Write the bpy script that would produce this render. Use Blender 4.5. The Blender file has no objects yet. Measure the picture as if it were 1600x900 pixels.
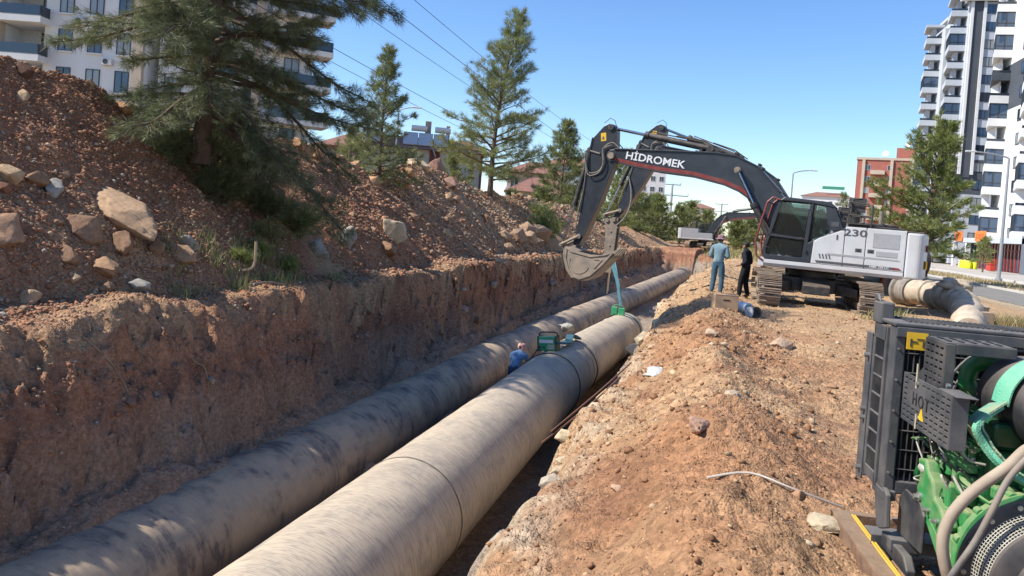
import bpy, bmesh, math, random
import numpy as np
from mathutils import Vector, Matrix
random.seed(7); RG = np.random.default_rng(7)
SC = bpy.context.scene
COL = SC.collection
R = math.radians
# ---------------------------------------------------------------- camera
cam = bpy.data.cameras.new('camera'); camo = bpy.data.objects.new('camera', cam); COL.objects.link(camo)
yaw, pit, rol = R(14.6), R(-0.95), R(4.4)
fw = Vector((-math.sin(yaw)*math.cos(pit), math.cos(yaw)*math.cos(pit), math.sin(pit)))
rt = Vector((math.cos(yaw), math.sin(yaw), 0)); up = rt.cross(fw)
rt2 = rt*math.cos(rol) + up*math.sin(rol); up2 = up*math.cos(rol) - rt*math.sin(rol)
camo.matrix_world = Matrix(((rt2.x, up2.x, -fw.x, 0), (rt2.y, up2.y, -fw.y, 0), (rt2.z, up2.z, -fw.z, 1.85), (0, 0, 0, 1)))
cam.sensor_width = 36; cam.lens = 27.0; cam.shift_y = -87/1600; cam.clip_start = .1; cam.clip_end = 6000
SC.camera = camo
# ---------------------------------------------------------------- sky, sun, exposure
SUN = Vector((-1, -.45, 1.14)).normalized()
w = bpy.data.worlds.new('World'); SC.world = w; w.use_nodes = True
nt = w.node_tree; sky = nt.nodes.new('ShaderNodeTexSky'); sky.sky_type = 'NISHITA'; sky.sun_disc = False
sky.sun_elevation = math.asin(SUN.z); sky.sun_rotation = math.atan2(SUN.x, SUN.y)
sky.air_density = 1.0; sky.dust_density = .7; sky.ozone_density = 3.0; sky.altitude = 600
hs_ = nt.nodes.new('ShaderNodeHueSaturation'); hs_.inputs['Saturation'].default_value = 1.18; hs_.inputs['Hue'].default_value = .505
bg = nt.nodes['Background']; nt.links.new(sky.outputs[0], hs_.inputs['Color']); nt.links.new(hs_.outputs[0], bg.inputs[0]); bg.inputs[1].default_value = .15
sl = bpy.data.lights.new('sun', 'SUN'); sl.energy = 5.0; sl.angle = R(.53); sl.color = (1, .95, .87)
so = bpy.data.objects.new('sun', sl); COL.objects.link(so); so.rotation_euler = SUN.to_track_quat('Z', 'Y').to_euler(); so.location = (-20, -10, 30)
vs = SC.view_settings; vs.view_transform = 'Standard'; vs.look = 'None'; vs.exposure = 0.55; vs.gamma = 1
# ---------------------------------------------------------------- helpers
def tag(o, label=None, cat=None, group=None, kind=None):
    if label: o['label'] = label
    if cat: o['category'] = cat
    if group: o['group'] = group
    if kind: o['kind'] = kind
    return o
def empty(name, loc=(0, 0, 0), rz=0, label=None, cat=None, group=None, rot=None, scale=1):
    o = bpy.data.objects.new(name, None); COL.objects.link(o); o.location = loc
    o.rotation_euler = rot if rot else (0, 0, rz); o.scale = (scale,)*3; o.empty_display_size = .1
    return tag(o, label, cat, group)
def copy_tree(o, parent=None):
    c = o.copy(); COL.objects.link(c); c.parent = parent
    for ch in list(o.children): copy_tree(ch, c)
    return c
def link(name, me, mat, parent=None, smooth=False, bevel=0):
    if isinstance(mat, (list, tuple)):
        for m_ in mat: me.materials.append(m_)
    elif mat: me.materials.append(mat)
    o = bpy.data.objects.new(name, me); COL.objects.link(o)
    if parent: o.parent = parent
    if smooth: me.polygons.foreach_set('use_smooth', [True]*len(me.polygons))
    if bevel:
        b = o.modifiers.new('b', 'BEVEL'); b.width = bevel; b.segments = 2; b.limit_method = 'ANGLE'; b.angle_limit = R(35)
    return o
def np_mesh(name, V, Fc, col=None):
    """V (n,3), Fc (m,3|4) int arrays"""
    me = bpy.data.meshes.new(name); V = np.ascontiguousarray(V, dtype=np.float32); Fc = np.ascontiguousarray(Fc, dtype=np.int32); k = Fc.shape[1]
    me.vertices.add(len(V)); me.vertices.foreach_set('co', V.ravel())
    me.loops.add(Fc.size); me.loops.foreach_set('vertex_index', Fc.ravel())
    me.polygons.add(len(Fc)); me.polygons.foreach_set('loop_start', np.arange(0, Fc.size, k, dtype=np.int32))
    me.update(calc_edges=True)
    if col is not None:
        a = me.color_attributes.new('Col', 'FLOAT_COLOR', 'POINT')
        c4 = np.ones((len(V), 4), dtype=np.float32); c4[:, :3] = col; a.data.foreach_set('color', c4.ravel())
    return me
def perp(d):
    d = Vector(d).normalized(); a = Vector((0, 0, 1)) if abs(d.z) < .9 else Vector((1, 0, 0))
    u = d.cross(a).normalized(); return u, d.cross(u).normalized()
class MB:
    def __init__(s, M=None): s.v = []; s.f = []; s.M = M or Matrix.Identity(4)
    def add(s, vs, fs):
        n = len(s.v); s.v += [tuple(s.M @ Vector(p)) for p in vs]; s.f += [tuple(i+n for i in q) for q in fs]; return s
    def box(s, c, size, rz=0, M=None):
        x, y, z = [q/2 for q in size]; cr, sr = math.cos(rz), math.sin(rz)
        P = [(-x, -y, -z), (x, -y, -z), (x, y, -z), (-x, y, -z), (-x, -y, z), (x, -y, z), (x, y, z), (-x, y, z)]
        if M: P = [M @ Vector(p) for p in P]
        P = [(p[0]*cr-p[1]*sr+c[0], p[0]*sr+p[1]*cr+c[1], p[2]+c[2]) for p in P]
        return s.add(P, [(0, 3, 2, 1), (4, 5, 6, 7), (0, 1, 5, 4), (1, 2, 6, 5), (2, 3, 7, 6), (3, 0, 4, 7)])
    def bx(s, x0, x1, y0, y1, z0, z1): return s.box(((x0+x1)/2, (y0+y1)/2, (z0+z1)/2), (abs(x1-x0), abs(y1-y0), abs(z1-z0)))
    def tube(s, pts, r, n=8, cap=True):
        pts = [Vector(p) for p in pts]; m = len(pts)
        rs = r if isinstance(r, (list, tuple)) else [r]*m
        d = (pts[1]-pts[0]).normalized(); u, v = perp(d); vs = []; fs = []
        for i, p in enumerate(pts):
            t = (pts[min(i+1, m-1)]-pts[max(i-1, 0)])
            t = t.normalized() if t.length > 1e-9 else d
            u = (u - t*u.dot(t)).normalized(); v = t.cross(u)
            for k in range(n):
                a = 2*math.pi*k/n; vs.append(p+(u*math.cos(a)+v*math.sin(a))*rs[i])
        for i in range(m-1):
            for k in range(n):
                a = i*n+k; b = i*n+(k+1) % n; fs.append((a, b, b+n, a+n))
        if cap: fs.append(tuple(range(n-1, -1, -1))); fs.append(tuple(range((m-1)*n, m*n)))
        return s.add(vs, fs)
    def cyl(s, p0, p1, r, r1=None, n=16): return s.tube([p0, p1], [r, r if r1 is None else r1], n)
    def prism(s, poly, a, b, ax='y'):
        """poly of 2d points, extruded from a to b along ax; ax y: (x,z); z: (x,y); x: (y,z)"""
        f = {'y': lambda p, t: (p[0], t, p[1]), 'z': lambda p, t: (p[0], p[1], t), 'x': lambda p, t: (t, p[0], p[1])}[ax]
        n = len(poly); vs = [f(p, a) for p in poly]+[f(p, b) for p in poly]
        return s.add(vs, [tuple(range(n)), tuple(range(2*n-1, n-1, -1))]+[(i, (i+1) % n, n+(i+1) % n, n+i)[::-1] for i in range(n)])
    def lathe(s, prof, c=(0, 0, 0), axis=(0, 0, 1), n=24):
        """prof (r, t) along axis from c"""
        ax = Vector(axis).normalized(); u, v = perp(ax); c = Vector(c); vs = []; fs = []
        for r, t in prof:
            for k in range(n):
                a = 2*math.pi*k/n; vs.append(c+ax*t+(u*math.cos(a)+v*math.sin(a))*r)
        for i in range(len(prof)-1):
            for k in range(n):
                a = i*n+k; b = i*n+(k+1) % n; fs.append((a, b, b+n, a+n))
        fs.append(tuple(range(n-1, -1, -1))); fs.append(tuple(range((len(prof)-1)*n, len(prof)*n)))
        return s.add(vs, fs)
    def build(s, name, mat, parent=None, smooth=False, bevel=0):
        me = bpy.data.meshes.new(name); me.from_pydata([tuple(p) for p in s.v], [], s.f)
        bm = bmesh.new(); bm.from_mesh(me); bmesh.ops.recalc_face_normals(bm, faces=bm.faces); bm.to_mesh(me); bm.free()
        o = link(name, me, mat, parent, False, bevel)
        if smooth:
            me.polygons.foreach_set('use_smooth', [True]*len(me.polygons))
            try: me.set_sharp_from_angle(angle=R(40))
            except Exception: pass
        return o
# ---------------------------------------------------------------- materials
_mats = {}
def mat(name, c1, c2=None, rough=.6, scale=6, metal=0, bump=0, bscale=25, dust=0, dustc=(.36, .25, .17), contrast=(.35, .65), spec=.5, stretch=None, vcol=False, spots=0, alpha=None, emit=None, detail=6):
    if name in _mats: return _mats[name]
    m = bpy.data.materials.new(name); m.use_nodes = True; nt = m.node_tree; N = nt.nodes; L = nt.links; b = N['Principled BSDF']
    b.inputs['Roughness'].default_value = rough; b.inputs['Metallic'].default_value = metal; b.inputs['Specular IOR Level'].default_value = spec
    tc = N.new('ShaderNodeTexCoord'); src = tc.outputs['Object']
    if stretch:
        mp = N.new('ShaderNodeMapping'); mp.inputs['Scale'].default_value = stretch; L.new(src, mp.inputs[0]); src = mp.outputs[0]
    n1 = N.new('ShaderNodeTexNoise'); n1.inputs['Scale'].default_value = scale; n1.inputs['Detail'].default_value = detail; n1.inputs['Roughness'].default_value = .62; L.new(src, n1.inputs[0])
    mr = N.new('ShaderNodeMapRange'); mr.inputs[1].default_value = contrast[0]; mr.inputs[2].default_value = contrast[1]; L.new(n1.outputs[0], mr.inputs[0])
    mx = N.new('ShaderNodeMix'); mx.data_type = 'RGBA'; L.new(mr.outputs[0], mx.inputs[0])
    mx.inputs[6].default_value = (*c1, 1); mx.inputs[7].default_value = (*(c2 or [q*.8 for q in c1]), 1); out = mx.outputs[2]
    if vcol:
        at = N.new('ShaderNodeVertexColor'); at.layer_name = 'Col'
        mm = N.new('ShaderNodeMix'); mm.data_type = 'RGBA'; mm.blend_type = 'MULTIPLY'; mm.inputs[0].default_value = 1
        L.new(at.outputs[0], mm.inputs[6]); L.new(out, mm.inputs[7]); out = mm.outputs[2]
    if dust:
        g = N.new('ShaderNodeNewGeometry'); sx = N.new('ShaderNodeSeparateXYZ'); L.new(g.outputs['Normal'], sx.inputs[0])
        n2 = N.new('ShaderNodeTexNoise'); n2.inputs['Scale'].default_value = scale*.7; n2.inputs['Detail'].default_value = 8; L.new(tc.outputs['Object'], n2.inputs[0])
        a1 = N.new('ShaderNodeMath'); a1.operation = 'MULTIPLY_ADD'; L.new(sx.outputs[2], a1.inputs[0]); a1.inputs[1].default_value = .35; L.new(n2.outputs[0], a1.inputs[2])
        r2 = N.new('ShaderNodeMapRange'); L.new(a1.outputs[0], r2.inputs[0]); r2.inputs[1].default_value = .42; r2.inputs[2].default_value = .95; r2.inputs[4].default_value = dust
        m2 = N.new('ShaderNodeMix'); m2.data_type = 'RGBA'; L.new(r2.outputs[0], m2.inputs[0]); L.new(out, m2.inputs[6]); m2.inputs[7].default_value = (*dustc, 1); out = m2.outputs[2]
        r3 = N.new('ShaderNodeMapRange'); L.new(r2.outputs[0], r3.inputs[0]); r3.inputs[3].default_value = rough; r3.inputs[4].default_value = .9; L.new(r3.outputs[0], b.inputs['Roughness'])
    L.new(out, b.inputs['Base Color'])
    if bump:
        n3 = N.new('ShaderNodeTexNoise'); n3.inputs['Scale'].default_value = bscale; n3.inputs['Detail'].default_value = 8; L.new(src, n3.inputs[0])
        bp = N.new('ShaderNodeBump'); bp.inputs['Strength'].default_value = bump; bp.inputs['Distance'].default_value = .02; L.new(n3.outputs[0], bp.inputs['Height']); L.new(bp.outputs[0], b.inputs['Normal'])
    if emit: b.inputs['Emission Color'].default_value = (*emit, 1); b.inputs['Emission Strength'].default_value = 1
    _mats[name] = m; return m
def glass(name, c, rough=.05):
    if name in _mats: return _mats[name]
    m = bpy.data.materials.new(name); m.use_nodes = True; b = m.node_tree.nodes['Principled BSDF']
    b.inputs['Base Color'].default_value = (*c, 1); b.inputs['Roughness'].default_value = rough; b.inputs['Specular IOR Level'].default_value = .8
    _mats[name] = m; return m
# ---------------------------------------------------------------- noise
def _h(ix, iy, s):
    n = (ix.astype(np.int64)*374761393 + iy.astype(np.int64)*668265263 + s*982451653) & 0x7fffffff
    n = ((n ^ (n >> 13))*1274126177) & 0x7fffffff; n = (n ^ (n >> 16)) & 0xffff
    return n/65535.0
def vn(x, y, s=0):
    x = np.asarray(x, float); y = np.asarray(y, float); ix = np.floor(x); iy = np.floor(y); fx = x-ix; fy = y-iy
    fx = fx*fx*fx*(fx*(fx*6-15)+10); fy = fy*fy*fy*(fy*(fy*6-15)+10); ix = ix.astype(np.int64); iy = iy.astype(np.int64)
    a = _h(ix, iy, s); b = _h(ix+1, iy, s); c = _h(ix, iy+1, s); d = _h(ix+1, iy+1, s)
    return (a*(1-fx)+b*fx)*(1-fy)+(c*(1-fx)+d*fx)*fy
def fbm(x, y, o=4, s=0, g=.5):
    t = 0; a = 1; n = 0
    for k in range(o):
        t = t+a*(vn(x*2**k+17.3*k, y*2**k-9.1*k, s+k)-.5); n += a; a *= g
    return t/n*2
def ss(a, b, x): t = np.clip((x-a)/(b-a), 0, 1); return t*t*(3-2*t)
def lerp(a, b, t): return a+(b-a)*t
# ================================================================ GROUND
RY = np.array([-5, 5, 11.4, 12.8, 15.3, 19, 22.6, 25.5, 28, 30, 32, 35, 38, 42, 47, 53, 62, 76, 98, 115, 130.])
RZ = np.array([3.9, 4.0, 3.9, 3.9, 3.55, 3.4, 3.5, 3.45, 2.8, 3.4, 3.75, 3.6, 3.45, 3.25, 3.0, 3.2, 2.9, 2.2, 1.3, .5, .3])
def bend(y): q = (np.asarray(y, float)-34)/3; return .067*3*np.logaddexp(0, q)
def pz1(y): return -2.30-.016*np.maximum(0, np.asarray(y, float)-21.7)
def pz2(y): return -3.06+.0135*np.maximum(0, np.asarray(y, float)-20)
def terrain(x, y, fine=True):
    x = np.asarray(x, float); y = np.asarray(y, float)
    X = x-bend(np.minimum(y, 100))
    # left wall / right wall wobble
    wl = .62*fbm(y*.45, x*.0+3, 3, 5)+.30*fbm(y*1.5, x*1.4, 4, 6, .6)+.16*np.abs(fbm(y*3.1, y*0+2, 3, 4)); wr = .3*fbm(y*.6, x*0+9, 3, 8)+.16*fbm(y*2.6, x*1.2, 4, 9)
    F = pz2(np.minimum(y, 72))-.20-.22*ss(-5.3, -4.3, X)+.12*fbm(x*1.1, y*1.1, 4, 3)
    # ---- left side profile in X
    zr = np.interp(y, RY, RZ)
    base = .10+.12*fbm(x*.3, y*.3, 3, 2)+.22*fbm(y*.7, x*.2, 3, 14)*ss(-9.6, -8.6, X)
    toe = -9.3+.35*fbm(y*.35, y*0, 2, 11); rid = -13.2+.5*fbm(y*.2, y*0+4, 2, 12)
    t = np.clip((X-toe)/(rid-toe), 0, 4)
    prof = np.where(t < 1, np.power(np.clip(t, 0, 1), .96), 1-(t-1)*.85)
    heap = np.clip(zr*prof, -1, 9)
    hn = .20*fbm(x*.8, y*.6, 4, 21)+.34*np.abs(fbm(x*.22, y*.42, 2, 22))
    heap = np.where(heap > 0, heap+hn*ss(0, .6, heap), 0)
    far = ss(-40, -24, X); heap = heap*far*(1-ss(100, 125, y))
    zL = base+np.maximum(heap, 0)
    # ---- trench
    Xl = X+wl
    led = -1.15+.15*fbm(y*.7, x*0, 2, 31)
    near_ = 1-ss(10, 17, y); k1 = ss(-8.25-.45*near_, -7.78+.05*near_, Xl+.13*fbm(y*5, x*8, 3, 7)); k2 = ss(-7.85, -7.45, Xl+.10*fbm(y*4, x*7, 3, 17)); k3 = ss(-7.2, -6.2, X+.3*wl)
    wall = lerp(zL, led, k1); wall = lerp(wall, np.minimum(pz2(y)+.86+.30*fbm(x*1.2, y*.7, 3, 33), -1.6), k2); wall = lerp(wall, F, k3)
    Xr = X+wr
    zR = .04+.10*fbm(x*.5, y*.4, 3, 41)+.22*(1-ss(4, 9, y))*ss(-.6, 1.2, x)
    zR = zR-.34*(1-ss(-1.2, .25, Xr+.4*fbm(y*.35, y*0, 2, 44)))+(.10+.20*(1-ss(15, 20, y)))*np.exp(-((X-.12)/.55)**2)*(1+.5*fbm(y*.5, y*0, 3, 49))
    zR = np.where((X > -2) & (y < 60), zR+.10*fbm(x*1.8, y*1.8, 4, 42)*(1-ss(.8, 2.5, x)*.7), zR)
    j1 = ss(-1.8, -1.0, Xr); j2 = ss(-2.95, -1.75, Xr)
    bench = pz1(y)+.35+.3*fbm(y*.8, x*.8, 3, 43)
    z = lerp(F, np.minimum(bench, -1.0), j2); z = lerp(z, zR, j1)
    z = np.where(X < -4.6, wall, z)
    # soil heaped on the trench floor between and behind the pipes
    # trench end
    e = ss(76, 81, y+.8*fbm(x*.6, y*.1, 2, 51)); zz = np.where(X < -4.6, zL, zR)
    z = lerp(z, zz, e)
    # ruts / churned track under the excavators
    tr = np.exp(-((x-1.6)/.5)**2)+np.exp(-((x-4.2)/.5)**2)
    inz = ss(6, 10, y)*(1-ss(60, 90, y))*(X > -.4)
    z = z-.05*tr*inz*(1+.6*np.sin(y*14+2*fbm(x*2, y*2, 2, 61)))
    # sand mound behind the first excavator
    z = z+np.where(X > 0, 1.0*np.exp(-(((x-7.2)/2.0)**2+((y-33.0)/2.6)**2))+.45*np.exp(-(((x-3.6)/1.3)**2+((y-45)/3)**2)), 0)
    z = z+np.where(X > 0, .30*np.exp(-(((x-4.0)/2.0)**2+((y-21.2)/.8)**2)), 0)*0
    # flatten right, road corridor
    fl = ss(9, 13, x); z = lerp(z, -.02+.05*fbm(x*.3, y*.3, 3, 62), fl*(X > -4))
    z = np.where((x > 13.2), -.06, z)
    if fine:
        q = fbm(x*4.5, y*4.5, 4, 71, .6)
        rough = np.where(X < -8.2, .075, np.where(X < -4.2, .085, np.where(X < 1.0, .085, .05)))
        rough = np.where(x > 1.6, .022, rough)*(x < 12)
        z = z+q*rough
        wl_ = ((X > -8.3) & (X < -5.6)); z = z+wl_*(.16*fbm(x*1.6, y*1.1, 4, 75, .6)+.10*(np.abs(fbm(x*2.5+z*3, y*3.2, 3, 76))-.2))
        cl = np.clip(vn(x*9+3, y*9, 81)-.55, 0, 1)*.10*(X < -8.3)*ss(.3, 1, heap)*(1-ss(30, 60, y))
        z = z+cl
    return z
def grid(xs, ys): 
    X, Y = np.meshgrid(xs, ys); nx = len(xs); ny = len(ys)
    i = np.arange((ny-1)*(nx-1)); r = i//(nx-1); c = i % (nx-1); a = r*nx+c
    return X.ravel(), Y.ravel(), np.stack([a, a+1, a+nx+1, a+nx], 1)
def prog(segs):
    o = []
    for a, b, st in segs: o += list(np.arange(a, b, st))
    return np.array(o+[segs[-1][1]])
xs = prog([(-2500, -300, 400), (-300, -60, 40), (-60, -24, 3), (-24, -15.5, .4), (-15.5, -13.8, .12), (-13.8, -8.2, .055), (-8.2, -6.0, .03), (-6.0, -2.6, .08), (-2.6, .8, .032), (.8, 3.2, .05), (3.2, 9, .11), (9, 14, .5), (14, 40, 4), (40, 300, 40), (300, 3000, 400)])
ys = [-40., -10, -3, 0, 1.5]; yy = 2.4
while yy < 120: ys.append(yy); yy += max(.03, .0052*yy)
ys = np.array(ys+[125, 140, 170, 220, 300, 450, 700, 1200, 2500, 4500])
gx, gy, gf = grid(xs, ys); gz = terrain(gx, gy)
# colour zones (real soil colours)
def zone_col(x, y, z):
    X = x-bend(np.minimum(y, 100)); n = fbm(x*.5, y*.5, 4, 91); n2 = fbm(x*1.7, y*2.2, 4, 92); n3 = fbm(x*6, y*6, 3, 93)
    red = np.array([.35, .175, .10]); dark = np.array([.22, .105, .064]); tan = np.array([.42, .27, .155]); mud = np.array([.30, .205, .14]); lime = np.array([.50, .42, .30]); sand = np.array([.46, .315, .18]); grey = np.array([.30, .25, .20])
    c = np.ones((len(x), 3))*red
    def mix(c, k, t): return c*(1-t[:, None])+k*t[:, None]
    c = mix(c, dark, np.clip(.5+n2*1.6, 0, 1)*.7)
    c = mix(c, tan, np.clip((n-.12)*2.2, 0, 1)*.75)
    # heap gets tanner further off
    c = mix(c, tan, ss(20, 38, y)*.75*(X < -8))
    c = mix(c, tan, ss(-9.9, -8.9, X)*(1-ss(-7.9, -7.7, X))*np.clip(.55+n2, 0, 1)*.8)
    ridge = (X < -12.2)*ss(18, 22, y); c = mix(c, np.array([.40, .22, .11]), ridge*.7)
    wz = ((X > -8.1) & (X < -4.6)); cw = mix(np.ones((len(x), 3))*np.array([.185, .105, .068]), mud, ss(-1.0, -1.5, z)*.9+0*x) if False else None
    low = np.clip((-z-1.0)/.6, 0, 1)
    wall = np.ones((len(x), 3))*np.array([.33, .165, .095]); wall = mix(wall, dark, np.clip(.4+n2*1.5, 0, 1)*.6); bd = vn(z*3.2+.9*fbm(y*.25, x*.3, 3, 95), y*.05, 96); wall = mix(wall, np.array([.40, .21, .12]), np.clip((bd-.55)*4, 0, 1)*.6); wall = mix(wall, np.array([.15, .07, .045]), np.clip((.38-bd)*4, 0, 1)*.6); wall = mix(wall, mud, low*.85); wall = mix(wall, grey, np.clip(n*1.5, 0, 1)*low*.5)
    c = np.where(wz[:, None], wall, c)
    fz = ((X >= -4.6) & (X < -1.1) & (z < -.9)); fl = mix(np.ones((len(x), 3))*np.array([.30, .225, .16]), grey, np.clip(.5+n*1.5, 0, 1)*.8)
    c = np.where(fz[:, None], fl, c)
    rz = (X > -1.9) & (z > -1.05); rc = np.ones((len(x), 3))*np.array([.365, .19, .098]); rc = mix(rc, sand, np.clip(.42+n*1.4+.5*n2, 0, 1)*.7); rc = mix(rc, np.array([.25, .125, .07]), np.clip(.1+n2*1.4, 0, 1)*.8)
    rc = mix(rc, sand, ss(1.0, 2.0, x)*.22); rc = mix(rc, lime, (1-ss(-1.25, -.55, X+.35*n2))*np.clip(.55+n2*1.6+n3*.5, 0, 1)*.85)
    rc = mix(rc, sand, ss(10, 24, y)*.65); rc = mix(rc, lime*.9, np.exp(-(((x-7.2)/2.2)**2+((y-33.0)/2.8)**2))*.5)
    c = np.where(rz[:, None], rc, c)
    c = mix(c, np.array([.42, .33, .22]), ss(9.5, 12, x)*.9)
    c = mix(c, np.array([.20, .22, .10]), np.where(X < -18, 1, 0)*np.clip(.3+n, 0, 1)*1.0)
    return np.clip(c*(1+.22*n3[:, None]), .02, .8)
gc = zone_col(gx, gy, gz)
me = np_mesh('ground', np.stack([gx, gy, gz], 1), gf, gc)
def ground_mat(name, bump1=.9):
    m = bpy.data.materials.new(name); m.use_nodes = True; nt = m.node_tree; N = nt.nodes; L = nt.links; b = N['Principled BSDF']
    b.inputs['Roughness'].default_value = .95; b.inputs['Specular IOR Level'].default_value = .15
    tc = N.new('ShaderNodeTexCoord'); at = N.new('ShaderNodeVertexColor'); at.layer_name = 'Col'
    n1 = N.new('ShaderNodeTexNoise'); n1.inputs['Scale'].default_value = 14; n1.inputs['Detail'].default_value = 10; n1.inputs['Roughness'].default_value = .7; L.new(tc.outputs['Object'], n1.inputs[0])
    vo = N.new('ShaderNodeTexVoronoi'); vo.inputs['Scale'].default_value = 22; L.new(tc.outputs['Object'], vo.inputs[0])
    vo2 = N.new('ShaderNodeTexVoronoi'); vo2.inputs['Scale'].default_value = 60; L.new(tc.outputs['Object'], vo2.inputs[0])
    r = N.new('ShaderNodeMapRange'); r.inputs[1].default_value = .3; r.inputs[2].default_value = .7; r.inputs[3].default_value = .66; r.inputs[4].default_value = 1.34; L.new(n1.outputs[0], r.inputs[0])
    s2 = N.new('ShaderNodeSeparateColor'); L.new(vo.outputs['Color'], s2.inputs[0])
    r2 = N.new('ShaderNodeMapRange'); r2.inputs[3].default_value = .85; r2.inputs[4].default_value = 1.2; L.new(s2.outputs[0], r2.inputs[0])
    mu = N.new('ShaderNodeMath'); mu.operation = 'MULTIPLY'; L.new(r.outputs[0], mu.inputs[0]); L.new(r2.outputs[0], mu.inputs[1])
    vm = N.new('ShaderNodeVectorMath'); vm.operation = 'SCALE'; L.new(at.outputs[0], vm.inputs[0]); L.new(mu.outputs[0], vm.inputs['Scale']); L.new(vm.outputs[0], b.inputs['Base Color'])
    ad = N.new('ShaderNodeMath'); ad.operation = 'MULTIPLY_ADD'; L.new(vo.outputs['Distance'], ad.inputs[0]); ad.inputs[1].default_value = -.55; L.new(n1.outputs[0], ad.inputs[2])
    ad2 = N.new('ShaderNodeMath'); ad2.operation = 'MULTIPLY_ADD'; L.new(vo2.outputs['Distance'], ad2.inputs[0]); ad2.inputs[1].default_value = -.3; L.new(ad.outputs[0], ad2.inputs[2])
    bp = N.new('ShaderNodeBump'); bp.inputs['Strength'].default_value = bump1; bp.inputs['Distance'].default_value = .05; L.new(ad2.outputs[0], bp.inputs['Height']); L.new(bp.outputs[0], b.inputs['Normal'])
    return m
GM = ground_mat('soil')
go = link('ground', me, GM, smooth=True); tag(go, kind='structure')
def gh(x, y): return float(terrain(np.array([float(x)]), np.array([float(y)]))[0])
# ================================================================ ROCKS
def ico(sub):
    bm = bmesh.new(); bmesh.ops.create_icosphere(bm, subdivisions=sub, radius=1); v = np.array([p.co[:] for p in bm.verts]); f = np.array([[q.index for q in p.verts] for p in bm.faces]); bm.free(); return v, f
I1v, I1f = ico(1); I2v, I2f = ico(2); I3v, I3f = ico(3)
def rotm(n):
    q = RG.normal(size=(n, 4)); q /= np.linalg.norm(q, axis=1)[:, None]; a, b, c, d = q.T
    return np.stack([1-2*(c*c+d*d), 2*(b*c-a*d), 2*(b*d+a*c), 2*(b*c+a*d), 1-2*(b*b+d*d), 2*(c*d-a*b), 2*(b*d-a*c), 2*(c*d+a*b), 1-2*(b*b+c*c)], 1).reshape(n, 3, 3)
def angular(v, cuts, rng):
    v = v.copy()
    for k in range(cuts):
        n = rng.normal(size=3); n /= np.linalg.norm(n); d = rng.uniform(.5, .82); s = v@n; v -= np.outer(np.clip(s-d, 0, None), n)
    return v
def clods(name, P, S, C, variants=14, parent=None, label=None, kind='stuff'):
    n = len(P); base = [angular(I1v, 9, RG)*RG.uniform(.7, 1.1, 3)*(1+.12*RG.normal(size=(len(I1v), 1))) for _ in range(variants)]
    base = np.array(base)[RG.integers(0, variants, n)]; Rm = rotm(n)
    V = np.einsum('nij,nkj->nki', Rm, base)*S[:, None, None]*np.array([1, 1, .8])+P[:, None, :]
    Fc = (I1f[None]+(np.arange(n)*len(I1v))[:, None, None]).reshape(-1, 3)
    Cc = np.repeat(C, len(I1v), axis=0); me = np_mesh(name, V.reshape(-1, 3), Fc, Cc)
    o = link(name, me, ROCKM, parent); tag(o, kind=kind, label=label); return o
ROCKM = mat('rock', (1, 1, 1), (.72, .70, .68), rough=.95, scale=14, vcol=True, bump=.5, bscale=40, spec=.2)
# small clods strewn over heap
def scatter(n, x0, x1, y0, y1, smin, smax, pw=2.6, lo=3.5):
    u = RG.random(n); y = y0*(y1/y0)**u; x = RG.uniform(x0, x1, n)+bend(y); s = smin*(1-RG.random(n)*(1-(smin/smax)**pw))**(-1/pw)
    return x, y, s
def pal(n, cols, w):
    c = np.array(cols)[RG.choice(len(cols), n, p=w)]; return c*RG.uniform(.75, 1.25, (n, 1))
RC = [(.32, .155, .09), (.40, .22, .135), (.36, .25, .16), (.46, .35, .24), (.40, .36, .30)]
x, y, s = scatter(52000, -14.4, -8.9, 6, 75, .015, .095, 2.3); s = s*np.clip(y/14, .75, 2.6)*1.0; k = fbm(x*.45, y*.45, 3, 101) > -.30; x, y, s = x[k], y[k], np.minimum(s[k], .15)
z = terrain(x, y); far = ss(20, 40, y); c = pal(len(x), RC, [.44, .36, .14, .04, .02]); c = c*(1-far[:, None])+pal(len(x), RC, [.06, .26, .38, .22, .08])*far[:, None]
xn, yn, sn = scatter(42000, -13.6, -8.8, 6.5, 24, .014, .075, 2.1); kk = fbm(xn*.45, yn*.45, 3, 101) > -.42; x = np.r_[x, xn[kk]]; y = np.r_[y, yn[kk]]; s = np.r_[s, sn[kk]]; z = np.r_[z, terrain(xn[kk], yn[kk])]; c = np.r_[c, pal(int(kk.sum()), RC, [.40, .36, .17, .05, .02])]
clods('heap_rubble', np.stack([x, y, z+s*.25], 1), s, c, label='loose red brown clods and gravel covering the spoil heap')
x, y, s = scatter(16000, -9.4, -7.6, 6, 80, .012, .07, 2.4); s *= np.clip(y/14, .8, 2.5); z = terrain(x, y)
x2, y2, s2 = scatter(15000, -8.3, -5.0, 5, 70, .010, .06, 2.2); s2 *= np.clip(y2/14, .8, 2.2); x = np.r_[x, x2]; y = np.r_[y, y2]; s = np.r_[s, s2]; z = terrain(x, y)
clods('bank_rubble', np.stack([x, y, z+s*.2], 1), s, pal(len(x), RC, [.3, .34, .22, .1, .04]), label='crumbled soil and pebbles on the left trench bank')
x, y, s = scatter(24000, -1.5, 4.5, 2.6, 60, .007, .055, 2.2); s = np.minimum(s*np.clip(y/6, .8, 2.0), .065); k = RG.random(len(x)) < np.where(x < 1.2, 1, .35); x, y, s = x[k], y[k], s[k]
x2, y2, s2 = scatter(1800, -2.4, -1.3, 4, 40, .012, .08, 2.2); x = np.r_[x, x2]; y = np.r_[y, y2]; s = np.r_[s, s2]; z = terrain(x, y)
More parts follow.
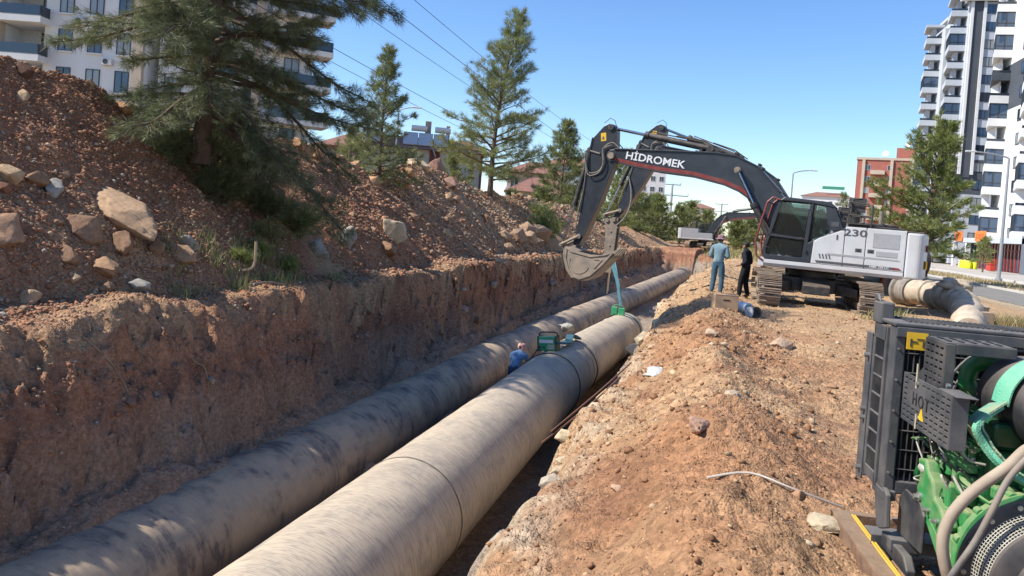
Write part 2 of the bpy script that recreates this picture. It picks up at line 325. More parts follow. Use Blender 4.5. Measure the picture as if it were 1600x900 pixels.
clods('bank_gravel', np.stack([x, y, z+s*.2], 1), s, pal(len(x), [(.30, .16, .085), (.38, .225, .125), (.46, .335, .20), (.52, .42, .29)], [.50, .36, .12, .02]), label='crumbs of orange soil and gravel on the right bank')
# individual stones
_hulls = {}
def hull_base(k, npts, subd):
    if (k, npts, subd) in _hulls: return _hulls[(k, npts, subd)]
    rng = np.random.default_rng(900+k); p = rng.normal(size=(npts, 3)); p /= np.linalg.norm(p, axis=1)[:, None]; p *= rng.uniform(.82, 1.05, (npts, 1))
    bm = bmesh.new(); [bm.verts.new(q) for q in p]; r = bmesh.ops.convex_hull(bm, input=bm.verts[:]); bm.verts.ensure_lookup_table()
    loose = [q for q in bm.verts if not q.link_faces]; bmesh.ops.delete(bm, geom=loose, context='VERTS')
    bmesh.ops.bevel(bm, geom=bm.edges[:]+bm.verts[:], offset=.022, segments=1, affect='EDGES'); bmesh.ops.triangulate(bm, faces=bm.faces[:])
    for _ in range(subd): bmesh.ops.subdivide_edges(bm, edges=[e for e in bm.edges if e.calc_length() > .16], cuts=1, use_grid_fill=True); bmesh.ops.triangulate(bm, faces=bm.faces[:])
    v = np.array([q.co[:] for q in bm.verts]); f = np.array([[q.index for q in t.verts] for t in bm.faces]); bm.free(); _hulls[(k, npts, subd)] = (v, f); return v, f
def rock_me(seed, cuts=9, sub=3, amp=.06):
    rng = np.random.default_rng(seed); v, f = hull_base(seed % 17, 15 if seed % 3 else 22, 2 if sub == 2 else 3); a = v*2.5+seed; b = v*8+seed
    n1 = np.stack([fbm(a[:, 0]+7*i, a[:, 1]+a[:, 2]*1.3, 4, (seed+i) % 97, .6) for i in range(3)], 1); n2 = fbm(b[:, 0], b[:, 1]+b[:, 2]*1.3, 3, seed % 91)[:, None]
    v = v*(1+.05*n2)+n1*.065; q = rotm(1)[0] if seed % 2 else np.eye(3); v = v@np.array([[math.cos(seed), -math.sin(seed), 0], [math.sin(seed), math.cos(seed), 0], [0, 0, 1]]); return v*1.08, f
def rock_old(seed, cuts=9, sub=3, amp=.06):
    rng = np.random.default_rng(seed); v, f = (I3v, I3f) if sub == 3 else (I2v, I2f)
    v = angular(v, cuts+9, rng); a = v*2.5; b = v*9; v = v*(1+amp*2.0*fbm(a[:, 0]+seed, a[:, 1]+a[:, 2]*1.3, 4, seed % 97, .6)[:, None]+.035*fbm(b[:, 0]+seed, b[:, 1]+b[:, 2]*1.3, 3, seed % 91)[:, None]); v *= 1.18; return v, f
def stone(name, loc, size, rz, tilt, colr, label, group=None, seed=0, cuts=9, sink=.3, cat='rock'):
    v, f = rock_me(seed, cuts, 3 if max(size) > .6 else 2); v = v*np.array(size)/2; z = gh(*loc) if len(loc) == 2 else loc[2]
    col = np.ones((len(v), 3))*np.array(colr)*(1+.12*fbm(v[:, 0]*6, v[:, 1]*6+v[:, 2]*4, 3, seed % 31)[:, None])
    me = np_mesh(name, v, f, col); o = link(name, me, ROCKM, None); o.location = (loc[0], loc[1], z+size[2]*(.5-sink)); o.rotation_euler = (tilt[0], tilt[1], rz)
    return tag(o, label, cat, group)
BS = .72
# ================================================================ STONES one can tell apart
TAN = (.47, .33, .20); BRN = (.30, .18, .11); GRY = (.36, .33, .28); PAL = (.52, .43, .31); REDR = (.27, .13, .08)
def S(name, loc, size, *a, **k):
    f = BS if name == 'boulder' and size[0] < 1.9 and loc[1] < 16 else 1
    return stone(name, loc, tuple(q*f for q in size), *a, **k)
S('boulder', (-10.12, 11.55), (2.0, .95, .62), R(-8), (.0, .40), (.45, .30, .185), 'largest boulder on the heap, a broad flat tan slab', seed=3, cuts=7, sink=.34)
S('boulder', (-9.72, 12.75), (.62, .28, .55), R(30), (.2, .5), GRY, 'narrow grey wedge of rock leaning on the right end of the biggest tan slab', seed=11)
S('boulder', (-9.98, 10.5), (.95, .8, .75), R(10), (.1, .2), BRN, 'squarish brown block below the left end of the biggest tan slab', seed=5, cuts=10)
S('boulder', (-9.78, 11.1), (1.05, .55, .62), R(-35), (.0, .55), BRN, 'brown wedge of rock tilting right under the biggest tan slab', seed=8, cuts=8)
S('boulder', (-9.45, 10.35), (.85, .6, .55), R(5), (0, 0), (.36, .22, .13), 'rounded brown boulder lowest in the cluster under the tan slab', seed=13)
S('boulder', (-9.62, 11.75), (.42, .38, .55), R(15), (0, .1), BRN, 'small upright block between the brown wedge and the long ledge stone', seed=17)
S('boulder', (-9.50, 12.25), (1.05, .55, .55), R(4), (0, .05), (.37, .24, .15), 'long flat topped stone at the right end of the cluster under the tan slab', seed=19, cuts=6)
S('boulder', (-9.66, 9.85), (.45, .45, .48), R(50), (0, 0), BRN, 'small rounded brown rock left of the lowest boulder in the cluster', seed=23)
S('boulder', (-10.05, 9.0), (.95, .85, .85), R(20), (0, .3), (.36, .22, .14), 'big brown boulder at the left edge of the picture on the heap', seed=29)
S('boulder', (-9.45, 8.95), (.62, .5, .38), R(10), (0, 0), TAN, 'pale tan stone low on the bank near the left edge of the picture', seed=31)
S('boulder', (-10.75, 10.55), (.72, .45, .45), R(-25), (0, .3), GRY, 'grey green stone on the heap left of and above the big tan slab', seed=37)
S('boulder', (-11.0, 9.9), (.75, .5, .45), R(10), (0, .3), TAN, 'pale humped tan rock high on the heap at far left', seed=41, cuts=6)
S('boulder', (-10.9, 10.35), (.6, .45, .42), R(60), (0, .3), BRN, 'brown rock touching the pale humped rock high at far left', seed=43)
S('boulder', (-9.2, 10.8), (.75, .45, .32), R(0), (0, 0), GRY, 'flat greyish stone on the bank below the boulder cluster', seed=47)
S('boulder', (-9.25, 10.2), (.42, .4, .28), R(0), (0, 0), BRN, 'small brown stone left of the flat greyish stone below the boulder cluster', seed=49)
S('boulder', (-12.85, 11.7), (.55, .5, .5), R(0), (0, .2), (.15, .08, .055), 'dark brown boulder standing on the heap crest at upper left', seed=53)
S('boulder', (-12.7, 14.2), (.75, .6, .55), R(0), (0, .2), (.50, .30, .17), 'orange tan boulder on the heap crest just left of the large pine trunk', seed=59)
S('boulder', (-9.85, 22.7), (1.05, .8, .85), R(25), (.1, .3), (.55, .44, .31), 'pale cream angular boulder alone at the foot of the heap, middle of the picture', seed=61, cuts=7, sink=.22)
S('boulder', (-9.5, 21.6), (.85, .6, .5), R(-20), (0, .2), BRN, 'brown boulder just left of the pale cream boulder at the heap foot', seed=67)
S('boulder', (-9.85, 19.5), (.7, .5, .75), R(5), (.1, .1), GRY, 'upright grey brown slab in the shade at the heap foot', seed=71, cuts=7)
S('boulder', (-9.9, 18.2), (.8, .55, .65), R(5), (.1, .2), GRY, 'grey stone in the shade left of the upright slab at the heap foot', seed=73)
S('boulder', (-9.55, 43.0), (2.3, 1.3, 1.15), R(-10), (0, .2), (.47, .33, .22), 'large flat topped tan boulder at the right end of the heap foot rocks', seed=79, cuts=7)
for k, (x, y, a) in enumerate(((-9.7, 40.5, 1.15), (-9.35, 39.6, .95), (-9.6, 38.2, 1.25), (-9.9, 36.8, .9), (-9.3, 41.9, .7), (-9.4, 35.6, .7))):
    S('boulder', (x, y), (a, a*.8, a*.85), R(40*k), (.1, .2), (.42, .29, .19) if k % 2 else (.34, .23, .16), 'tan boulder in the row along the heap foot left of the large flat topped one', 'row of tan boulders at the heap foot', seed=83+k)
S('boulder', (-13.0, 35.0), (1.35, 1.0, 1.25), R(20), (.2, .3), (.34, .19, .13), 'dark red brown pointed boulder on the crest in front of the solar panel house', seed=97, cuts=8, sink=.15)
S('boulder', (-13.1, 32.6), (1.25, .9, .7), R(0), (0, .2), (.56, .42, .28), 'pale boulder on the crest left of the pointed red brown one', seed=101)
S('boulder', (-12.0, 33.9), (1.0, .7, .65), R(-30), (.2, .3), (.32, .20, .15), 'brown rock on the slope just below the pointed crest boulder', seed=103)
# generic medium rocks on the heap
rngs = random.Random(5)
for k in range(54):
    y = 7*(70/7)**rngs.random(); x = rngs.uniform(-13.2, -9.4)+float(bend(y)); a = rngs.uniform(.12, .24)*min(3, max(1, y/14))
    near = y < 20
    S('heap_rock', (x, y), (a*1.3, a, a*.8), rngs.random()*6, (rngs.random(), rngs.random()), rngs.choice([BRN, REDR, REDR, BRN, TAN] if near else [TAN, BRN, (.36, .22, .14)]), 'fist to head sized rock lying loose on the near part of the heap' if near else 'loose rock lying on the farther part of the heap slope', 'loose rocks on the near heap' if near else 'loose rocks on the farther heap', seed=200+k, cuts=8)
for k in range(26):   # crest rocks behind, seen against the trees
    y = rngs.uniform(19, 32) if k < 15 else rngs.uniform(48, 66); a = rngs.uniform(.35, .7); x = -13.1+rngs.uniform(-.5, .8) if k < 15 else -12.6+rngs.uniform(-.5, .8)
    S('crest_rock', (x, y), (a*1.2, a, a*.8), rngs.random()*6, (rngs.random(), .2), (.46, .27, .15) if k % 3 else (.52, .36, .24), 'orange brown rock along the heap crest between the large pine and the small pine' if k < 15 else 'tan rock along the heap crest behind the tall pine', 'rocks along the crest beside the small pine' if k < 15 else 'rocks along the far crest', seed=300+k)
# right bank
S('stone', (-.02, 6.14), (.24, .44, .13), R(-25), (0, 0), (.42, .26, .18), 'flat oval reddish stone on the right bank, the biggest one near the camera', seed=401, cuts=5)
S('stone', (1.27, 13.8), (.46, .34, .26), R(10), (0, 0), (.46, .33, .23), 'blocky tan stone on the churned track between camera and excavator', seed=403, cuts=7)
S('stone', (-.5, 5.4), (.12, .09, .06), R(0), (0, 0), (.46, .30, .20), 'small rounded orange stone near the lower edge of the right bank', seed=405, cuts=4)
for k, (x, y, a) in enumerate(((.66, 5.2, .10), (.30, 7.6, .16), (-.25, 7.9, .14), (-.1, 10.3, .2), (.9, 9.0, .12), (.1, 12.6, .22), (-.35, 6.4, .10), (2.1, 7.4, .11), (1.7, 11.0, .16))):
    S('stone', (x, y), (a*1.3, a, a*.7), k, (0, 0), (.50, .38, .26) if k % 2 else (.38, .22, .13), 'fist sized stone lying on the trampled right bank', 'fist sized stones on the right bank', seed=410+k, cuts=7)
# limestone edge of the right trench wall
for k in range(34):
    y = 5.2*(26/5.2)**((k+rngs.random())/34); a = rngs.uniform(.12, .3)*min(2.0, max(.8, y/9)); x = -1.2+rngs.uniform(-.25, .12); z = gh(x, y)
    S('limestone_block', (x, y, z-a*.5), (a, a*1.5, a*.9), rngs.random()*6, (rngs.uniform(-.3, .3), rngs.uniform(-.3, .3)), (.58, .47, .31) if k % 3 else (.44, .38, .30), 'cream limestone lump broken out along the lip of the right trench bank', 'limestone lumps along the right trench lip', seed=500+k, cuts=9)
for k in range(14):
    y = rngs.uniform(6.5, 13); x = rngs.uniform(-2.5, -1.7); a = rngs.uniform(.15, .4); z = gh(x, y)
    S('fallen_block', (x, y, z-a*.15), (a, a*1.3, a*.8), rngs.random()*6, (.2, .1), (.42, .38, .33), 'grey limestone chunk fallen beside the front pipe on the trench floor', 'fallen chunks beside the front pipe', seed=560+k, cuts=9)
for k in range(16):   # blocks in the left wall
    y = 8*(40/8)**rngs.random(); x = rngs.uniform(-8.0, -7.5)+float(bend(y)); a = rngs.uniform(.10, .2)*max(1, y/14); z = gh(x, y)
    S('wall_stone', (x, y, z-a*.3), (a, a*1.3, a*.9), rngs.random()*6, (.3, .4), (.34, .27, .21) if k % 2 else (.27, .16, .11), 'stone half buried in the shaded left trench wall', 'stones stuck in the left trench wall', seed=590+k, cuts=8)
# ================================================================ PIPES
def pipe_mat(name, smear, dustamt=.9, dustc=(.43, .345, .26), basec=(.27, .235, .20), rings=1.0, scratch=.3, dlo=-.6, dhi=.55):
    m = bpy.data.materials.new(name); m.use_nodes = True; nt = m.node_tree; N = nt.nodes; L = nt.links; b = N['Principled BSDF']
    tc = N.new('ShaderNodeTexCoord')
    def noise(sc, stretch, det=6, rot=None):
        mp = N.new('ShaderNodeMapping'); mp.inputs['Scale'].default_value = stretch
        if rot: mp.inputs['Rotation'].default_value = rot
        L.new(tc.outputs['Object'], mp.inputs[0]); n = N.new('ShaderNodeTexNoise'); n.inputs['Scale'].default_value = sc; n.inputs['Detail'].default_value = det; n.inputs['Roughness'].default_value = .65; L.new(mp.outputs[0], n.inputs[0]); return n.outputs[0]
    def mr(v, a, b_, c=0, d=1):
        r = N.new('ShaderNodeMapRange'); r.interpolation_type = 'SMOOTHSTEP'; r.inputs[1].default_value = a; r.inputs[2].default_value = b_; r.inputs[3].default_value = c; r.inputs[4].default_value = d; L.new(v, r.inputs[0]); return r.outputs[0]
    def mix(f, a, b_):
        x = N.new('ShaderNodeMix'); x.data_type = 'RGBA'; L.new(f, x.inputs[0])
        for q, k in ((a, 6), (b_, 7)):
            if isinstance(q, tuple): x.inputs[k].default_value = (*q, 1)
            else: L.new(q, x.inputs[k])
        return x.outputs[2]
    def mul(a, b_):
        q = N.new('ShaderNodeMath'); q.operation = 'MULTIPLY'; L.new(a, q.inputs[0])
        if isinstance(b_, float): q.inputs[1].default_value = b_
        else: L.new(b_, q.inputs[1])
        return q.outputs[0]
    winding = noise(9, (.55, 6.0, .55), 5, (0, 0, .05)); fine = noise(24, (.4, 9.0, .4), 4, (0, 0, .05)); blot = noise(1.5, (1, .8, 1), 7); blot2 = noise(3.2, (1, .5, 1), 6); sm = noise(2.6, (.6, 2.4, .6), 7, (0, 0, .12))
    g = N.new('ShaderNodeNewGeometry'); sx = N.new('ShaderNodeSeparateXYZ'); L.new(g.outputs['Normal'], sx.inputs[0])
    col = mix(mr(winding, .35, .65), basec, tuple(q*1.22 for q in basec))
    d = mul(mr(blot, .25, .6), mr(sx.outputs[2], dlo, dhi)); col = mix(mul(d, dustamt), col, dustc)
    col = mix(mul(mr(fine, .42, .68), .50*rings), col, (.50, .40, .285))
    col = mix(mul(mr(winding, .52, .40), .40*rings), col, (.22, .19, .16))
    col = mix(mul(mul(mr(blot2, .50, .62), mr(fine, .35, .55)), scratch), col, (.20, .19, .185))
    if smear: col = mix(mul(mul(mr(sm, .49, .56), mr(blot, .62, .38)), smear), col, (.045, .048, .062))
    L.new(col, b.inputs['Base Color']); b.inputs['Roughness'].default_value = .62; b.inputs['Specular IOR Level'].default_value = .35
    bp = N.new('ShaderNodeBump'); bp.inputs['Strength'].default_value = .35; bp.inputs['Distance'].default_value = .012; L.new(fine, bp.inputs['Height']); L.new(bp.outputs[0], b.inputs['Normal'])
    return m
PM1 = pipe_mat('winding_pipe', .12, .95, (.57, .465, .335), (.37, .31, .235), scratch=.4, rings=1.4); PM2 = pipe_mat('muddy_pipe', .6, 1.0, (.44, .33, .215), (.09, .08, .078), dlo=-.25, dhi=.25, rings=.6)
PMD = mat('pipe_rim', (.10, .085, .07), (.20, .16, .12), rough=.8, scale=12)
RP = .80
def pipe_section(name, path, parent, m, r=RP, thick=.05, lip=.012, n=72):
    """path: list of points; a hollow tube with thin end rims"""
    pts = [Vector(p) for p in path]; mb = MB(); L_ = len(pts); V = []; ys_ = []
    def ring(p, t, rr):
        u, v = perp(t); return [p+(u*math.cos(2*math.pi*k/n)+v*math.sin(2*math.pi*k/n))*rr for k in range(n)]
    seq = []
    for i, p in enumerate(pts):
        t = (pts[min(i+1, L_-1)]-pts[max(i-1, 0)]).normalized(); rr = r*(1+.0025*math.sin(p.y*5.1)+.002*math.sin(p.y*17))
        seq.append((p, t, rr))
    vs = []; 
    for p, t, rr in seq: vs += ring(p, t, rr)
    vs += ring(seq[-1][0], seq[-1][1], r-thick); 
    for p, t, rr in (seq[len(seq)//2], seq[0]): vs += ring(p, t, r-thick)
    rows = len(seq)+3; fs = []
    for i in range(rows):
        j = (i+1) % rows
        for k in range(n): fs.append((i*n+k, i*n+(k+1) % n, j*n+(k+1) % n, j*n+k))
    mb.add(vs, fs); return mb.build(name, m, parent, smooth=True)
def band(name, p, t, r, w_, parent, m, n=72, h=.018):
    mb = MB(); mb.lathe([(r-.01, -w_/2), (r+h, -w_/2+.012), (r+h, w_/2-.012), (r-.01, w_/2)], p, t, n); return mb.build(name, m, parent, smooth=True)
T1 = Vector((.0017, 1, 0)).normalized(); T1b = Vector((.0434, 1, -.016)).normalized()
def p1(y): return Vector((-3.75+.0017*y if y < 21.7 else -3.713+.0434*(y-21.7)+.17*0, y, float(pz1(y))))
front = empty('large_pipe', p1(9.8), label='long tan sunlit pipe held by a sling, nearest of the two big pipes', cat='pipe')
def rel(P, o): return [Vector(p)-o.location for p in P]
cuts1 = [-1.5, 9.8, 21.7, 32.3]
for a, b in zip(cuts1, cuts1[1:]):
    pipe_section('pipe_section', rel([p1(y) for y in np.arange(a, b-.02, .25).tolist()+[b-.012]], front), front, PM1)
band('joint_ring', p1(9.8)-front.location, T1, RP, .05, front, PMD, h=.008)
for yy in (20.9, 21.7, 22.3): band('joint_ring', p1(yy)-front.location, T1b, RP, .05 if yy != 21.7 else .26, front, PM1, h=.02 if yy == 21.7 else .012)
for yy in (29.6, 30.6, 31.7): band('joint_ring', p1(yy)-front.location, T1b, RP, .10, front, PM1, h=.016)
# second line, buried in the trench
def p2(y): q = (y-24)/2; return Vector((-6.88+.085*2*float(np.logaddexp(0, q)), y, float(pz2(y))))
rear = empty('buried_pipe', p2(12), label='muddy dark smeared pipe lying against the left trench wall', cat='pipe')
cuts2 = [-1.5, 12.6, 24.4, 36.2, 48, 60, 77]
for a, b in zip(cuts2, cuts2[1:]):
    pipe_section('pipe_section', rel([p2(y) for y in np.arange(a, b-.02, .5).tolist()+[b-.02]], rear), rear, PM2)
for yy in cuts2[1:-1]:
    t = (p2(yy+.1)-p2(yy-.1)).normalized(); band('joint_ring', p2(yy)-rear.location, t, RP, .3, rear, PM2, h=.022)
# ================================================================ EXCAVATORS
BLK = mat('charcoal_paint', (.022, .025, .032), (.032, .036, .044), rough=.32, scale=3, dust=.14, dustc=(.20, .155, .12), bump=.04, bscale=60)
BLK2 = mat('black_steel', (.018, .018, .019), (.035, .032, .03), rough=.5, scale=9, dust=.5, dustc=(.24, .18, .13))
WHT = mat('white_paint', (.52, .53, .54), (.46, .47, .47), rough=.38, scale=2.5, dust=.5, dustc=(.42, .34, .27))
GRYP = mat('grey_decal', (.30, .31, .32), (.25, .26, .27), rough=.5, scale=8, dust=.3)
REDP = mat('red_paint', (.20, .026, .022), (.15, .028, .024), rough=.4, scale=5, dust=.3)
STL = mat('chrome_rod', (.5, .5, .5), (.4, .4, .4), rough=.22, metal=1)
BKT = mat('bucket_steel', (.20, .165, .13), (.31, .25, .19), rough=.6, scale=3, metal=.1, dust=.8, dustc=(.44, .34, .25), bump=.15)
WORN = mat('worn_steel', (.17, .145, .12), (.27, .215, .165), rough=.62, scale=7, metal=.25, dust=.85, dustc=(.36, .28, .20), bump=.15)
TRK = mat('track_steel', (.22, .175, .135), (.34, .26, .19), rough=.6, scale=9, metal=.3, dust=.8, dustc=(.40, .29, .20), bump=.2)
RUB = mat('rubber', (.02, .02, .02), (.035, .033, .03), rough=.75, scale=10, dust=.6, dustc=(.20, .15, .11))
HOSE = mat('pale_hose', (.16, .14, .115), (.26, .23, .18), rough=.7, scale=14)
YEL = mat('yellow_decal', (.75, .46, .02), (.65, .38, .02), rough=.5, scale=6)
DEC = mat('white_decal', (.70, .70, .70), (.62, .62, .62), rough=.5)
DKD = mat('dark_decal', (.06, .065, .07), (.08, .08, .085), rough=.5)
SEAT = mat('seat_fabric', (.05, .05, .055), (.09, .09, .09), rough=.9)
def cabglass():
    m = bpy.data.materials.new('cab_glass'); m.use_nodes = True; nt = m.node_tree; N = nt.nodes; L = nt.links; N.clear()
    o = N.new('ShaderNodeOutputMaterial'); t = N.new('ShaderNodeBsdfTransparent'); t.inputs[0].default_value = (.58, .68, .66, 1)
    g = N.new('ShaderNodeBsdfGlossy'); g.inputs['Roughness'].default_value = .03; f = N.new('ShaderNodeFresnel'); f.inputs[0].default_value = 1.5
    d = N.new('ShaderNodeBsdfDiffuse'); d.inputs[0].default_value = (.30, .30, .27, 1); mx0 = N.new('ShaderNodeMixShader'); mx0.inputs[0].default_value = .05; L.new(t.outputs[0], mx0.inputs[1]); L.new(d.outputs[0], mx0.inputs[2])
    mx = N.new('ShaderNodeMixShader'); L.new(f.outputs[0], mx.inputs[0]); L.new(mx0.outputs[0], mx.inputs[1]); L.new(g.outputs[0], mx.inputs[2]); L.new(mx.outputs[0], o.inputs[0]); return m
CGL = cabglass()
def text(name, s, size, m, parent, loc, rot, sx=1, bold=.0, ext=.002, shear=0):
    c = bpy.data.curves.new('t', 'FONT'); c.body = s; c.size = size; c.extrude = ext; c.offset = bold; c.shear = shear; c.resolution_u = 3; c.align_x = 'CENTER'; c.align_y = 'CENTER'
    t = bpy.data.objects.new('t', c); COL.objects.link(t); dg = bpy.context.evaluated_depsgraph_get(); me = bpy.data.meshes.new_from_object(t.evaluated_get(dg)); bpy.data.objects.remove(t)
    me.transform(Matrix.Diagonal((sx, 1, 1, 1))); me.materials.clear(); o = link(name, me, m, parent); o.location = loc; o.rotation_euler = rot; return o
def rotp(P, c, a): ca, sa = math.cos(a), math.sin(a); return [((x-c[0])*ca-(z-c[1])*sa+c[0], (x-c[0])*sa+(z-c[1])*ca+c[1]) for x, z in P]
def arc(c, r, a0, a1, n): return [(c[0]+r*math.cos(R(a0+(a1-a0)*i/n)), c[1]+r*math.sin(R(a0+(a1-a0)*i/n))) for i in range(n+1)]
def offs(P, d):
    out = []
    for i in range(len(P)):
        a = Vector(P[max(i-1, 0)]); b = Vector(P[min(i+1, len(P)-1)]); t = (b-a).normalized(); out.append((P[i][0]-t.y*d, P[i][1]+t.x*d))
    return out
BW = .42
def excavator(loc, rz, label, track_rz, broot=0.0, srot=0.0, tool='bucket', trot=0.0, detail=2, group='tracked excavators working at the trench', lettering=True):
    E = empty('excavator', loc, rz, label, 'excavator', group, rot=(0, R(-.7), rz))
    global LASTPB
    # ------------- undercarriage, turned against the house
    TM = Matrix.Rotation(track_rz, 4, 'Z'); L_, Rr = 1.68, .40; zc = .45
    f = MB(TM); f.bx(-.62, .62, -1.0, 1.0, .42, .80); f.prism([(-1.35, .38), (-1.35, .62), (-.6, .86), (.6, .86), (1.35, .62), (1.35, .38)], -.36, .36, 'y')
    for sx in (-1, 1):
        for sy in (-1, 1): f.add([(sx*.3, sy*.6, .82), (sx*.75, sy*.6, .7), (sx*1.15, sy*1.1, .62), (sx*.85, sy*1.15, .62), (sx*.3, sy*.6, .45), (sx*.75, sy*.6, .4), (sx*1.15, sy*1.1, .4), (sx*.85, sy*1.15, .4)], [(0, 1, 2, 3), (7, 6, 5, 4), (0, 4, 5, 1), (1, 5, 6, 2), (2, 6, 7, 3), (3, 7, 4, 0)])
    f.lathe([(.62, .8), (.66, .84), (.66, 1.0), (.6, 1.06)], n=32); f.build('carbody', BLK2, E, bevel=.015)
    # loop of shoes: path length
    def loop(s, per):
        st = 2*L_; ar = math.pi*Rr; s %= per
        if s < st: return (-L_+s, zc-Rr, 0)
        s -= st
        if s < ar: a = -math.pi/2+s/Rr; return (L_+Rr*math.cos(a), zc+Rr*math.sin(a), a+math.pi/2)
        s -= ar
        if s < st: return (L_-s, zc+Rr-.03*math.sin(math.pi*s/st), math.pi)
        s -= st; a = math.pi/2+s/Rr; return (-L_+Rr*math.cos(a), zc+Rr*math.sin(a), a+math.pi/2)
    per = 4*L_+2*math.pi*Rr; ns = 46; padme = None
    for sy in (-1, 1):
        yc = sy*1.3
        m = MB(TM); m.bx(-1.35, 1.35, yc-.13, yc+.13, .25, .60); m.prism([(-1.3, .6), (-1.1, .68), (1.1, .68), (1.3, .6)], yc-.1, yc+.1)
        trk = m.build('track', BLK2, E, bevel=.01)
        m = MB(TM)
        for e, rr in ((-1, .36), (1, .34)):
            m.lathe([(.12, -.17), (.14, -.2), (.1, -.2)], (e*L_, yc, zc), (0, 1, 0), 16); m.lathe([(rr-.08, -.15), (rr, -.13), (rr, -.06), (rr-.05, -.04), (rr-.05, .04), (rr, .06), (rr, .13), (rr-.08, .15)], (e*L_, yc, zc), (0, 1, 0), 28)
            m.cyl((e*L_, yc-.2, zc), (e*L_, yc+.2, zc), .12)
        m.build('idler', WORN, trk, smooth=True)
        m = MB(TM)
        for k in range(8): m = MB(TM); m.lathe([(.10, -.17), (.10, -.10), (.13, -.09), (.13, -.05), (.09, -.05), (.09, .05), (.13, .05), (.13, .09), (.10, .10), (.10, .17)], (-1.23+k*.35, yc, .19), (0, 1, 0), 14); m.build('roller', WORN, trk, smooth=True)
        for x in (-.6, .6): m = MB(TM); m.cyl((x, yc-.13, .74), (x, yc+.13, .74), .07); m.build('roller', WORN, trk, smooth=True)
        m = MB(TM)
        for k in range(ns):
            x, z, a = loop(k*per/ns, per); RM = Matrix.Translation((x, yc, z)) @ Matrix.Rotation(-a, 4, 'Y')
            m2 = MB(TM @ RM); m2.box((0, -.07, .05), (.17, .045, .09)); m2.box((0, .07, .05), (.17, .045, .09)); m.v, m.f = (m.v+m2.v, m.f+[tuple(i+len(m.v) for i in q) for q in m2.f])
        m.build('track_chain', BLK2, trk)
        if detail >= 2:
            if padme is None:
                p = MB(); p.box((0, 0, -.012), (.165, .60, .022))
                for dx in (-.066, -.005, .056): p.prism([(dx-.008, -.02), (dx+.012, -.02), (dx+.008, -.055), (dx-.002, -.055)], -.3, .3)
                po = p.build('track_shoe', TRK, trk); padme = po.data; bpy.data.objects.remove(po)
            for k in range(ns):
                x, z, a = loop(k*per/ns, per); o = bpy.data.objects.new('track_shoe', padme); COL.objects.link(o); o.parent = trk
                o.matrix_local = TM @ Matrix.Translation((x, yc, z)) @ Matrix.Rotation(-a, 4, 'Y')
        else:
            m = MB(TM)
            for k in range(ns):
                x, z, a = loop(k*per/ns, per); m2 = MB(TM @ Matrix.Translation((x, yc, z)) @ Matrix.Rotation(-a, 4, 'Y')); m2.box((0, 0, -.012), (.165, .60, .022)); m2.box((-.06, 0, -.035), (.02, .6, .03)); m2.box((.03, 0, -.035), (.02, .6, .03)); n = len(m.v); m.v += m2.v; m.f += [tuple(i+n for i in q) for q in m2.f]
            tag(m.build('track_shoes', TRK, trk), kind='stuff')
    # ------------- house
    m = MB(); m.bx(-2.35, 1.1, -1.25, 1.25, 1.06, 1.22); m.build('turntable_frame', BLK2, E, bevel=.02)
    m = MB()   # chamfered side sill
    for s in (1, -1): m.prism([(s*1.36, 1.26), (s*1.36, 1.16), (s*1.30, 1.07), (s*1.2, 1.07), (s*1.2, 1.26)], -2.40, 1.24, 'x')
    m.build('side_sill', WHT, E, bevel=.008)
    m = MB()   # counterweight
    pl = [(-2.42, -1.36), (-2.42, 1.36)]+arc((-2.66, 1.16), .20, 90, 165, 5)+[(-2.93, .6), (-2.97, 0), (-2.93, -.6)]+arc((-2.66, -1.16), .20, 195, 270, 5)
    m.prism(pl, 1.10, 2.34, 'z'); cw = m.build('counterweight', WHT, E, bevel=.05)
    m = MB(); m.box((-2.6, 0, 2.365), (.45, 2.2, .045)); m.build('cap_plate', BLK2, cw, bevel=.015)
    m = MB(); m.box((-2.925, 1.0, 1.95), (.03, .12, .18), rz=.3); m.build('tail_lamp', REDP, cw)
    m = MB(); m.box((-2.925, .98, 1.5), (.03, .14, .22), rz=.3); m.build('warning_plate', YEL, cw)
    # engine bay sides: doors with seams between
    def panel(x0, x1, z0, z1, name='side_door', ch=0): 
        m = MB()
        m.prism([(x0, z0), (x1, z0), (x1, z1), (x0, z1)], 1.24, 1.345, 'y') if True else None
        return m.build(name, WHT, E, bevel=.018)
    d1 = panel(-1.415, -.885, 1.27, 2.38); d2 = panel(-2.405, -1.43, 1.27, 2.38)
    m = MB(); m.prism([(-.87, 1.27), (-.87, 2.26), (-.78, 2.26), (-.22, 2.0), (-.08, 1.90), (-.05, 1.27)], 1.24, 1.345, 'y'); d0 = m.build('side_door', WHT, E, bevel=.018)
    m = MB(); m.bx(-2.4, -.45, -1.2, 1.23, 1.24, 2.34); m.bx(-2.4, -.5, -1.34, -1.2, 1.27, 2.36); m.bx(-.5, 1.1, -1.34, -.55, 1.24, 1.9); m.build('engine_housing', WHT if detail > 2 else GRYP, E, bevel=.02)
    for dd, x0, x1, z0, z1, nm in ((d2, -2.25, -1.6, 1.86, 2.26, 'grille'), (d2, -2.22, -1.7, 1.63, 1.77, 'grille')):
        m = MB(); m.bx(x0, x1, 1.346, 1.352, z0, z1); g = m.build(nm, GRYP, dd)
        m = MB(); n = int((x1-x0)/.025)
        for k in range(n): m.bx(x0+k*.025+.004, x0+k*.025+.012, 1.352, 1.356, z0+.01, z1-.01)
        m.build('grille_bar', WHT, g)
    for dd, x0 in ((d1, -1.33), (d2, -1.64)):
        m = MB(); m.bx(x0, x0+.16, 1.343, 1.352, 1.70, 1.80); h = m.build('latch', DKD, dd); m = MB(); m.bx(x0+.04, x0+.12, 1.352, 1.364, 1.73, 1.77); m.build('latch_handle', BLK2, h)
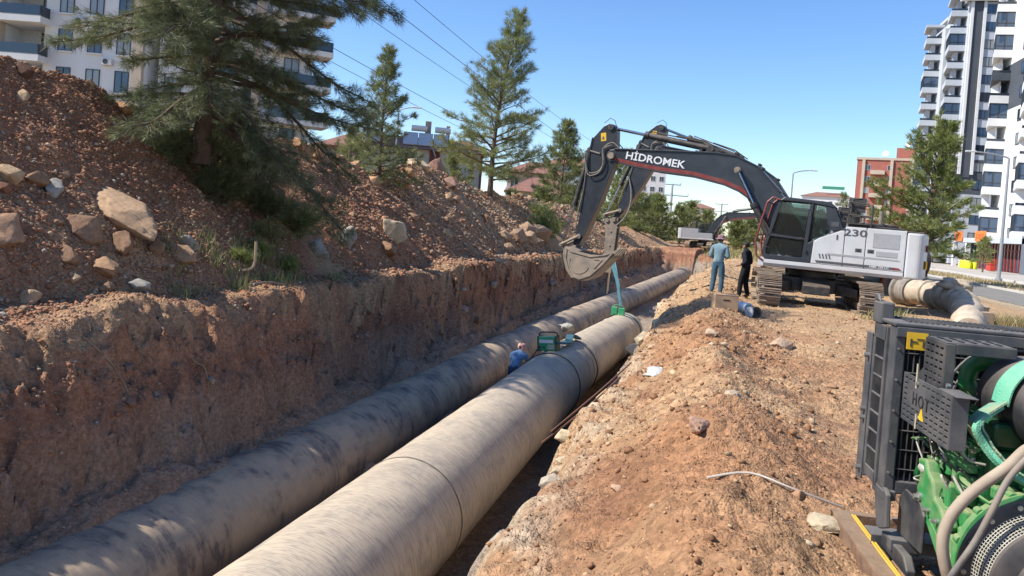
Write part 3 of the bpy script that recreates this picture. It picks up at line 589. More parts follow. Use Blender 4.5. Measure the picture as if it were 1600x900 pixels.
    # stripes
    m = MB(); m.prism([(-.20, 1.30), (-.16, 1.37), (-2.2, 1.37), (-2.28, 1.30)], 1.345, 1.349); m.build('side_stripe', DKD, E)
    m = MB(); m.prism([(-2.10, 1.305), (-2.16, 1.365), (-2.28, 1.365), (-2.36, 1.305)], 1.349, 1.352); m.build('red_chevron', REDP, E)
    m = MB(); m.prism([(-.45, 1.60), (-2.25, 1.58), (-2.32, 1.54), (-.45, 1.54)], 1.345, 1.350); m.build('grey_stripe', GRYP, E)  # thin grey stripe tapering across the side doors
    for k in range(4): m = MB(); x = -.28-k*.085; m.prism([(x, 1.43), (x-.035, 1.43), (x+.005-.0, 1.56), (x+.04, 1.56)], 1.345, 1.350); m.build('slash_mark', DKD, d0)
    if lettering:
        text('model_number', '230', .26, DKD, E, (-1.14, 1.348, 2.21), (R(90), 0, R(180)), sx=1.55, bold=.006)
        text('model_name', 'HMK 230 LC', .075, DEC, E, (-1.80, 1.352, 1.335), (R(90), 0, R(180)), sx=1.2, bold=.001)
    m = MB(); m.bx(-.70, -.665, 1.345, 1.36, 2.0, 2.13); m.build('door_knob', DKD, d0)
    # hood
    m = MB(); m.bx(-2.35, -.95, -1.0, 1.15, 2.36, 2.44); m.prism([(-1.05, 2.44), (-1.2, 2.53), (-2.1, 2.53), (-2.25, 2.44)], -.8, .95, 'y'); hd = m.build('hood', BLK2, E, bevel=.015)
    m = MB()
    for k in range(26): m.bx(-2.2+k*.042, -2.18+k*.042, .951, .965, 2.45, 2.51)
    for k in range(34): m.bx(-2.3+k*.04, -2.285+k*.04, 1.151, 1.165, 2.365, 2.43)
    m.build('hood_louvre', BLK2, hd)
    m = MB(); m.cyl((-1.0, -.35, 2.4), (-1.0, -.35, 3.0), .16, n=20); m.cyl((-1.0, -.35, 3.0), (-1.0, -.35, 3.28), .2, .19, n=20); m.build('air_precleaner', BLK2, E, smooth=True)
    m = MB(); m.cyl((-1.7, -.6, 2.5), (-1.7, -.6, 2.95), .06); m.build('exhaust', WORN, E, smooth=True)
    m = MB()   # hand rails
    for y in (1.22, .2):
        m.tube([(-.92, y, 2.38), (-.92, y, 3.08), (-1.5, y, 3.02), (-1.5, y, 2.36)], .022, 8); m.tube([(-.92, y, 2.72), (-1.5, y, 2.70)], .018, 8)
    for x, z in ((-.92, 3.08), (-1.5, 3.02), (-.92, 2.72)): m.tube([(x, 1.22, z), (x, .2, z)], .02, 8)
    m.bx(-1.52, -.9, .2, 1.24, 2.46, 2.50); m.build('hand_rail', BLK2, E)
    m = MB(); m.tube([(-.92, .15, 2.5), (-.95, .15, 3.22), (-1.2, .15, 3.25)], .02); m.box((-1.12, .12, 3.05), (.34, .06, .42)); m.build('side_mirror', BLK2, E, bevel=.01)
    # ------------- cab: y .36 .. 1.34
    y0, y1 = .36, 1.335
    P = dict(fb=(1.24, 1.27), fk=(1.26, 1.62), ft=(.93, 2.98), ftt=(.80, 3.09), rtt=(-.42, 3.02), rt=(-.56, 2.90), rb=(-.80, 2.28), r1=(-.22, 2.0), r0=(-.05, 1.27))
    m = MB(); m.prism([P['fb'], (-.05, 1.27), (-.05, 1.22), (1.2, 1.22)], y0, y1); m.prism([(1.22, 1.27), (1.22, 1.40), (-.0, 1.40), (-.05, 1.27)], y1-.03, y1+.006); cab = m.build('cab', BLK, E, bevel=.01)
    rf = MB(); rf.prism([(.97, 2.96), (.80, 3.10), (-.42, 3.03), (-.58, 2.90), (-.50, 2.88), (.0, 2.95), (.85, 2.98)], y0-.02, y1+.02); rf.build('cab_roof', BLK, cab, bevel=.025)
    def strut(a, b, w_, yy, name='pillar', d=.07):
        a = Vector((a[0], yy, a[1])); b = Vector((b[0], yy, b[1])); t = (b-a).normalized(); n_ = Vector((-t.z, 0, t.x)); mb = MB()
        vs = [p+n_*s_*w_/2+Vector((0, q, 0)) for p in (a, b) for s_ in (-1, 1) for q in (-d/2, d/2)]
        mb.add(vs, [(0, 1, 3, 2), (4, 6, 7, 5), (0, 2, 6, 4), (1, 5, 7, 3), (0, 4, 5, 1), (2, 3, 7, 6)]); return mb.build(name, BLK, cab, bevel=.012)
    for yy in (y0+.035, y1-.035):
        strut((1.22, 1.27), (1.24, 1.62), .09, yy); strut((1.235, 1.60), (.90, 2.98), .085, yy); strut((.16, 1.27), (.05, 2.98), .10, yy); strut((-.5, 2.93), (-.80, 2.26), .07, yy)
        strut((1.18, 1.98), (.12, 1.92), .07, yy, 'door_rail')
    for a, b in ((y1-.05, y1-.002), (y0+.002, y0+.05)):
        m = MB(); m.prism([(.12, 1.40), (.12, 1.80), (-.30, 2.05), (-.80, 2.30), (-.82, 2.24), (-.24, 1.98), (-.10, 1.88), (-.05, 1.27)], a, b); m.prism([(-.22, 2.95), (-.45, 2.93), (-.82, 2.30), (-.55, 2.22), (-.40, 2.4), (-.32, 2.85)], a, b); m.build('cab_panel', BLK, cab, bevel=.01)
    m = MB(); m.box((-.60, y1+.002, 2.42), (.20, .012, .13)); m.build('louvre', DKD, cab)
    def pane(pts, name='window'):
        mb = MB(); n = len(pts); mb.v = [tuple(p) for p in pts]; mb.f = [tuple(range(n))]
        c = sum((Vector(p) for p in pts), Vector())/n; nn = (Vector(pts[1])-Vector(pts[0])).cross(Vector(pts[2])-Vector(pts[0])).normalized()*.006
        mb.v += [tuple(Vector(p)+nn) for p in pts]; mb.f += [tuple(range(2*n-1, n-1, -1))]+[(i, (i+1) % n, n+(i+1) % n, n+i) for i in range(n)]; return mb.build(name, CGL, cab)
    for yy in (y1-.04, y0+.03):
        pane([(1.15, yy, 2.02), (.18, yy, 1.97), (.12, yy, 2.94), (.92, yy, 2.95)]); pane([(1.19, yy, 1.42), (.22, yy, 1.42), (.20, yy, 1.90), (1.15, yy, 1.94)]); pane([(.0, yy, 1.86), (-.32, yy, 2.04), (-.42, yy, 2.4), (-.28, yy, 2.9), (-.02, yy, 2.93)])
    pane([(1.22, y0+.06, 1.62), (1.22, y1-.06, 1.62), (.92, y1-.06, 2.94), (.92, y0+.06, 2.94)], 'windscreen'); pane([(1.235, y0+.06, 1.3), (1.235, y1-.06, 1.3), (1.24, y1-.06, 1.6), (1.24, y0+.06, 1.6)], 'lower_windscreen'); pane([(-.5, y0+.06, 2.86), (-.5, y1-.06, 2.86), (-.78, y1-.06, 2.3), (-.78, y0+.06, 2.3)], 'rear_window')
    m = MB(); m.box((.33, .85, 1.62), (.5, .5, .14)); m.box((.08, .85, 1.98), (.14, .48, .66)); m.box((.02, .85, 2.38), (.1, .26, .18)); m.box((.5, 1.12, 1.8), (.5, .12, .14)); m.box((.5, .58, 1.8), (.5, .12, .14)); m.cyl((.72, 1.12, 1.85), (.76, 1.12, 2.05), .025); m.box((.3, .85, 1.42), (.4, .4, .3)); m.box((1.0, .5, 1.9), (.08, .14, .5)); m.build('driver_seat', SEAT, cab, bevel=.03)
    m = MB(); m.cyl((.10, y1+.02, 1.55), (.10, y1+.02, 1.62), .03); m.cyl((.06, y1+.02, 2.6), (.06, y1+.02, 2.7), .03); m.box((.27, y1+.01, 1.95), (.10, .03, .05)); m.build('hinge', BLK2, cab)
    # red rails in front of cab
    m = MB()
    for yy in (1.36, .30): m.tube([(.92, yy, 3.0), (1.12, yy, 3.06), (1.26, yy, 2.92), (1.42, yy, 2.2), (1.50, yy, 1.75), (1.44, yy, 1.35), (1.25, yy, 1.22)], .028, 8)
    m.tube([(1.46, 1.36, 1.95), (1.46, .30, 1.95)], .02); m.tube([(1.26, 1.36, 2.92), (1.26, .3, 2.92)], .02); m.build('front_rail', REDP, E)
    m = MB(); m.box((1.30, 1.26, 1.18), (.16, .16, .26)); m.build('step', WHT, E, bevel=.01)
    # ------------- boom
    foot = (.45, 2.0); tip = (6.52, 4.14)
    bt = [(6.62, 4.34), (6.45, 4.37), (5.37, 4.37), (3.9, 4.38), (3.13, 4.38), (2.46, 4.31), (1.82, 4.02), (1.09, 3.28), (.45, 2.42)]; bb = [(.9, 1.98), (1.45, 2.35), (1.9, 2.84), (2.03, 3.04), (2.3, 3.21), (2.83, 3.41), (3.83, 3.61), (4.95, 3.70), (5.73, 3.81), (6.45, 3.94)]
    poly = bt+arc(foot, .24, 110, 290, 6)+bb+arc(tip, .20, -75, 60, 5)
    RB = lambda P_: rotp(P_, foot, broot)
    BM = MB(); BM.prism(RB(poly), -.27, .27); BM.prism(RB(offs(bt, .02)[1:-1]+offs(bt, -.03)[1:-1][::-1]), -.31, .31); BM.prism(RB(offs(bb, -.01)+offs(bb, .03)[::-1]), -.31, .31)
    boom = BM.build('boom', BLK, E, bevel=.012)
    m = MB(); st = bb[3:]
    for s in (1, -1):
        m.prism(RB(offs(st, .045)+offs(st, .16)[::-1]), s*.272, s*.277)
    m.build('red_stripe', REDP, boom)
    m = MB(); m.cyl((*RB([tip])[0][:1], -.42, RB([tip])[0][1]), (RB([tip])[0][0], .42, RB([tip])[0][1]), .11); m.build('pivot_pin', WORN, boom, smooth=True); m = MB(); q = RB([(2.36, 3.86)])[0]; m.cyl((q[0], -.60, q[1]), (q[0], .60, q[1]), .07)
    m.build('pivot_pin', WORN, boom, smooth=True)
    if lettering:
        a = RB([(5.45, 4.075)])[0]; t = Vector(RB([(5.0, 4.0)])[0])-Vector(RB([(6.0, 4.0)])[0])
        text('maker_name', 'HİDROMEK', .34, DEC, boom, (RB([(5.05, 4.06)])[0][0], .285, RB([(5.05, 4.06)])[0][1]), (R(90), R(6.5)-broot, R(180)), sx=1.12, bold=.006)
    m = MB()   # service pipes and hoses along the back of the boom
    for k, yy in enumerate((-.2, -.1, .1, .2)):
        pp = offs(bt, .07+.015*(k % 2))[1:-1]; m.tube([(x, yy, z) for x, z in RB(pp)], .022, 6)
    for x0, z0 in ((5.0, 4.40), (3.6, 4.42), (2.5, 4.37), (1.7, 3.95)): q = RB([(x0, z0+.03)])[0]; m.box((q[0], 0, q[1]), (.08, .56, .07))
    m.build('hydraulic_line', RUB, boom, smooth=True)
    # boom cylinders
    for s in (1, -1):
        a = Vector(RB([(2.36, 3.86)])[0]); b = Vector((1.10, 1.62)); t = (b-a).normalized(); mid = a+t*1.12
        m = MB(); m.cyl((mid.x, s*.48, mid.y), (b.x, s*.48, b.y), .095); m.cyl((mid.x, s*.48, mid.y), ((mid+t*.14).x, s*.48, (mid+t*.14).y), .118); cy = m.build('boom_cylinder', BLK2, E, smooth=True)
        m = MB(); m.cyl((a.x, s*.48, a.y), (mid.x, s*.48, mid.y), .048); m.build('rod', STL, cy, smooth=True)
        m = MB(); m.cyl((a.x, s*.41, a.y), (a.x, s*.55, a.y), .10); m.build('rod_eye', WORN, cy, smooth=True)
        m = MB(); e_ = mid+t*.2; m.tube([(e_.x, s*.6, e_.y), ((e_+t*.5).x-.12, s*.62, (e_+t*.5).y), ((e_+t*1.0).x-.2, s*.6, (e_+t*1.0).y-.1), (b.x-.1, s*.3, b.y)], .022, 6); m.build('hose', RUB, cy, smooth=True)
    # ------------- stick about the tip pin
    T = RB([tip])[0]; RS0 = lambda P_: rotp([(x+T[0]-tip[0], z+T[1]-tip[1]) for x, z in P_], T, srot); RS = RS0
    sp = [(6.60, 5.20), (6.47, 5.05), (6.42, 4.3), (6.52, 3.74), (6.86, 2.61), (7.33, 1.32), (7.40, 1.18), (7.50, 1.0)]+arc((7.62, .93), .13, -120, 60, 4)+[(7.62, 1.3), (7.5, 2.22), (7.36, 4.2), (7.28, 4.72), (6.92, 5.14), (6.76, 5.22)]
    m = MB(); m.prism(RS(sp), -.19, .19); m.prism(RS([(6.44, 4.3), (6.54, 3.74), (6.88, 2.61), (7.34, 1.35), (7.30, 1.33), (6.82, 2.6), (6.48, 3.72), (6.38, 4.3)]), -.22, .22); m.prism(RS([(7.33, 4.2), (7.47, 2.22), (7.53, 2.22), (7.40, 4.2), (7.31, 4.75), (7.27, 4.7)]), -.22, .22); stick = m.build('stick', BLK, E, bevel=.012)
    m = MB(); m.prism(RS([(6.98, 4.62), (6.80, 4.65), (6.83, 4.92), (7.01, 4.89)]), .192, .196); dc = m.build('warning_label', YEL, stick)
    m = MB(); m.prism(RS([(6.96, 4.68), (6.85, 4.69), (6.91, 4.82)]), .196, .198); m.build('label_mark', DKD, dc)
    for pc_, hw_, r_ in (((6.66, 5.10), .25, .10), ((7.62, .93), .28, .09), ((7.47, 1.37), .27, .08)): m = MB(); q = RS([pc_])[0]; m.cyl((q[0], -hw_, q[1]), (q[0], hw_, q[1]), r_); m.build('pivot_pin', WORN if r_ < .1 else BLK2, stick, smooth=True)
    # stick cylinder on the boom
    a = Vector(RB([(3.30, 4.52)])[0]); b = Vector(RS([(6.66, 5.10)])[0]); t = (b-a).normalized()
    e_ = a+t*2.25
    m = MB(); m.cyl((a.x, 0, a.y), (e_.x, 0, e_.y), .105); m.cyl((e_-t*.12).to_3d().xzy if False else ((e_-t*.12).x, 0, (e_-t*.12).y), (e_.x, 0, e_.y), .13); m.cyl((a.x, -.2, a.y), (a.x, .2, a.y), .09); m.prism(RB([(3.0, 4.36), (3.5, 4.36), (3.38, 4.60), (3.22, 4.60)]), -.16, -.11); m.prism(RB([(3.0, 4.36), (3.5, 4.36), (3.38, 4.60), (3.22, 4.60)]), .11, .16)
    n_ = Vector((-t.y, t.x)); m.tube([((a+t*.3+n_*.15).x, .03, (a+t*.3+n_*.15).y), ((e_-t*.2+n_*.15).x, .03, (e_-t*.2+n_*.15).y)], .022, 6); m.tube([((a-t*.3+n_*.05).x, .1, (a-t*.3+n_*.05).y), ((a+t*.3+n_*.2).x, .1, (a+t*.3+n_*.2).y), ((a+t*1.2+n_*.17).x, .1, (a+t*1.2+n_*.17).y)], .025, 6)
    cy = m.build('stick_cylinder', BLK2, E, smooth=True)
    m = MB(); m.cyl((e_.x, 0, e_.y), (b.x, 0, b.y), .05); m.build('rod', STL, cy, smooth=True)
    # bucket cylinder on the stick
    K = Vector(RS([(8.09, 1.03)])[0]); a = Vector(RS([(7.42, 4.30)])[0]); t = (K-a).normalized(); e_ = a+t*1.95
    m = MB(); m.cyl((a.x, 0, a.y), (e_.x, 0, e_.y), .085); m.cyl(((e_-t*.14).x, 0, (e_-t*.14).y), (e_.x, 0, e_.y), .11); m.prism(RS([(7.3, 4.5), (7.36, 4.1), (7.5, 4.22), (7.48, 4.38)]), -.12, .12); cy = m.build('bucket_cylinder', BLK2, E, smooth=True)
    m = MB(); m.cyl((e_.x, 0, e_.y), (K.x, 0, K.y), .042); m.build('rod', STL, cy, smooth=True)
    m = MB(); P1 = Vector(RS([(7.47, 1.37)])[0]); PB = Vector(RS([(7.62, .93)])[0])
    for s in (1, -1):
        m.cyl((P1.x, s*.24, P1.y), (K.x, s*.24, K.y), .05)
    m.cyl((K.x, -.28, K.y), (K.x, .28, K.y), .06); B2 = rotp([(7.98, .72)], (7.62, .93), 0)[0]
    B2 = (PB.x+(7.98-7.62)*math.cos(trot)-(.72-.93)*math.sin(trot), PB.y+(7.98-7.62)*math.sin(trot)+(.72-.93)*math.cos(trot)); m.cyl((K.x, 0, K.y), (B2[0], 0, B2[1]), .06); m.build('linkage', WORN, E, smooth=True)
    # hoses round the stick pivot
    m = MB()
    for k, (dy, dr) in enumerate(((.24, 0), (.30, .08), (-.24, 0))):
        pts = [(6.3, 4.42), (6.55, 4.50+dr), (6.85, 4.35), (6.80, 3.95-dr), (6.95, 3.62-dr), (7.3, 3.55-dr), (7.45, 3.95), (7.47, 4.2)] if k < 2 else [(6.3, 4.42), (6.7, 4.7), (7.0, 4.2), (7.2, 3.6), (7.38, 3.0)]
        P_ = RS(pts); xs_ = [Vector((x, dy, z)) for x, z in P_]; sm = []
        for i in range(len(xs_)-1):
            p0, p1_, p2_, p3 = xs_[max(i-1, 0)], xs_[i], xs_[i+1], xs_[min(i+2, len(xs_)-1)]
            for j in range(4): u = j/4; sm.append(.5*((2*p1_)+(-p0+p2_)*u+(2*p0-5*p1_+4*p2_-p3)*u*u+(-p0+3*p1_-3*p2_+p3)*u**3))
        m.tube(sm+[xs_[-1]], .019, 6)
    m.tube([(x, .205, z) for x, z in RS([(7.42, 3.9), (7.44, 3.0), (7.58, 2.2), (7.62, 1.6)])], .02, 6)
    m.tube([(x, .21, z) for x, z in RS([(6.98, 4.2), (7.32, 4.28)])], .03, 6)
    m.build('hose', HOSE, stick, smooth=True)
    m = MB(); q = RS([(6.95, 5.25), (6.75, 5.42), (6.58, 5.34), (6.5, 5.1)]); m.tube([(x, .1, z) for x, z in q], .012, 5); m.build('grease_hose', RUB, stick)
    # ------------- tool
    LASTPB = Matrix.Translation(loc) @ Matrix.Rotation(rz, 4, 'Z') @ Matrix.Rotation(R(-.7), 4, 'Y') @ Vector((PB.x+.1, 0, PB.y))
    if tool != 'bucket': globals()['BRK'] = LASTPB
    TT = lambda P_: rotp([((x-7.62)*.86+PB.x, (z-.93)*.86+PB.y) for x, z in P_], (PB.x, PB.y), trot)
    if tool == 'bucket':
        back = [(7.86, .98), (7.88, .55), (7.72, .10), (7.50, -.16), (7.15, -.26), (6.71, -.07), (6.24, .43), (5.90, .86)]
        m = MB(); m.prism(TT(back+offs(back, .045)[::-1]), -BW, BW); m.prism(TT([(7.86, .98), (7.5, .98), (7.30, .88), (7.32, .84), (7.88, .9)]), -BW, BW); bk = m.build('bucket', BKT, E)
        side = [(7.84, .95), (7.84, .52), (7.68, .1), (7.48, -.15), (7.15, -.24), (6.71, -.05), (6.24, .43), (5.86, .93), (6.05, .92), (6.34, .78), (6.78, .76), (7.39, .85), (7.6, .95)]
        for s in (1, -1):
            m = MB(); m.prism(TT(side), s*BW, s*(BW+.03)); sd = m.build('side_plate', BKT, bk)
            m = MB(); rr = offs(side[:8], -.075); m.prism(TT([(x, z) for x, z in side[:8]]+offs(side[:8], -.06)[::-1]), s*(BW+.03), s*(BW+.055))
            a_ = arc((7.22, .42), .44, 200, 380, 12); m.prism(TT(a_+arc((7.22, .42), .40, 380, 200, 12)), s*(BW+.03), s*(BW+.045))
            m.prism(TT([(5.86, .93), (6.20, .80), (6.78, .68), (7.6, .80), (7.84, .95), (7.6, .97), (7.39, .87), (6.78, .78), (6.34, .80), (6.05, .94)]), s*(BW+.03), s*(BW+.06))
            m.prism(TT([(6.62, .60), (6.36, .60), (6.62, .27), (6.56, .27), (6.28, .62), (6.62, .65)]), s*(BW+.03), s*(BW+.05)); m.build('side_rib', BKT, sd)
        for k in range(4):
            y = -.36+k*.24; m = MB(); m.prism(TT([(6.08, .66), (5.92, .72), (5.60, 1.13), (5.66, 1.14), (6.05, .86)]), y-.045, y+.045); m.build('bucket_tooth', WORN, bk, bevel=.01)
        for s in (1, -1): m = MB(); m.prism(TT([(7.5, .9), (7.52, 1.05), (7.62, 1.08), (7.74, 1.02), (8.04, .80), (8.06, .66), (7.96, .62), (7.84, .70), (7.8, .9)]), s*.14, s*.22); m.build('bucket_ear', WORN, bk, bevel=.01)
        m = MB(); m.lathe([(.05, -.02), (.11, -.02), (.11, .02), (.05, .02)], (*TT([(7.62, .93)])[0][:1], .255, TT([(7.62, .93)])[0][1]), (0, 1, 0), 16); m.build('pin_collar', WORN, bk)
    else:
        m = MB()
        for s in (1, -1): m.prism([(PB.x-.18, PB.y+.12), (PB.x+.42, PB.y+.10), (PB.x+.36, PB.y-.35), (PB.x+.28, PB.y-2.25), (PB.x-.08, PB.y-2.25), (PB.x-.16, PB.y-.35)], s*.14, s*.19)
        m.cyl((PB.x, -.24, PB.y), (PB.x, .24, PB.y), .10); m.cyl((PB.x+.30, -.24, PB.y-.05), (PB.x+.30, .24, PB.y-.05), .09)
        for zz in (-.5, -1.1, -1.8): m.cyl((PB.x+.1, -.22, PB.y+zz), (PB.x+.1, .22, PB.y+zz), .04)
        hb = m.build('breaker', WORN, E, bevel=.01)
        m = MB(); m.bx(PB.x-.06, PB.x+.26, -.13, .13, PB.y-2.1, PB.y-.3); m.build('breaker_body', BLK2, hb, bevel=.02)
        m = MB(); m.tube([(PB.x+.1, 0, PB.y-2.1), (PB.x+.1, 0, PB.y-2.95), (PB.x+.1, 0, PB.y-3.15)], [.075, .07, .04], 16); m.build('chisel', STL, hb, smooth=True)
        m = MB()
        for k, rr in enumerate((.5, .62)):
            P_ = [(PB.x-.5, .25, PB.y+1.8), (PB.x-.75-rr*.2, .3, PB.y+.9), (PB.x-.6-rr*.2, .32, PB.y+.1), (PB.x-.1, .28, PB.y-.25)]
            m.tube([Vector(P_[0])*(1-u)**3+3*Vector(P_[1])*u*(1-u)**2+3*Vector(P_[2])*u*u*(1-u)+Vector(P_[3])*u**3 for u in [i/14 for i in range(15)]], .025, 6)
        m.build('hose', HOSE, hb, smooth=True)
    return E
e1 = excavator((2.95, 24.5, .0), R(168), 'nearest white and black excavator with its bucket hanging over the trench', R(-78), lettering=True)
e2 = excavator((3.59, 30.93, .0), R(168), 'excavator behind the nearest one, its breaker arm holding the blue sling', R(-78), broot=R(8.7), srot=R(10.5), tool='breaker', detail=1)
e3 = excavator((-.9, 93, .1), R(-8), 'distant excavator with pale counterweight beyond the trench end, arm reaching right', R(80), broot=R(2), srot=R(-4), trot=R(-10), detail=1)
# ================================================================ PEOPLE
SKIN = mat('skin', (.26, .14, .09), (.22, .12, .08), rough=.6, scale=20)
def catmull(P, n=6):
    P = [Vector(p) for p in P]; o = []
    for i in range(len(P)-1):
        a, b, c, d = P[max(i-1, 0)], P[i], P[i+1], P[min(i+2, len(P)-1)]
        for j in range(n): u = j/n; o.append(.5*((2*b)+(-a+c)*u+(2*a-5*b+4*c-d)*u*u+(-a+3*b-3*c+d)*u**3))
    return o+[P[-1]]
def person(loc, rz, J, mats, label, hat=None, haircol=(.02, .016, .014), scale=1.0, group=None):
    """J: joint dict in metres, local: +Y is where the chest faces"""
    root = empty('person', loc, rz, label, 'person', group, scale=scale)
    V = []; E_ = []; Rr = []; reg = []
    def chain(names, pts, rad, rg, start=None):
        prev = start
        for p, r_ in zip(pts, rad):
            V.append(p); Rr.append(r_); reg.append(rg); i = len(V)-1
            if prev is not None: E_.append((prev, i))
            prev = i
        return prev
    pel = chain('', [J['pelvis']], [(.165, .13)], 'p'); 
    wa = chain('', [J['waist']], [(.165, .125)], 's', pel); ch = chain('', [J['chest']], [(.19, .135)], 's', wa); ne0 = chain('', [J['neck0']], [(.135, .09)], 's', ch); ne = chain('', [J['neck']], [(.055, .055)], 'k', ne0)
    hd = Vector(J['head']); h0 = chain('', [hd+Vector((0, .01, -.07)), hd, hd+Vector((0, -.005, .065))], [(.062, .072), (.078, .092), (.066, .078)], 'k', ne)
    for s in ('l', 'r'):
        sh, el, wr, ha = [Vector(J[k+s]) for k in ('sh', 'el', 'wr', 'ha')]
        a = chain('', [sh, sh.lerp(el, .5), el, el.lerp(wr, .5)], [(.082,)*2, (.07,)*2, (.06,)*2, (.052,)*2], 's', ne0)
        a = chain('', [wr-(wr-el)*.12], [(.034,)*2], 's' if J.get('long', True) else 'k', a); a = chain('', [wr, ha], [(.026,)*2, (.032, .018)], 'k', a)
        d = (ha-wr).normalized(); u, v = perp(d)
        for k, (o, ln) in enumerate(((-.03, .07), (-.01, .08), (.01, .078), (.03, .062))):
            b = ha+u*o+d*.03; chain('', [b, b+d*ln*.55+v*.01, b+d*ln+v*.03], [(.0095,)*2, (.009,)*2, (.0075,)*2], 'k', a)
        b = ha-d*.03+u*(-.035); chain('', [b, b+d*.045-u*.02], [(.011,)*2, (.009,)*2], 'k', a)
        hp, kn, an, to = [Vector(J[k+s]) for k in ('hp', 'kn', 'an', 'to')]
        a = chain('', [hp, hp.lerp(kn, .5), kn, kn.lerp(an, .4), an+Vector((0, 0, .03))], [(.112, .118), (.102, .106), (.085,)*2, (.082,)*2, (.074,)*2], 'p', pel)
        chain('', [an-Vector((0, .02, .03)), an.lerp(to, .5)-Vector((0, 0, .02)), to], [(.05, .045), (.045, .04), (.036, .03)], 'f', a)
    me = bpy.data.meshes.new('body'); me.from_pydata([tuple(v) for v in V], E_, [])
    tmp = bpy.data.objects.new('tmp', me); COL.objects.link(tmp); sk = tmp.modifiers.new('s', 'SKIN'); sk.use_smooth_shade = True; sk.branch_smoothing = .4
    if not me.skin_vertices: bpy.context.view_layer.objects.active = tmp; 
    sv = me.skin_vertices[0].data
    for i, r_ in enumerate(Rr): sv[i].radius = r_; sv[i].use_root = (i == 0)
    su = tmp.modifiers.new('u', 'SUBSURF'); su.levels = 2; su.render_levels = 2
    dg = bpy.context.evaluated_depsgraph_get(); out = bpy.data.meshes.new_from_object(tmp.evaluated_get(dg)); bpy.data.objects.remove(tmp)
    out.materials.clear(); order = {'k': 0, 's': 1, 'p': 2, 'f': 3}
    for k in ('k', 's', 'p', 'f'): out.materials.append(mats[k])
    A = np.array([tuple(v) for v in V]); ed = np.array(E_)
    for p in out.polygons:
        c = np.array(p.center[:]); a = A[ed[:, 0]]; b = A[ed[:, 1]]; t = np.clip(((c-a)*(b-a)).sum(1)/np.maximum(((b-a)**2).sum(1), 1e-9), 0, 1); q = a+(b-a)*t[:, None]
        rad = np.array([max(Rr[i])*(1-tt)+max(Rr[j])*tt for (i, j), tt in zip(E_, t)]); k = np.argmin(np.linalg.norm(c-q, axis=1)-rad)
        i = E_[k][1] if t[k] > .5 else E_[k][0]; g = reg[i]
        if g == 's' and c[2] < J['pelvis'][2]-.06 and not J.get('bent'): g = 'p'
        if g == 'p' and c[2] > J['pelvis'][2]+.02 and not J.get('bent'): g = 's'
        p.material_index = order[g]; p.use_smooth = True
    body = link('body', out, None, root)
    hm = mat('hair%02d' % int(haircol[0]*1000), haircol, rough=.8, scale=40)
    # face: nose, ears, brows, mouth and eyes
    m = MB(); m.add([hd+Vector(p) for p in ((-.012, .088, -.03), (.012, .088, -.03), (0, .112, -.028), (0, .086, .015))], [(0, 1, 2), (0, 2, 3), (1, 3, 2), (0, 3, 1)]); m.build('nose', mats['k'], root, smooth=True)
    for s in (-1, 1):
        m = MB(); m.lathe([(.004, -.006), (.028, -.004), (.03, .004), (.01, .008)], hd+Vector((s*.080, -.005, -.012)), (s, .2, 0), 10); m.build('ear', mats['k'], root, smooth=True)
        m = MB(); m.lathe([(.001, 0), (.011, .001), (.004, .005)], hd+Vector((s*.031, .082, .012)), (0, 1, 0), 8); m.build('eye', mat('eye', (.05, .04, .035), rough=.2), root)
    m = MB(); m.box(hd+Vector((0, .086, -.055)), (.045, .012, .008)); m.build('mouth', mat('lips', (.16, .07, .055)), root)
    # hair cap
    v, f = I3v.copy(), I3f; keep = [k for k in range(len(f)) if (v[f[k]].mean(0)[2] > .05 or v[f[k]].mean(0)[1] < -.25) and v[f[k]].mean(0)[2] > -.55]
    me = np_mesh('hair', v*np.array([.087, .102, .100])*(1+.03*fbm(v[:, 0]*9, v[:, 1]*9+v[:, 2]*7, 2, 5)[:, None])+np.array(hd+Vector((0, -.008, .025))), f[keep]); link('hair', me, hm, root, smooth=True)
    if hat:
        hmm = mat(*hat[1:]) if False else hat[0]; m = MB(); m.lathe([(.175, -.035), (.15, -.012), (.105, .0), (.104, .05), (.092, .085), (.05, .105), (.01, .11)], hd+Vector((0, 0, .04)), (0, .08, 1), 28); m.build('hat', hmm, root, smooth=True)
    return root
def cloth(n, c, c2, sc=6, bump=.35): return mat(n, c, c2, rough=.9, scale=sc, bump=bump, bscale=18, spec=.2)
SHOE = cloth('shoe', (.06, .05, .04), (.16, .11, .07))
J1 = dict(pelvis=(0, 0, .93), waist=(0, .0, 1.06), chest=(0, .01, 1.24), neck0=(0, .03, 1.41), neck=(0, .05, 1.49), head=(0, .085, 1.60),
          shl=(-.19, .02, 1.385), ell=(-.255, -.01, 1.10), wrl=(-.13, .22, 1.06), hal=(-.07, .28, 1.08), shr=(.19, .02, 1.385), elr=(.26, -.01, 1.10), wrr=(.14, .22, 1.08), har=(.08, .28, 1.11),
          hpl=(-.095, 0, .88), knl=(-.115, .02, .48), anl=(-.14, -.01, .10), tol=(-.17, .15, .045), hpr=(.095, 0, .88), knr=(.11, .03, .48), anr=(.11, .0, .10), tor=(.13, .16, .045))
teal = cloth('teal_shirt', (.12, .20, .24), (.20, .28, .31)); teal2 = cloth('teal_trousers', (.04, .09, .13), (.07, .13, .17))
HATM = cloth('maroon_hat', (.20, .10, .11), (.30, .20, .20))
person((.24, 23.3, gh(.24, 23.3)-.03), R(-12), J1, dict(k=SKIN, s=teal, p=teal2, f=SHOE), 'person in pale teal work clothes and brimmed hat, seen from behind beside the excavator', hat=(HATM,), scale=1.0)
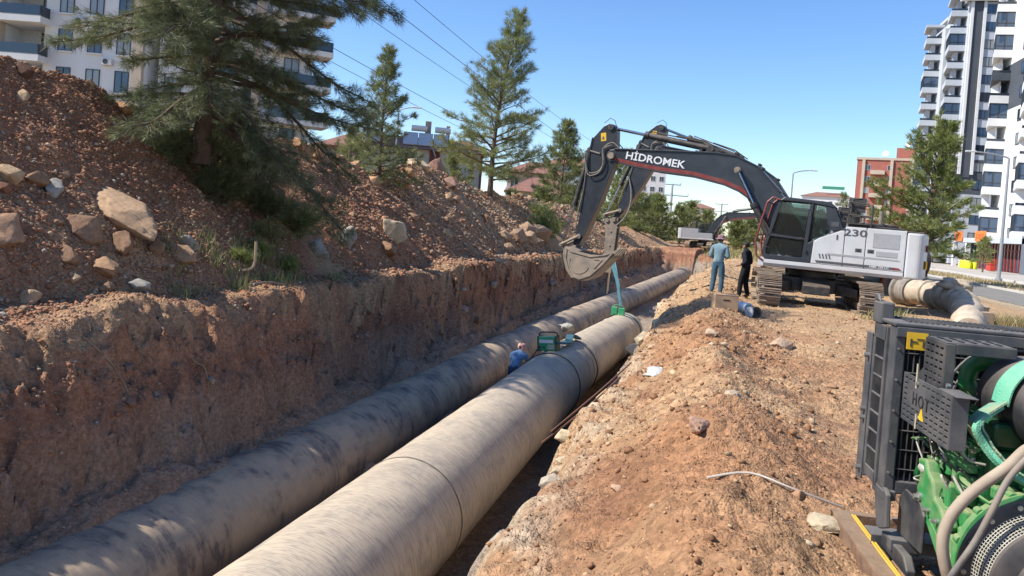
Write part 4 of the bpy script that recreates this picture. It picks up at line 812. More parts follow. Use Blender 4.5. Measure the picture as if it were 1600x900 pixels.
J2 = dict(J1); J2.update(head=(0, .07, 1.585), shl=(-.18, 0, 1.38), ell=(-.22, -.10, 1.10), wrl=(-.16, .13, .98), hal=(-.10, .20, .97), elr=(.22, -.06, 1.08), wrr=(.14, .14, .98), har=(.09, .2, .98), anl=(-.12, .1, .10), tol=(-.13, .26, .045), knl=(-.11, .08, .48), anr=(.10, -.06, .1), tor=(.11, .09, .045), long=False)
navy = cloth('navy_shirt', (.014, .016, .024), (.024, .026, .036)); blackt = cloth('black_trousers', (.010, .010, .012), (.02, .02, .023))
person((1.06, 24.4, gh(1.06, 24.4)-.03), R(62), J2, dict(k=SKIN, s=navy, p=blackt, f=SHOE), 'person in dark navy shirt and black trousers standing sideways next to the excavator track', scale=1.0)
# the worker bending in the gap between the pipes
J3 = dict(J1); J3.update(pelvis=(0, -.16, .90), waist=(0, -.12, 1.02), chest=(0, .0, 1.17), neck0=(0, .12, 1.28), neck=(0, .19, 1.34), head=(0, .27, 1.42), shl=(-.19, .12, 1.25), shr=(.19, .12, 1.25), ell=(-.26, .28, 1.02), elr=(.26, .28, 1.02), wrl=(-.16, .5, .98), wrr=(.16, .5, .98), hal=(-.10, .57, .99), har=(.10, .57, .99), bent=True, hpl=(-.1, -.14, .86), hpr=(.1, -.14, .86))
blue = cloth('blue_shirt', (.07, .17, .33), (.20, .32, .46), 9); jeans = cloth('blue_jeans', (.04, .06, .12), (.06, .09, .16))
PINK = cloth('pink_scarf', (.50, .22, .20), (.60, .38, .32), 12)
wz = -3.16
w3 = person((-4.92, 20.5, wz), R(-8), J3, dict(k=SKIN, s=blue, p=jeans, f=SHOE), 'person in blue shirt and pink headscarf bending down between the two big pipes', scale=1.04)
m = MB(); v = MB(); hd = Vector(J3['head']); m.lathe([(.088, -.03), (.106, .0), (.108, .05), (.09, .095), (.04, .118), (.005, .122)], hd, (0, .05, 1), 24); m.prism([(-.09, -.14), (.09, -.14), (.105, .03), (-.105, .03)], hd.y-.11, hd.y-.09) if False else None
m.tube([hd+Vector((.06, -.09, .0)), hd+Vector((.09, -.12, -.08)), hd+Vector((.07, -.14, -.17))], [.05, .045, .02], 8); m.build('headscarf', PINK, w3, smooth=True)
# ================================================================ SLINGS, BOXES AND SMALL THINGS
GRN = mat('green_case', (.015, .27, .11), (.025, .33, .15), rough=.42, scale=6, dust=.35, dustc=(.35, .29, .2)); SLING = mat('teal_sling', (.055, .15, .18), (.10, .22, .24), rough=.9, scale=14, bump=.3, bscale=80)
DCABLE = mat('dark_cable', (.03, .028, .025), (.07, .06, .05), rough=.8)
def welder(loc, rz, label, open_=False):
    e = empty('green_case', loc, rz, label, 'equipment case'); w_, d_, h_ = .50, .34, .40
    m = MB(); m.bx(-w_/2, w_/2, -d_/2, d_/2, .03, h_); m.build('case_body', GRN, e, bevel=.03)
    m = MB()
    for x in (-w_/2-.008, w_/2+.008-.03): m.bx(x, x+.03, -d_/2-.012, d_/2+.012, .01, h_+.02)
    m.build('corner_guard', mat('dark_green', (.01, .07, .035), rough=.5, dust=.3), e, bevel=.008)
    m = MB(); m.bx(-.20, .18, -d_/2-.006, -d_/2+.002, .24, .33); m.build('label_plate', DEC, e)
    m = MB(); m.tube(catmull([(-w_/2, 0, h_-.05), (-w_/2+.02, 0, h_+.09), (0, 0, h_+.11), (w_/2-.02, 0, h_+.09), (w_/2, 0, h_-.05)]), .018, 8); m.build('carry_handle', RUB, e, smooth=True)
    m = MB(); m.bx(.02, .2, -d_/2-.008, -d_/2+.001, .08, .2); m.build('control_panel', mat('dusty_panel', (.42, .42, .36), rough=.6), e)
    for x in (-.18, -.08): m = MB(); m.cyl((x, -d_/2-.03, .13), (x, -d_/2+.01, .13), .025); m.build('socket', RUB, e)
    return e
def ptop(y, a=90, r=RP): c = p1(y); return Vector((c.x+math.cos(R(a))*r, y, c.z+math.sin(R(a))*r))
t_ = ptop(19.9, 106, RP-.02); we = welder(t_, R(8), 'green metal equipment case with dark handle standing on top of the front pipe'); we.rotation_euler = (0, R(-6), R(-6))
tb = empty('lifting_bracket', ptop(31.0, 98, RP), 0, 'green steel lifting bracket at the far end of the front pipe, where the sling ends', 'bracket', scale=.62)
m = MB(); m.bx(-.42, -.04, -.2, .2, -.06, .52); m.bx(.04, .42, -.2, .2, -.10, .48); m.build('bracket_plate', GRN, tb, bevel=.03)
m = MB(); m.tube(catmull([(-.4, 0, .52), (-.25, 0, .64), (0, 0, .66), (.3, 0, .58), (.4, 0, .48)]), .025, 6); m.build('bracket_handle', GRN, tb, smooth=True)
# blue sling from the breaker to the bracket
sp_ = bpy.data.objects['breaker'] if 'breaker' in bpy.data.objects else None
def ribbon(pts, w_, wd, th=.012):
    m = MB(); P = catmull(pts, 6); wd = Vector(wd).normalized(); vs = []; fs = []
    ws = w_ if isinstance(w_, list) else [w_]*len(P)
    for i, p in enumerate(P):
        t = (P[min(i+1, len(P)-1)]-P[max(i-1, 0)]).normalized(); s_ = (wd-t*wd.dot(t)).normalized(); n_ = t.cross(s_); q = ws[min(i*len(ws)//len(P), len(ws)-1)]
        vs += [p-s_*q-n_*th/2, p+s_*q-n_*th/2, p+s_*q+n_*th/2, p-s_*q+n_*th/2]
    for i in range(len(P)-1):
        for k in range(4): fs.append((i*4+k, i*4+(k+1) % 4, i*4+4+(k+1) % 4, i*4+4+k))
    fs += [(3, 2, 1, 0), tuple(range(len(vs)-4, len(vs)))]; return m.add(vs, fs)
SL0 = BRK+Vector((.08, -.25, -1.75)); SL1 = ptop(31.0, 92, RP+.28)
sg = empty('lifting_sling', SL1, 0, 'long blue green webbing sling hanging taut from the breaker arm to the front pipe end', 'sling')
m = ribbon([SL0-SL1, SL0.lerp(SL1, .4)-SL1+Vector((.10, -.03, 0)), SL0.lerp(SL1, .75)-SL1+Vector((.05, 0, 0)), (0, 0, .02)], [.075, .075, .07, .06, .06, .04, .03], (1, .2, 0), .02); m.build('webbing', SLING, sg)
m = ribbon([SL0-SL1+Vector((.12, .05, .1)), SL0.lerp(SL1, .6)-SL1+Vector((.12, .06, 0)), (.02, .05, .05)], .035, (1, -.3, 0), .02); m.build('webbing', SLING, sg)
def hoop(y, label, r=.018, dr=.02, tilt=0, m_=None, group=None, a0=-60, a1=240):
    e = empty('pipe_strap', p1(y), 0, label, 'strap', group)
    m = MB(); m.tube([Vector((math.cos(R(a))*(RP+dr), tilt*math.sin(R(a)), math.sin(R(a))*(RP+dr))) for a in range(a0, a1+1, 8)], r, 6); m.build('strap_loop', m_ or DCABLE, e, smooth=True)
hoop(19.1, 'dark cable looped round the front pipe just on the near side of the green case', .014, tilt=.15)
hoop(22.0, 'dark cable looped round the front pipe beyond the green case', .014, tilt=-.2)
hoop(31.5, 'teal strap wrapped round the far end of the front pipe', .03, tilt=.1, m_=SLING)
m = MB(); a = ptop(20.2, 95, RP+.05); pts = [ptop(19.8, 92, RP+.22), ptop(20.3, 90, RP+.14), ptop(20.9, 84, RP+.10), ptop(21.6, 87, RP+.20), ptop(22.2, 80, RP+.05)]
o = ribbon([p-pts[0] for p in pts], .10, (1, 0, 0), .05).build('strap_bundle', SLING); o.location = pts[0]; tag(o, 'crumpled teal strap bundle lying on the front pipe right of the green case', 'strap')
m = MB(); pts = [ptop(19.7, 116, RP+.2), ptop(19.5, 130, RP+.05), ptop(19.1, 150, RP+.03), ptop(18.8, 170, RP+.03)]; m.tube([p-pts[0] for p in catmull(pts)], .018, 6); o = m.build('power_cable', DCABLE, smooth=True); o.location = pts[0]; tag(o, 'dark cable trailing from the green case down the left of the front pipe', 'cable')
m = MB(); pts = [ptop(30.8, 104, RP+.05), ptop(30.2, 118, RP+.03), ptop(28.8, 128, RP+.03), ptop(27.2, 134, RP+.03)]; m.tube([p-pts[0] for p in catmull(pts)], .03, 6); o = m.build('power_cable', DCABLE, smooth=True); o.location = pts[0]; tag(o, 'cable running along the upper left of the front pipe from the far bracket', 'cable')
# crumpled cloths
def crumple(name, loc, size, m_, label, cat, seed=0):
    v, f = I3v, I3f; a = v*2.2; d = 1+.55*fbm(a[:, 0]+seed, a[:, 1]+a[:, 2], 4, seed)[:, None]; d2 = 1+.4*fbm(a[:, 1]*2+seed, a[:, 2]*2+a[:, 0], 3, seed+3)[:, None]
    me = np_mesh(name, v*d*d2*np.array(size)/2, f); o = link(name, me, m_, None, smooth=False); o.location = loc; return tag(o, label, cat)
crumple('plastic_rag', (-.58, 10.45, gh(-.58, 10.45)+.03), (.30, .36, .12), mat('white_plastic', (.62, .62, .60), (.5, .5, .48), rough=.5), 'crumpled white plastic scrap on the lip of the right bank', 'rag', 4)
crumple('plastic_rag', (-4.75, 27.2, -1.85), (.5, .4, .3), mat('grey_rag', (.36, .35, .31), (.2, .2, .17), rough=.8), 'crumpled grey bundle of rag lying between the two pipes', 'rag', 9)
CARD = mat('cardboard', (.46, .31, .18), (.42, .28, .16), rough=.85, scale=5)
cb = empty('cardboard_box', (.40, 18.7, gh(.40, 18.7)), R(12), 'tan cardboard box sitting on the bank in front of the two standing people', 'box')
m = MB(); m.bx(-.27, .27, -.22, .22, 0, .34); m.build('box_body', CARD, cb, bevel=.008)
m = MB(); m.bx(-.27, .27, -.225, -.01, .342, .348); m.bx(-.27, .27, .01, .225, .342, .346); m.build('box_flap', CARD, cb)
m = MB(); m.bx(-.09, .07, -.226, -.221, .21, .24); m.build('hand_hole', mat('dark_hole', (.03, .02, .015)), cb)
bk_ = empty('pipe_coupling', (.98, 19.3, gh(.98, 19.3)+.13), R(-35), 'short pale blue pipe offcut lying on its side beside the cardboard box', 'pipe')
PB_ = mat('pale_blue_plastic', (.42, .52, .62), (.5, .58, .66), rough=.4, scale=5)
m = MB(); m.lathe([(.10, 0), (.13, 0), (.13, .42), (.10, .42), (.10, 0)], (0, 0, 0), (-1, .3, 0), 24); m.build('pipe_wall', PB_, bk_, smooth=True)
tp = empty('tape_roll', (1.15, 19.0, gh(1.15, 19.0)+.13), R(-35), 'dark open ended roll next to the pale blue pipe offcut', 'roll')
m = MB(); m.lathe([(.09, 0), (.14, 0), (.14, .16), (.09, .16), (.09, 0)], (0, 0, 0), (-1, .3, 0), 24); m.build('roll_wall', RUB, tp, smooth=True)
m = MB(); m.lathe([(.001, -.02), (.13, -.02), (.13, .02), (.001, .02)], (-.10, -.16, -.0), (-.4, -1, .1), 20); m.build('white_lid', DEC, tp)
# rebar, sticks and wire
def rod(name, pts, r, m_, label, cat, group=None, n=6):
    p0 = Vector(pts[0]); mb = MB(); mb.tube([Vector(p)-p0 for p in catmull(pts, 4)], r, n); o = mb.build(name, m_, smooth=True); o.location = p0; return tag(o, label, cat, group)
RUST = mat('rusty_steel', (.20, .09, .05), (.12, .06, .04), rough=.8); WOODS = mat('dry_stick', (.34, .25, .16), (.24, .17, .11), rough=.9); PALE = mat('bleached_stick', (.60, .54, .44), (.5, .43, .34), rough=.8)
rod('rebar_rod', [(-1.75, 9.4, -.75), (-1.35, 10.4, -.42), (-1.0, 11.3, -.1)], .012, RUST, 'thin rusty rod poking from the right bank over the trench, the upper of two', 'rod')
rod('rebar_rod', [(-1.82, 9.2, -.85), (-1.42, 10.1, -.55), (-1.1, 10.9, -.25)], .012, RUST, 'thin rusty rod poking from the right bank over the trench, the lower of two', 'rod')
rod('pale_stick', [(.09, 5.1, gh(.09, 5.1)+.02), (.35, 5.22, gh(.35, 5.22)+.025), (.62, 5.2, gh(.62, 5.2)+.025), (.95, 5.35, gh(.95, 5.35)+.02)], .008, PALE, 'long thin bleached stick lying on the soil left of the pump engine skid', 'stick')
rod('root', [(x_, y_, gh(x_, y_)+.04) for x_, y_ in ((-7.6, 10.8), (-7.75, 10.8), (-7.9, 10.7), (-8.1, 10.5))], .012, WOODS, 'bare root hanging out of the left trench wall, right one of two', 'root')
rod('root', [(x_, y_, gh(x_, y_)+.04) for x_, y_ in ((-7.6, 9.1), (-7.8, 9.05), (-7.95, 8.9), (-8.2, 8.7))], .012, WOODS, 'bare root hanging out of the left trench wall, left one of two', 'root')
rod('wire', [(x_, y_, gh(x_, y_)+.04) for x_, y_ in ((-2.3, 5.4), (-2.25, 6.5), (-2.3, 7.5), (-2.2, 8.6), (-2.25, 9.8), (-2.1, 11.2))], .006, mat('wire', (.45, .43, .4), rough=.5), 'thin pale wire running along the trench floor beside the front pipe', 'wire')
rod('branch', [(-9.3, 13.9, gh(-9.3, 13.9)+.02), (-9.15, 14.1, gh(-9.15, 14.1)+.35), (-9.2, 14.2, gh(-9.2, 14.2)+.8)], .03, WOODS, 'forked dead branch standing at the foot of the heap under the large pine', 'branch')
rod('branch', [(-8.9, 13.6, gh(-8.9, 13.6)+.03), (-8.6, 14.3, gh(-8.6, 14.3)+.06), (-8.3, 15.0, gh(-8.3, 15)+.02)], .025, WOODS, 'long dead branch lying on the left bank below the large pine', 'branch')
# ---------------- wrapped pipe elbow, blocks and planks beyond the engine
WRAP = mat('wrap_fabric', (.54, .45, .34), (.33, .26, .19), rough=.9, scale=5, bump=.6, bscale=9, stretch=(1, 1, 1), contrast=(.3, .7)); TARP = mat('grey_tarp', (.16, .14, .12), (.28, .24, .2), rough=.8, scale=4, bump=.4, bscale=7)
we_ = empty('wrapped_pipe_bend', (6.6, 25.2, .43), 0, 'bent pipe piece wrapped in dirty cream cloth lying behind the pump engine', 'pipe')
pts = catmull([(-.25, 2.0, .10), (.18, 1.15, .10), (.50, .25, .06), (.50, -.7, -.06), (.28, -1.8, -.24), (-.05, -3.1, -.5)], 8)
m = MB(); n_ = len(pts); m.tube(pts, [.37+.04*math.sin(i*.9)+.03*math.sin(i*2.3) for i in range(n_)], 36); o = m.build('wrapped_tube', WRAP, we_, smooth=True)
for k, i in enumerate((6, 11, 15, 19, 24, 30)):
    m = MB(); t = (pts[i+1]-pts[i-1]).normalized(); m.lathe([(.37, -.06), (.43, -.03), (.42, .04), (.37, .06)], pts[i], t, 32); m.build('cloth_fold', WRAP, we_, smooth=True)
m = MB(); m.lathe([(.34, -.2), (.44, -.2), (.47, -.12), (.44, -.05), (.44, .22), (.52, .26), (.52, .36), (.34, .38)], (-.30, 2.05, .10), (-.45, 1, .02), 36); m.build('socket_end', TARP, we_, smooth=True)
crumple('torn_cloth', (7.1, 25.35, .92), (.8, .6, .4), WRAP, 'torn cloth flap hanging from the wrapped pipe bend', 'cloth', 12)
WB = mat('timber', (.46, .34, .23), (.36, .26, .17), rough=.85, scale=4, stretch=(6, 1, 6), bump=.3)
for (x, y, z, s_, rz, tx, lab) in ((7.4, 24.7, .30, (.62, .45, .34), .5, .3, 'tilted timber block leaning right of the wrapped pipe bend, upper of two'), (7.1, 23.4, .17, (.62, .5, .34), .3, 0, 'timber block on the ground right of the wrapped pipe bend, lower of two')):
    o = MB().box((0, 0, 0), s_).build('timber_block', WB, bevel=.015); o.location = (x, y, z); o.rotation_euler = (tx, 0, rz); tag(o, lab, 'wood block')
for (a, b, lab) in (((7.6, 24.4), (10.2, 23.8), 'long plank on the ground right of the timber blocks'), ((4.9, 22.3), (6.6, 21.9), 'weathered plank on the ground left of the wrapped pipe bend')):
    d = Vector((b[0]-a[0], b[1]-a[1])); o = MB().box((0, 0, 0), (d.length, .22, .06)).build('plank', WB, bevel=.008); o.location = ((a[0]+b[0])/2, (a[1]+b[1])/2, .07); o.rotation_euler = (0, 0, math.atan2(d.y, d.x)); tag(o, lab, 'plank')
m = MB(); m.tube([(0, 0, 0), (.03, 0, .7), (-.02, .02, 1.2)], [.13, .11, .10], 10); o = m.build('timber_post', RUST, smooth=True); o.location = (6.0, 30.0, gh(6, 30)-.05); tag(o, 'short rust stained post standing on the sand behind the counterweight', 'post')
e = empty('rubber_tyre', (7.35, 31.5, .95), 0, 'dark tyre showing behind the counterweight of the nearest excavator', 'tyre'); m = MB(); m.lathe([(.35, -.18), (.62, -.2), (.72, -.14), (.74, 0), (.72, .14), (.62, .2), (.35, .18)], (0, 0, 0), (1, .4, 0), 36); m.build('tread', RUB, e, smooth=True)
o = bpy.data.objects['rubber_tyre']; o.location = (7.35, 31.5, gh(7.35, 31.5)+.68)
# dry grass tufts
def grass(name, pts, n, h, cols, label, seed=0, w_=.012, spread=.25, kind='stuff'):
    rng = np.random.default_rng(seed); P = np.repeat(np.array(pts), n, axis=0); P = P+np.c_[rng.normal(0, spread, (len(P), 2)), np.zeros(len(P))]
    P[:, 2] = terrain(P[:, 0], P[:, 1])-.01; a = rng.random(len(P))*6.28; L_ = h*rng.uniform(.4, 1.1, len(P)); lean = rng.normal(0, .35, (len(P), 2))
    u = np.c_[np.cos(a), np.sin(a), 0*a]*w_; T = P+np.c_[lean*L_[:, None], L_]; mid = P+np.c_[lean*L_[:, None]*.35, L_*.6]
    V = np.stack([P-u, P+u, mid+u*.7, mid-u*.7, T], 1).reshape(-1, 3); i = np.arange(len(P))*5; Fc = np.concatenate([np.stack([i, i+1, i+2], 1), np.stack([i, i+2, i+3], 1), np.stack([i+3, i+2, i+4], 1)])
    c = np.repeat(np.array(cols)[rng.integers(0, len(cols), len(P))], 5, axis=0)*rng.uniform(.8, 1.2, (len(P)*5, 1)); me = np_mesh(name, V, Fc, c); o = link(name, me, LEAFM); return tag(o, label, kind=kind)
def leafmat(name='needles', tr=.42):
    m = bpy.data.materials.new(name); m.use_nodes = True; nt = m.node_tree; N = nt.nodes; L = nt.links; N.clear(); o = N.new('ShaderNodeOutputMaterial'); at = N.new('ShaderNodeVertexColor'); at.layer_name = 'Col'
    d = N.new('ShaderNodeBsdfDiffuse'); t = N.new('ShaderNodeBsdfTranslucent'); g = N.new('ShaderNodeBsdfGlossy'); g.inputs['Roughness'].default_value = .45; g.inputs[0].default_value = (.6, .6, .55, 1); mx = N.new('ShaderNodeMixShader'); mx.inputs[0].default_value = tr; m2 = N.new('ShaderNodeMixShader'); m2.inputs[0].default_value = .05
    L.new(at.outputs[0], d.inputs[0]); L.new(at.outputs[0], t.inputs[0]); L.new(d.outputs[0], mx.inputs[1]); L.new(t.outputs[0], mx.inputs[2]); L.new(mx.outputs[0], m2.inputs[1]); L.new(g.outputs[0], m2.inputs[2]); L.new(m2.outputs[0], o.inputs[0]); return m
LEAFM = leafmat()
DRY = [(.46, .36, .18), (.38, .30, .15), (.30, .27, .12)]; GRNG = [(.16, .20, .07), (.22, .25, .09), (.34, .31, .14)]
grass('dry_grass', [(4.6, 21.5, 0), (4.9, 21.7, 0), (4.3, 21.6, 0)], 60, .35, DRY+GRNG, 'dry weeds in front of the rear track of the nearest excavator', 1)
grass('dry_grass', [(8.0, 23.7, 0), (8.3, 23.9, 0), (7.8, 23.5, 0), (8.6, 23.6, 0)], 160, .36, DRY, 'heap of dry straw right of the timber blocks', 2, .01)
grass('weeds', [(x, y, 0) for x, y in zip(RG.uniform(-9.9, -8.8, 40), RG.uniform(11.5, 17.5, 40))], 22, .3, GRNG, 'sparse green weeds at the foot of the heap under the large pine', 3, .008, .12)
grass('verge_grass', [(x, y, 0) for x, y in zip(RG.uniform(17, 20.5, 150), RG.uniform(40, 110, 150))], 40, .3, DRY, 'dry yellow grass along the far verge of the road', 4, .03, .5)
grass('far_weeds', [(x, y, 0) for x, y in zip(RG.uniform(-1, 9, 130), RG.uniform(62, 130, 130))], 30, .5, DRY+GRNG, 'patchy dry weeds on the ground beyond the people', 5, .04, .6)
# ================================================================ PUMP ENGINE ON ITS SKID
EO = Vector((.946, 4.359, 0)); ERZ = math.atan2(-.9952, .0976)
DGR = mat('grey_powdercoat', (.022, .025, .030), (.035, .038, .043), rough=.45, scale=9, dust=.55, dustc=(.22, .19, .155), bump=.08, bscale=90)
DGR2 = mat('dusty_grey_sheet', (.042, .046, .052), (.07, .073, .077), rough=.5, scale=7, dust=.55, dustc=(.25, .215, .18), bump=.08, bscale=90)
EGR = mat('engine_green', (.022, .19, .05), (.035, .25, .07), rough=.4, scale=16, dust=.75, dustc=(.33, .29, .16), bump=.1, bscale=50)
EGD = mat('engine_green_oily', (.005, .05, .018), (.010, .10, .03), rough=.28, scale=10, dust=.08, dustc=(.2, .2, .12), bump=.1, bscale=50)
VOID = mat('radiator_core', (.012, .012, .013), (.02, .02, .02), rough=.8); RSTD = mat('rusty_dusty_rail', (.10, .055, .035), (.22, .135, .08), rough=.8, scale=11, dust=.6, dustc=(.30, .21, .13), bump=.3)
BOLT = mat('bolt_zinc', (.45, .44, .40), (.3, .28, .25), rough=.4, metal=.7, scale=20); PLAS = mat('black_plastic', (.014, .015, .018), (.03, .031, .034), rough=.42, scale=6, dust=.6, dustc=(.26, .21, .17))
TANH = mat('tan_hose', (.26, .20, .145), (.36, .29, .21), rough=.75, scale=9, dust=.7, dustc=(.42, .34, .25)); GRYH = mat('grey_hose', (.12, .11, .10), (.2, .18, .15), rough=.7, scale=12, dust=.5)
LGT = mat('zinc_sensor', (.42, .40, .34), (.3, .28, .22), rough=.4, scale=15)
eng = empty('pump_engine', EO, ERZ, 'green pump engine with dark grey radiator and slotted guards on a steel skid, lower right', 'engine')
def slotplate(name, w_, h_, rows, cols, sw, sh, th, m_, parent, mtx, skip=None, bevel=0, sk=0):
    """real plate with slots cut: grid of bars in the local x-z plane"""
    xs_ = [0]; zs = [0]; gx_ = (w_-cols*sw)/(cols+1); gz_ = (h_-rows*sh)/(rows+1)
    for c in range(cols): xs_ += [xs_[-1]+gx_, xs_[-1]+gx_+sw]
    xs_.append(w_)
    for r_ in range(rows): zs += [zs[-1]+gz_, zs[-1]+gz_+sh]
    zs.append(h_); idx = {}; V = []; F_ = []
    def vid(i, j, k):
        if (i, j, k) not in idx: idx[(i, j, k)] = len(V); V.append(mtx @ Vector((xs_[i], -th*k, zs[j]+sk*xs_[i])))
        return idx[(i, j, k)]
    nx, nz = len(xs_)-1, len(zs)-1; hole = lambda i, j: 0 <= i < nx and 0 <= j < nz and i % 2 == 1 and j % 2 == 1 and not (skip and skip(i//2, j//2))
    solid = lambda i, j: 0 <= i < nx and 0 <= j < nz and not hole(i, j)
    for i in range(nx):
        for j in range(nz):
            if not solid(i, j): continue
            F_.append([vid(i, j, 0), vid(i+1, j, 0), vid(i+1, j+1, 0), vid(i, j+1, 0)]); F_.append([vid(i, j, 1), vid(i, j+1, 1), vid(i+1, j+1, 1), vid(i+1, j, 1)])
            for (di, dj, a, b) in ((-1, 0, (i, j), (i, j+1)), (1, 0, (i+1, j), (i+1, j+1)), (0, -1, (i, j), (i+1, j)), (0, 1, (i, j+1), (i+1, j+1))):
                if not solid(i+di, j+dj): F_.append([vid(*a, 0), vid(*b, 0), vid(*b, 1), vid(*a, 1)])
    mb = MB(); mb.v = [tuple(v) for v in V]; mb.f = [tuple(f) for f in F_]; return mb.build(name, m_, parent)
XZ = Matrix.Identity(4)
# frame local: X toward the camera along the crankshaft, Y to the right, Z up. radiator stands at X -.26..0
m = MB(); m.bx(-.20, -.05, .06, 1.18, .66, 1.42); m.build('radiator_core', VOID, eng)
m = MB(); m.bx(-.06, .035, -.0, .055, .59, 1.455); m.bx(-.06, .035, 1.12, 1.2, .59, 1.455); m.bx(-.06, .03, .056, 1.12, .59, .66); m.build('radiator_frame', DGR2, eng, bevel=.008)
m = MB(); m.bx(-.27, -.065, -.012, .018, .60, .66); m.bx(-.27, -.065, -.012, .018, 1.36, 1.44); m.bx(-.27, -.245, -.012, .018, .60, 1.44); m.bx(-.09, -.062, -.012, .018, .60, 1.44)
for k in range(1, 7): m.bx(-.245, -.09, -.012, .010, .66+k*.1-.006, .66+k*.1+.006)
sp = m.build('side_screen_frame', DGR2, eng, bevel=.004)
m = MB(); m.bx(-.245, -.09, .002, .006, .66, 1.36); m.build('screen_backing', VOID, sp)
m = MB()
for k in range(13): m.bx(-.24+k*.0118, -.237+k*.0118, -.006, .002, .66, 1.36)
tag(m.build('screen_mesh', DGR, sp), kind='stuff')
m = MB(); m.bx(-.37, -.275, -.01, .05, .58, 1.36); m.bx(-.375, -.28, -.02, -.008, .56, 1.38); m.build('side_panel', DGR2, eng, bevel=.008)
m = MB()
for z in (1.25, .95, .9, .62): m.cyl((-.30, -.045, z), (-.30, -.015, z), .013, n=8)
m.build('bolt', BOLT, eng)
m = MB(); m.bx(-.30, -.16, -.02, .05, 1.44, 1.56); m.prism([(-.30, 1.56), (-.20, 1.56), (-.24, 1.60), (-.30, 1.60)], -.02, .0, 'y'); m.build('lifting_lug', DGR2, eng, bevel=.01)
# top cover with louvres
m = MB(); m.bx(-.34, .05, -.01, 1.35, 1.455, 1.475); m.bx(.03, .05, .0, 1.35, 1.40, 1.456); tc_ = m.build('top_cover', DGR2, eng, bevel=.006)
for k in range(46): m = MB(); m.box((-.15, .09+k*.027, 1.479), (.24, .008, .008), rz=0); o = m.build('louvre', DGR, tc_)
m = MB(); m.bx(.0505, .055, .05, .15, 1.345, 1.432); m.build('warning_sticker', YEL, eng); m = MB(); m.box((.057, .085, 1.385), (.002, .03, .008)); m.box((.057, .07, 1.38), (.002, .008, .04)); m.box((.057, .115, 1.40), (.002, .035, .006)); m.box((.057, .13, 1.375), (.002, .01, .03)); m.build('sticker_mark', PLAS, eng)
for z in (.70, .86, 1.02, 1.18, 1.34, 1.42):
    for y in (.02, .035): m = MB(); m.cyl((.035, y, z), (.043, y, z), .006, n=6); m.build('bolt', BOLT, eng) if y < .03 else None
for y in (.25, .5, .75, 1.0): m = MB(); m.cyl((.03, y, 1.476), (.03, y, 1.484), .009, n=6); m.build('bolt', BOLT, eng)
# fan side guard : vertical and cross bars
m = MB()
for k in range(16): m.cyl((.02, .075+k*.028, .66), (.02, .075+k*.028, 1.43), .004, n=5)
for z in (.72, .82, .92, 1.02, 1.12, 1.22, 1.32): m.cyl((.024, .06, z), (.024, .55, z), .004, n=5)
m.bx(.0, .03, .06, .5, 1.0, 1.03); tag(m.build('fan_guard', DGR, eng), kind='stuff')
m = MB()
for r_ in (.34, .38):
    P_ = [(.03, .62+math.cos(a)*r_, 1.05+math.sin(a)*r_) for a in np.linspace(0, 2*math.pi, 49)]; m.tube(P_, .008, 6)
m.build('fan_shroud_ring', DGR2, eng, smooth=True)
for k in range(44): a = k/44*2*math.pi; m = MB(); m.tube([(.034, .62+math.cos(a)*.345, 1.05+math.sin(a)*.345), (.034, .62+math.cos(a)*.375, 1.05+math.sin(a)*.375)], .006, 5); m.build('shroud_fin', LGT, eng)
for k in range(7):
    a = k/7*2*math.pi; m = MB(); m.box((0, 0, .17), (.012, .10, .26), M=Matrix.Rotation(a, 4, 'X') @ Matrix.Rotation(.4, 4, 'Z')); o = m.build('fan_blade', PLAS, eng); o.location = (.0, .62, 1.05)
# upper slotted guard box
U = Matrix.Translation((.18, .10, 1.215)); slotplate('upper_guard', .24, .215, 6, 4, .040, .012, .006, DGR, eng, U)
m = MB(); m.prism([(.18, 1.215), (.18, 1.28), (.10, 1.23), (.10, 1.10), (.18, 1.10)], .094, .1, 'y'); m.bx(.18, .42, .094, .1, 1.10, 1.215); m.bx(.42, .426, .094, .14, 1.10, 1.43); m.build('guard_cheek', DGR, eng, bevel=.003)
TopM = Matrix.Translation((.18, .10, 1.436)) @ Matrix.Rotation(math.pi/2, 4, 'Z'); slotplate('guard_top', .30, .24, 1, 1, .01, .01, .006, DGR, eng, Matrix.Translation((.42, .10, 1.436)) @ Matrix(((0, 0, -1, 0), (1, 0, 0, 0), (0, 1, 0, 0), (0, 0, 0, 1))), skip=lambda a, b: True)
for r_ in range(2):
    for k in range(5): m = MB(); m.box((.25+r_*.09, .135+k*.055, 1.4375), (.055, .014, .006)); m.build('guard_slot', VOID, eng)
m = MB(); m.bx(.40, .426, .14, .40, 1.385, 1.436); m.build('guard_lip', DGR, eng, bevel=.004)
# HOT guard
Hh = .235; W0 = .60; H0 = Matrix.Translation((.06, .055, .995))
def sk_(c, r_): return 2 <= c <= 7 and 3 <= r_ <= 5 and False
slotplate('hot_guard', W0, Hh, 8, 10, .040, .011, .006, DGR2, eng, H0, skip=lambda c, r_: (1 <= c <= 5 and 3 <= r_ <= 6))
m = MB(); m.bx(.655, .661, .049, .12, .995, 1.23); m.bx(.50, .70, .05, .14, 1.231, 1.237); m.build('guard_flange', DGR2, eng, bevel=.003)
for x, y, z in ((.26, .046, 1.205), (.30, .046, 1.05), (.47, .10, 1.245)): m = MB(); m.cyl((x, y-.006, z), (x, y+.01, z), .011, n=8); m.build('bolt', BOLT, eng)
for ch_, x_ in (('H', .235), ('O', .315), ('T', .39)): text('hot_letter', ch_, .088, VOID, eng, (x_, .047, 1.125), (R(90), 0, 0), sx=1.0, bold=0)
m = MB(); m.prism([(.30, 1.045), (.36, 1.045), (.33, 1.10)], .045, .048, 'y'); w_ = m.build('warning_triangle', YEL, eng)
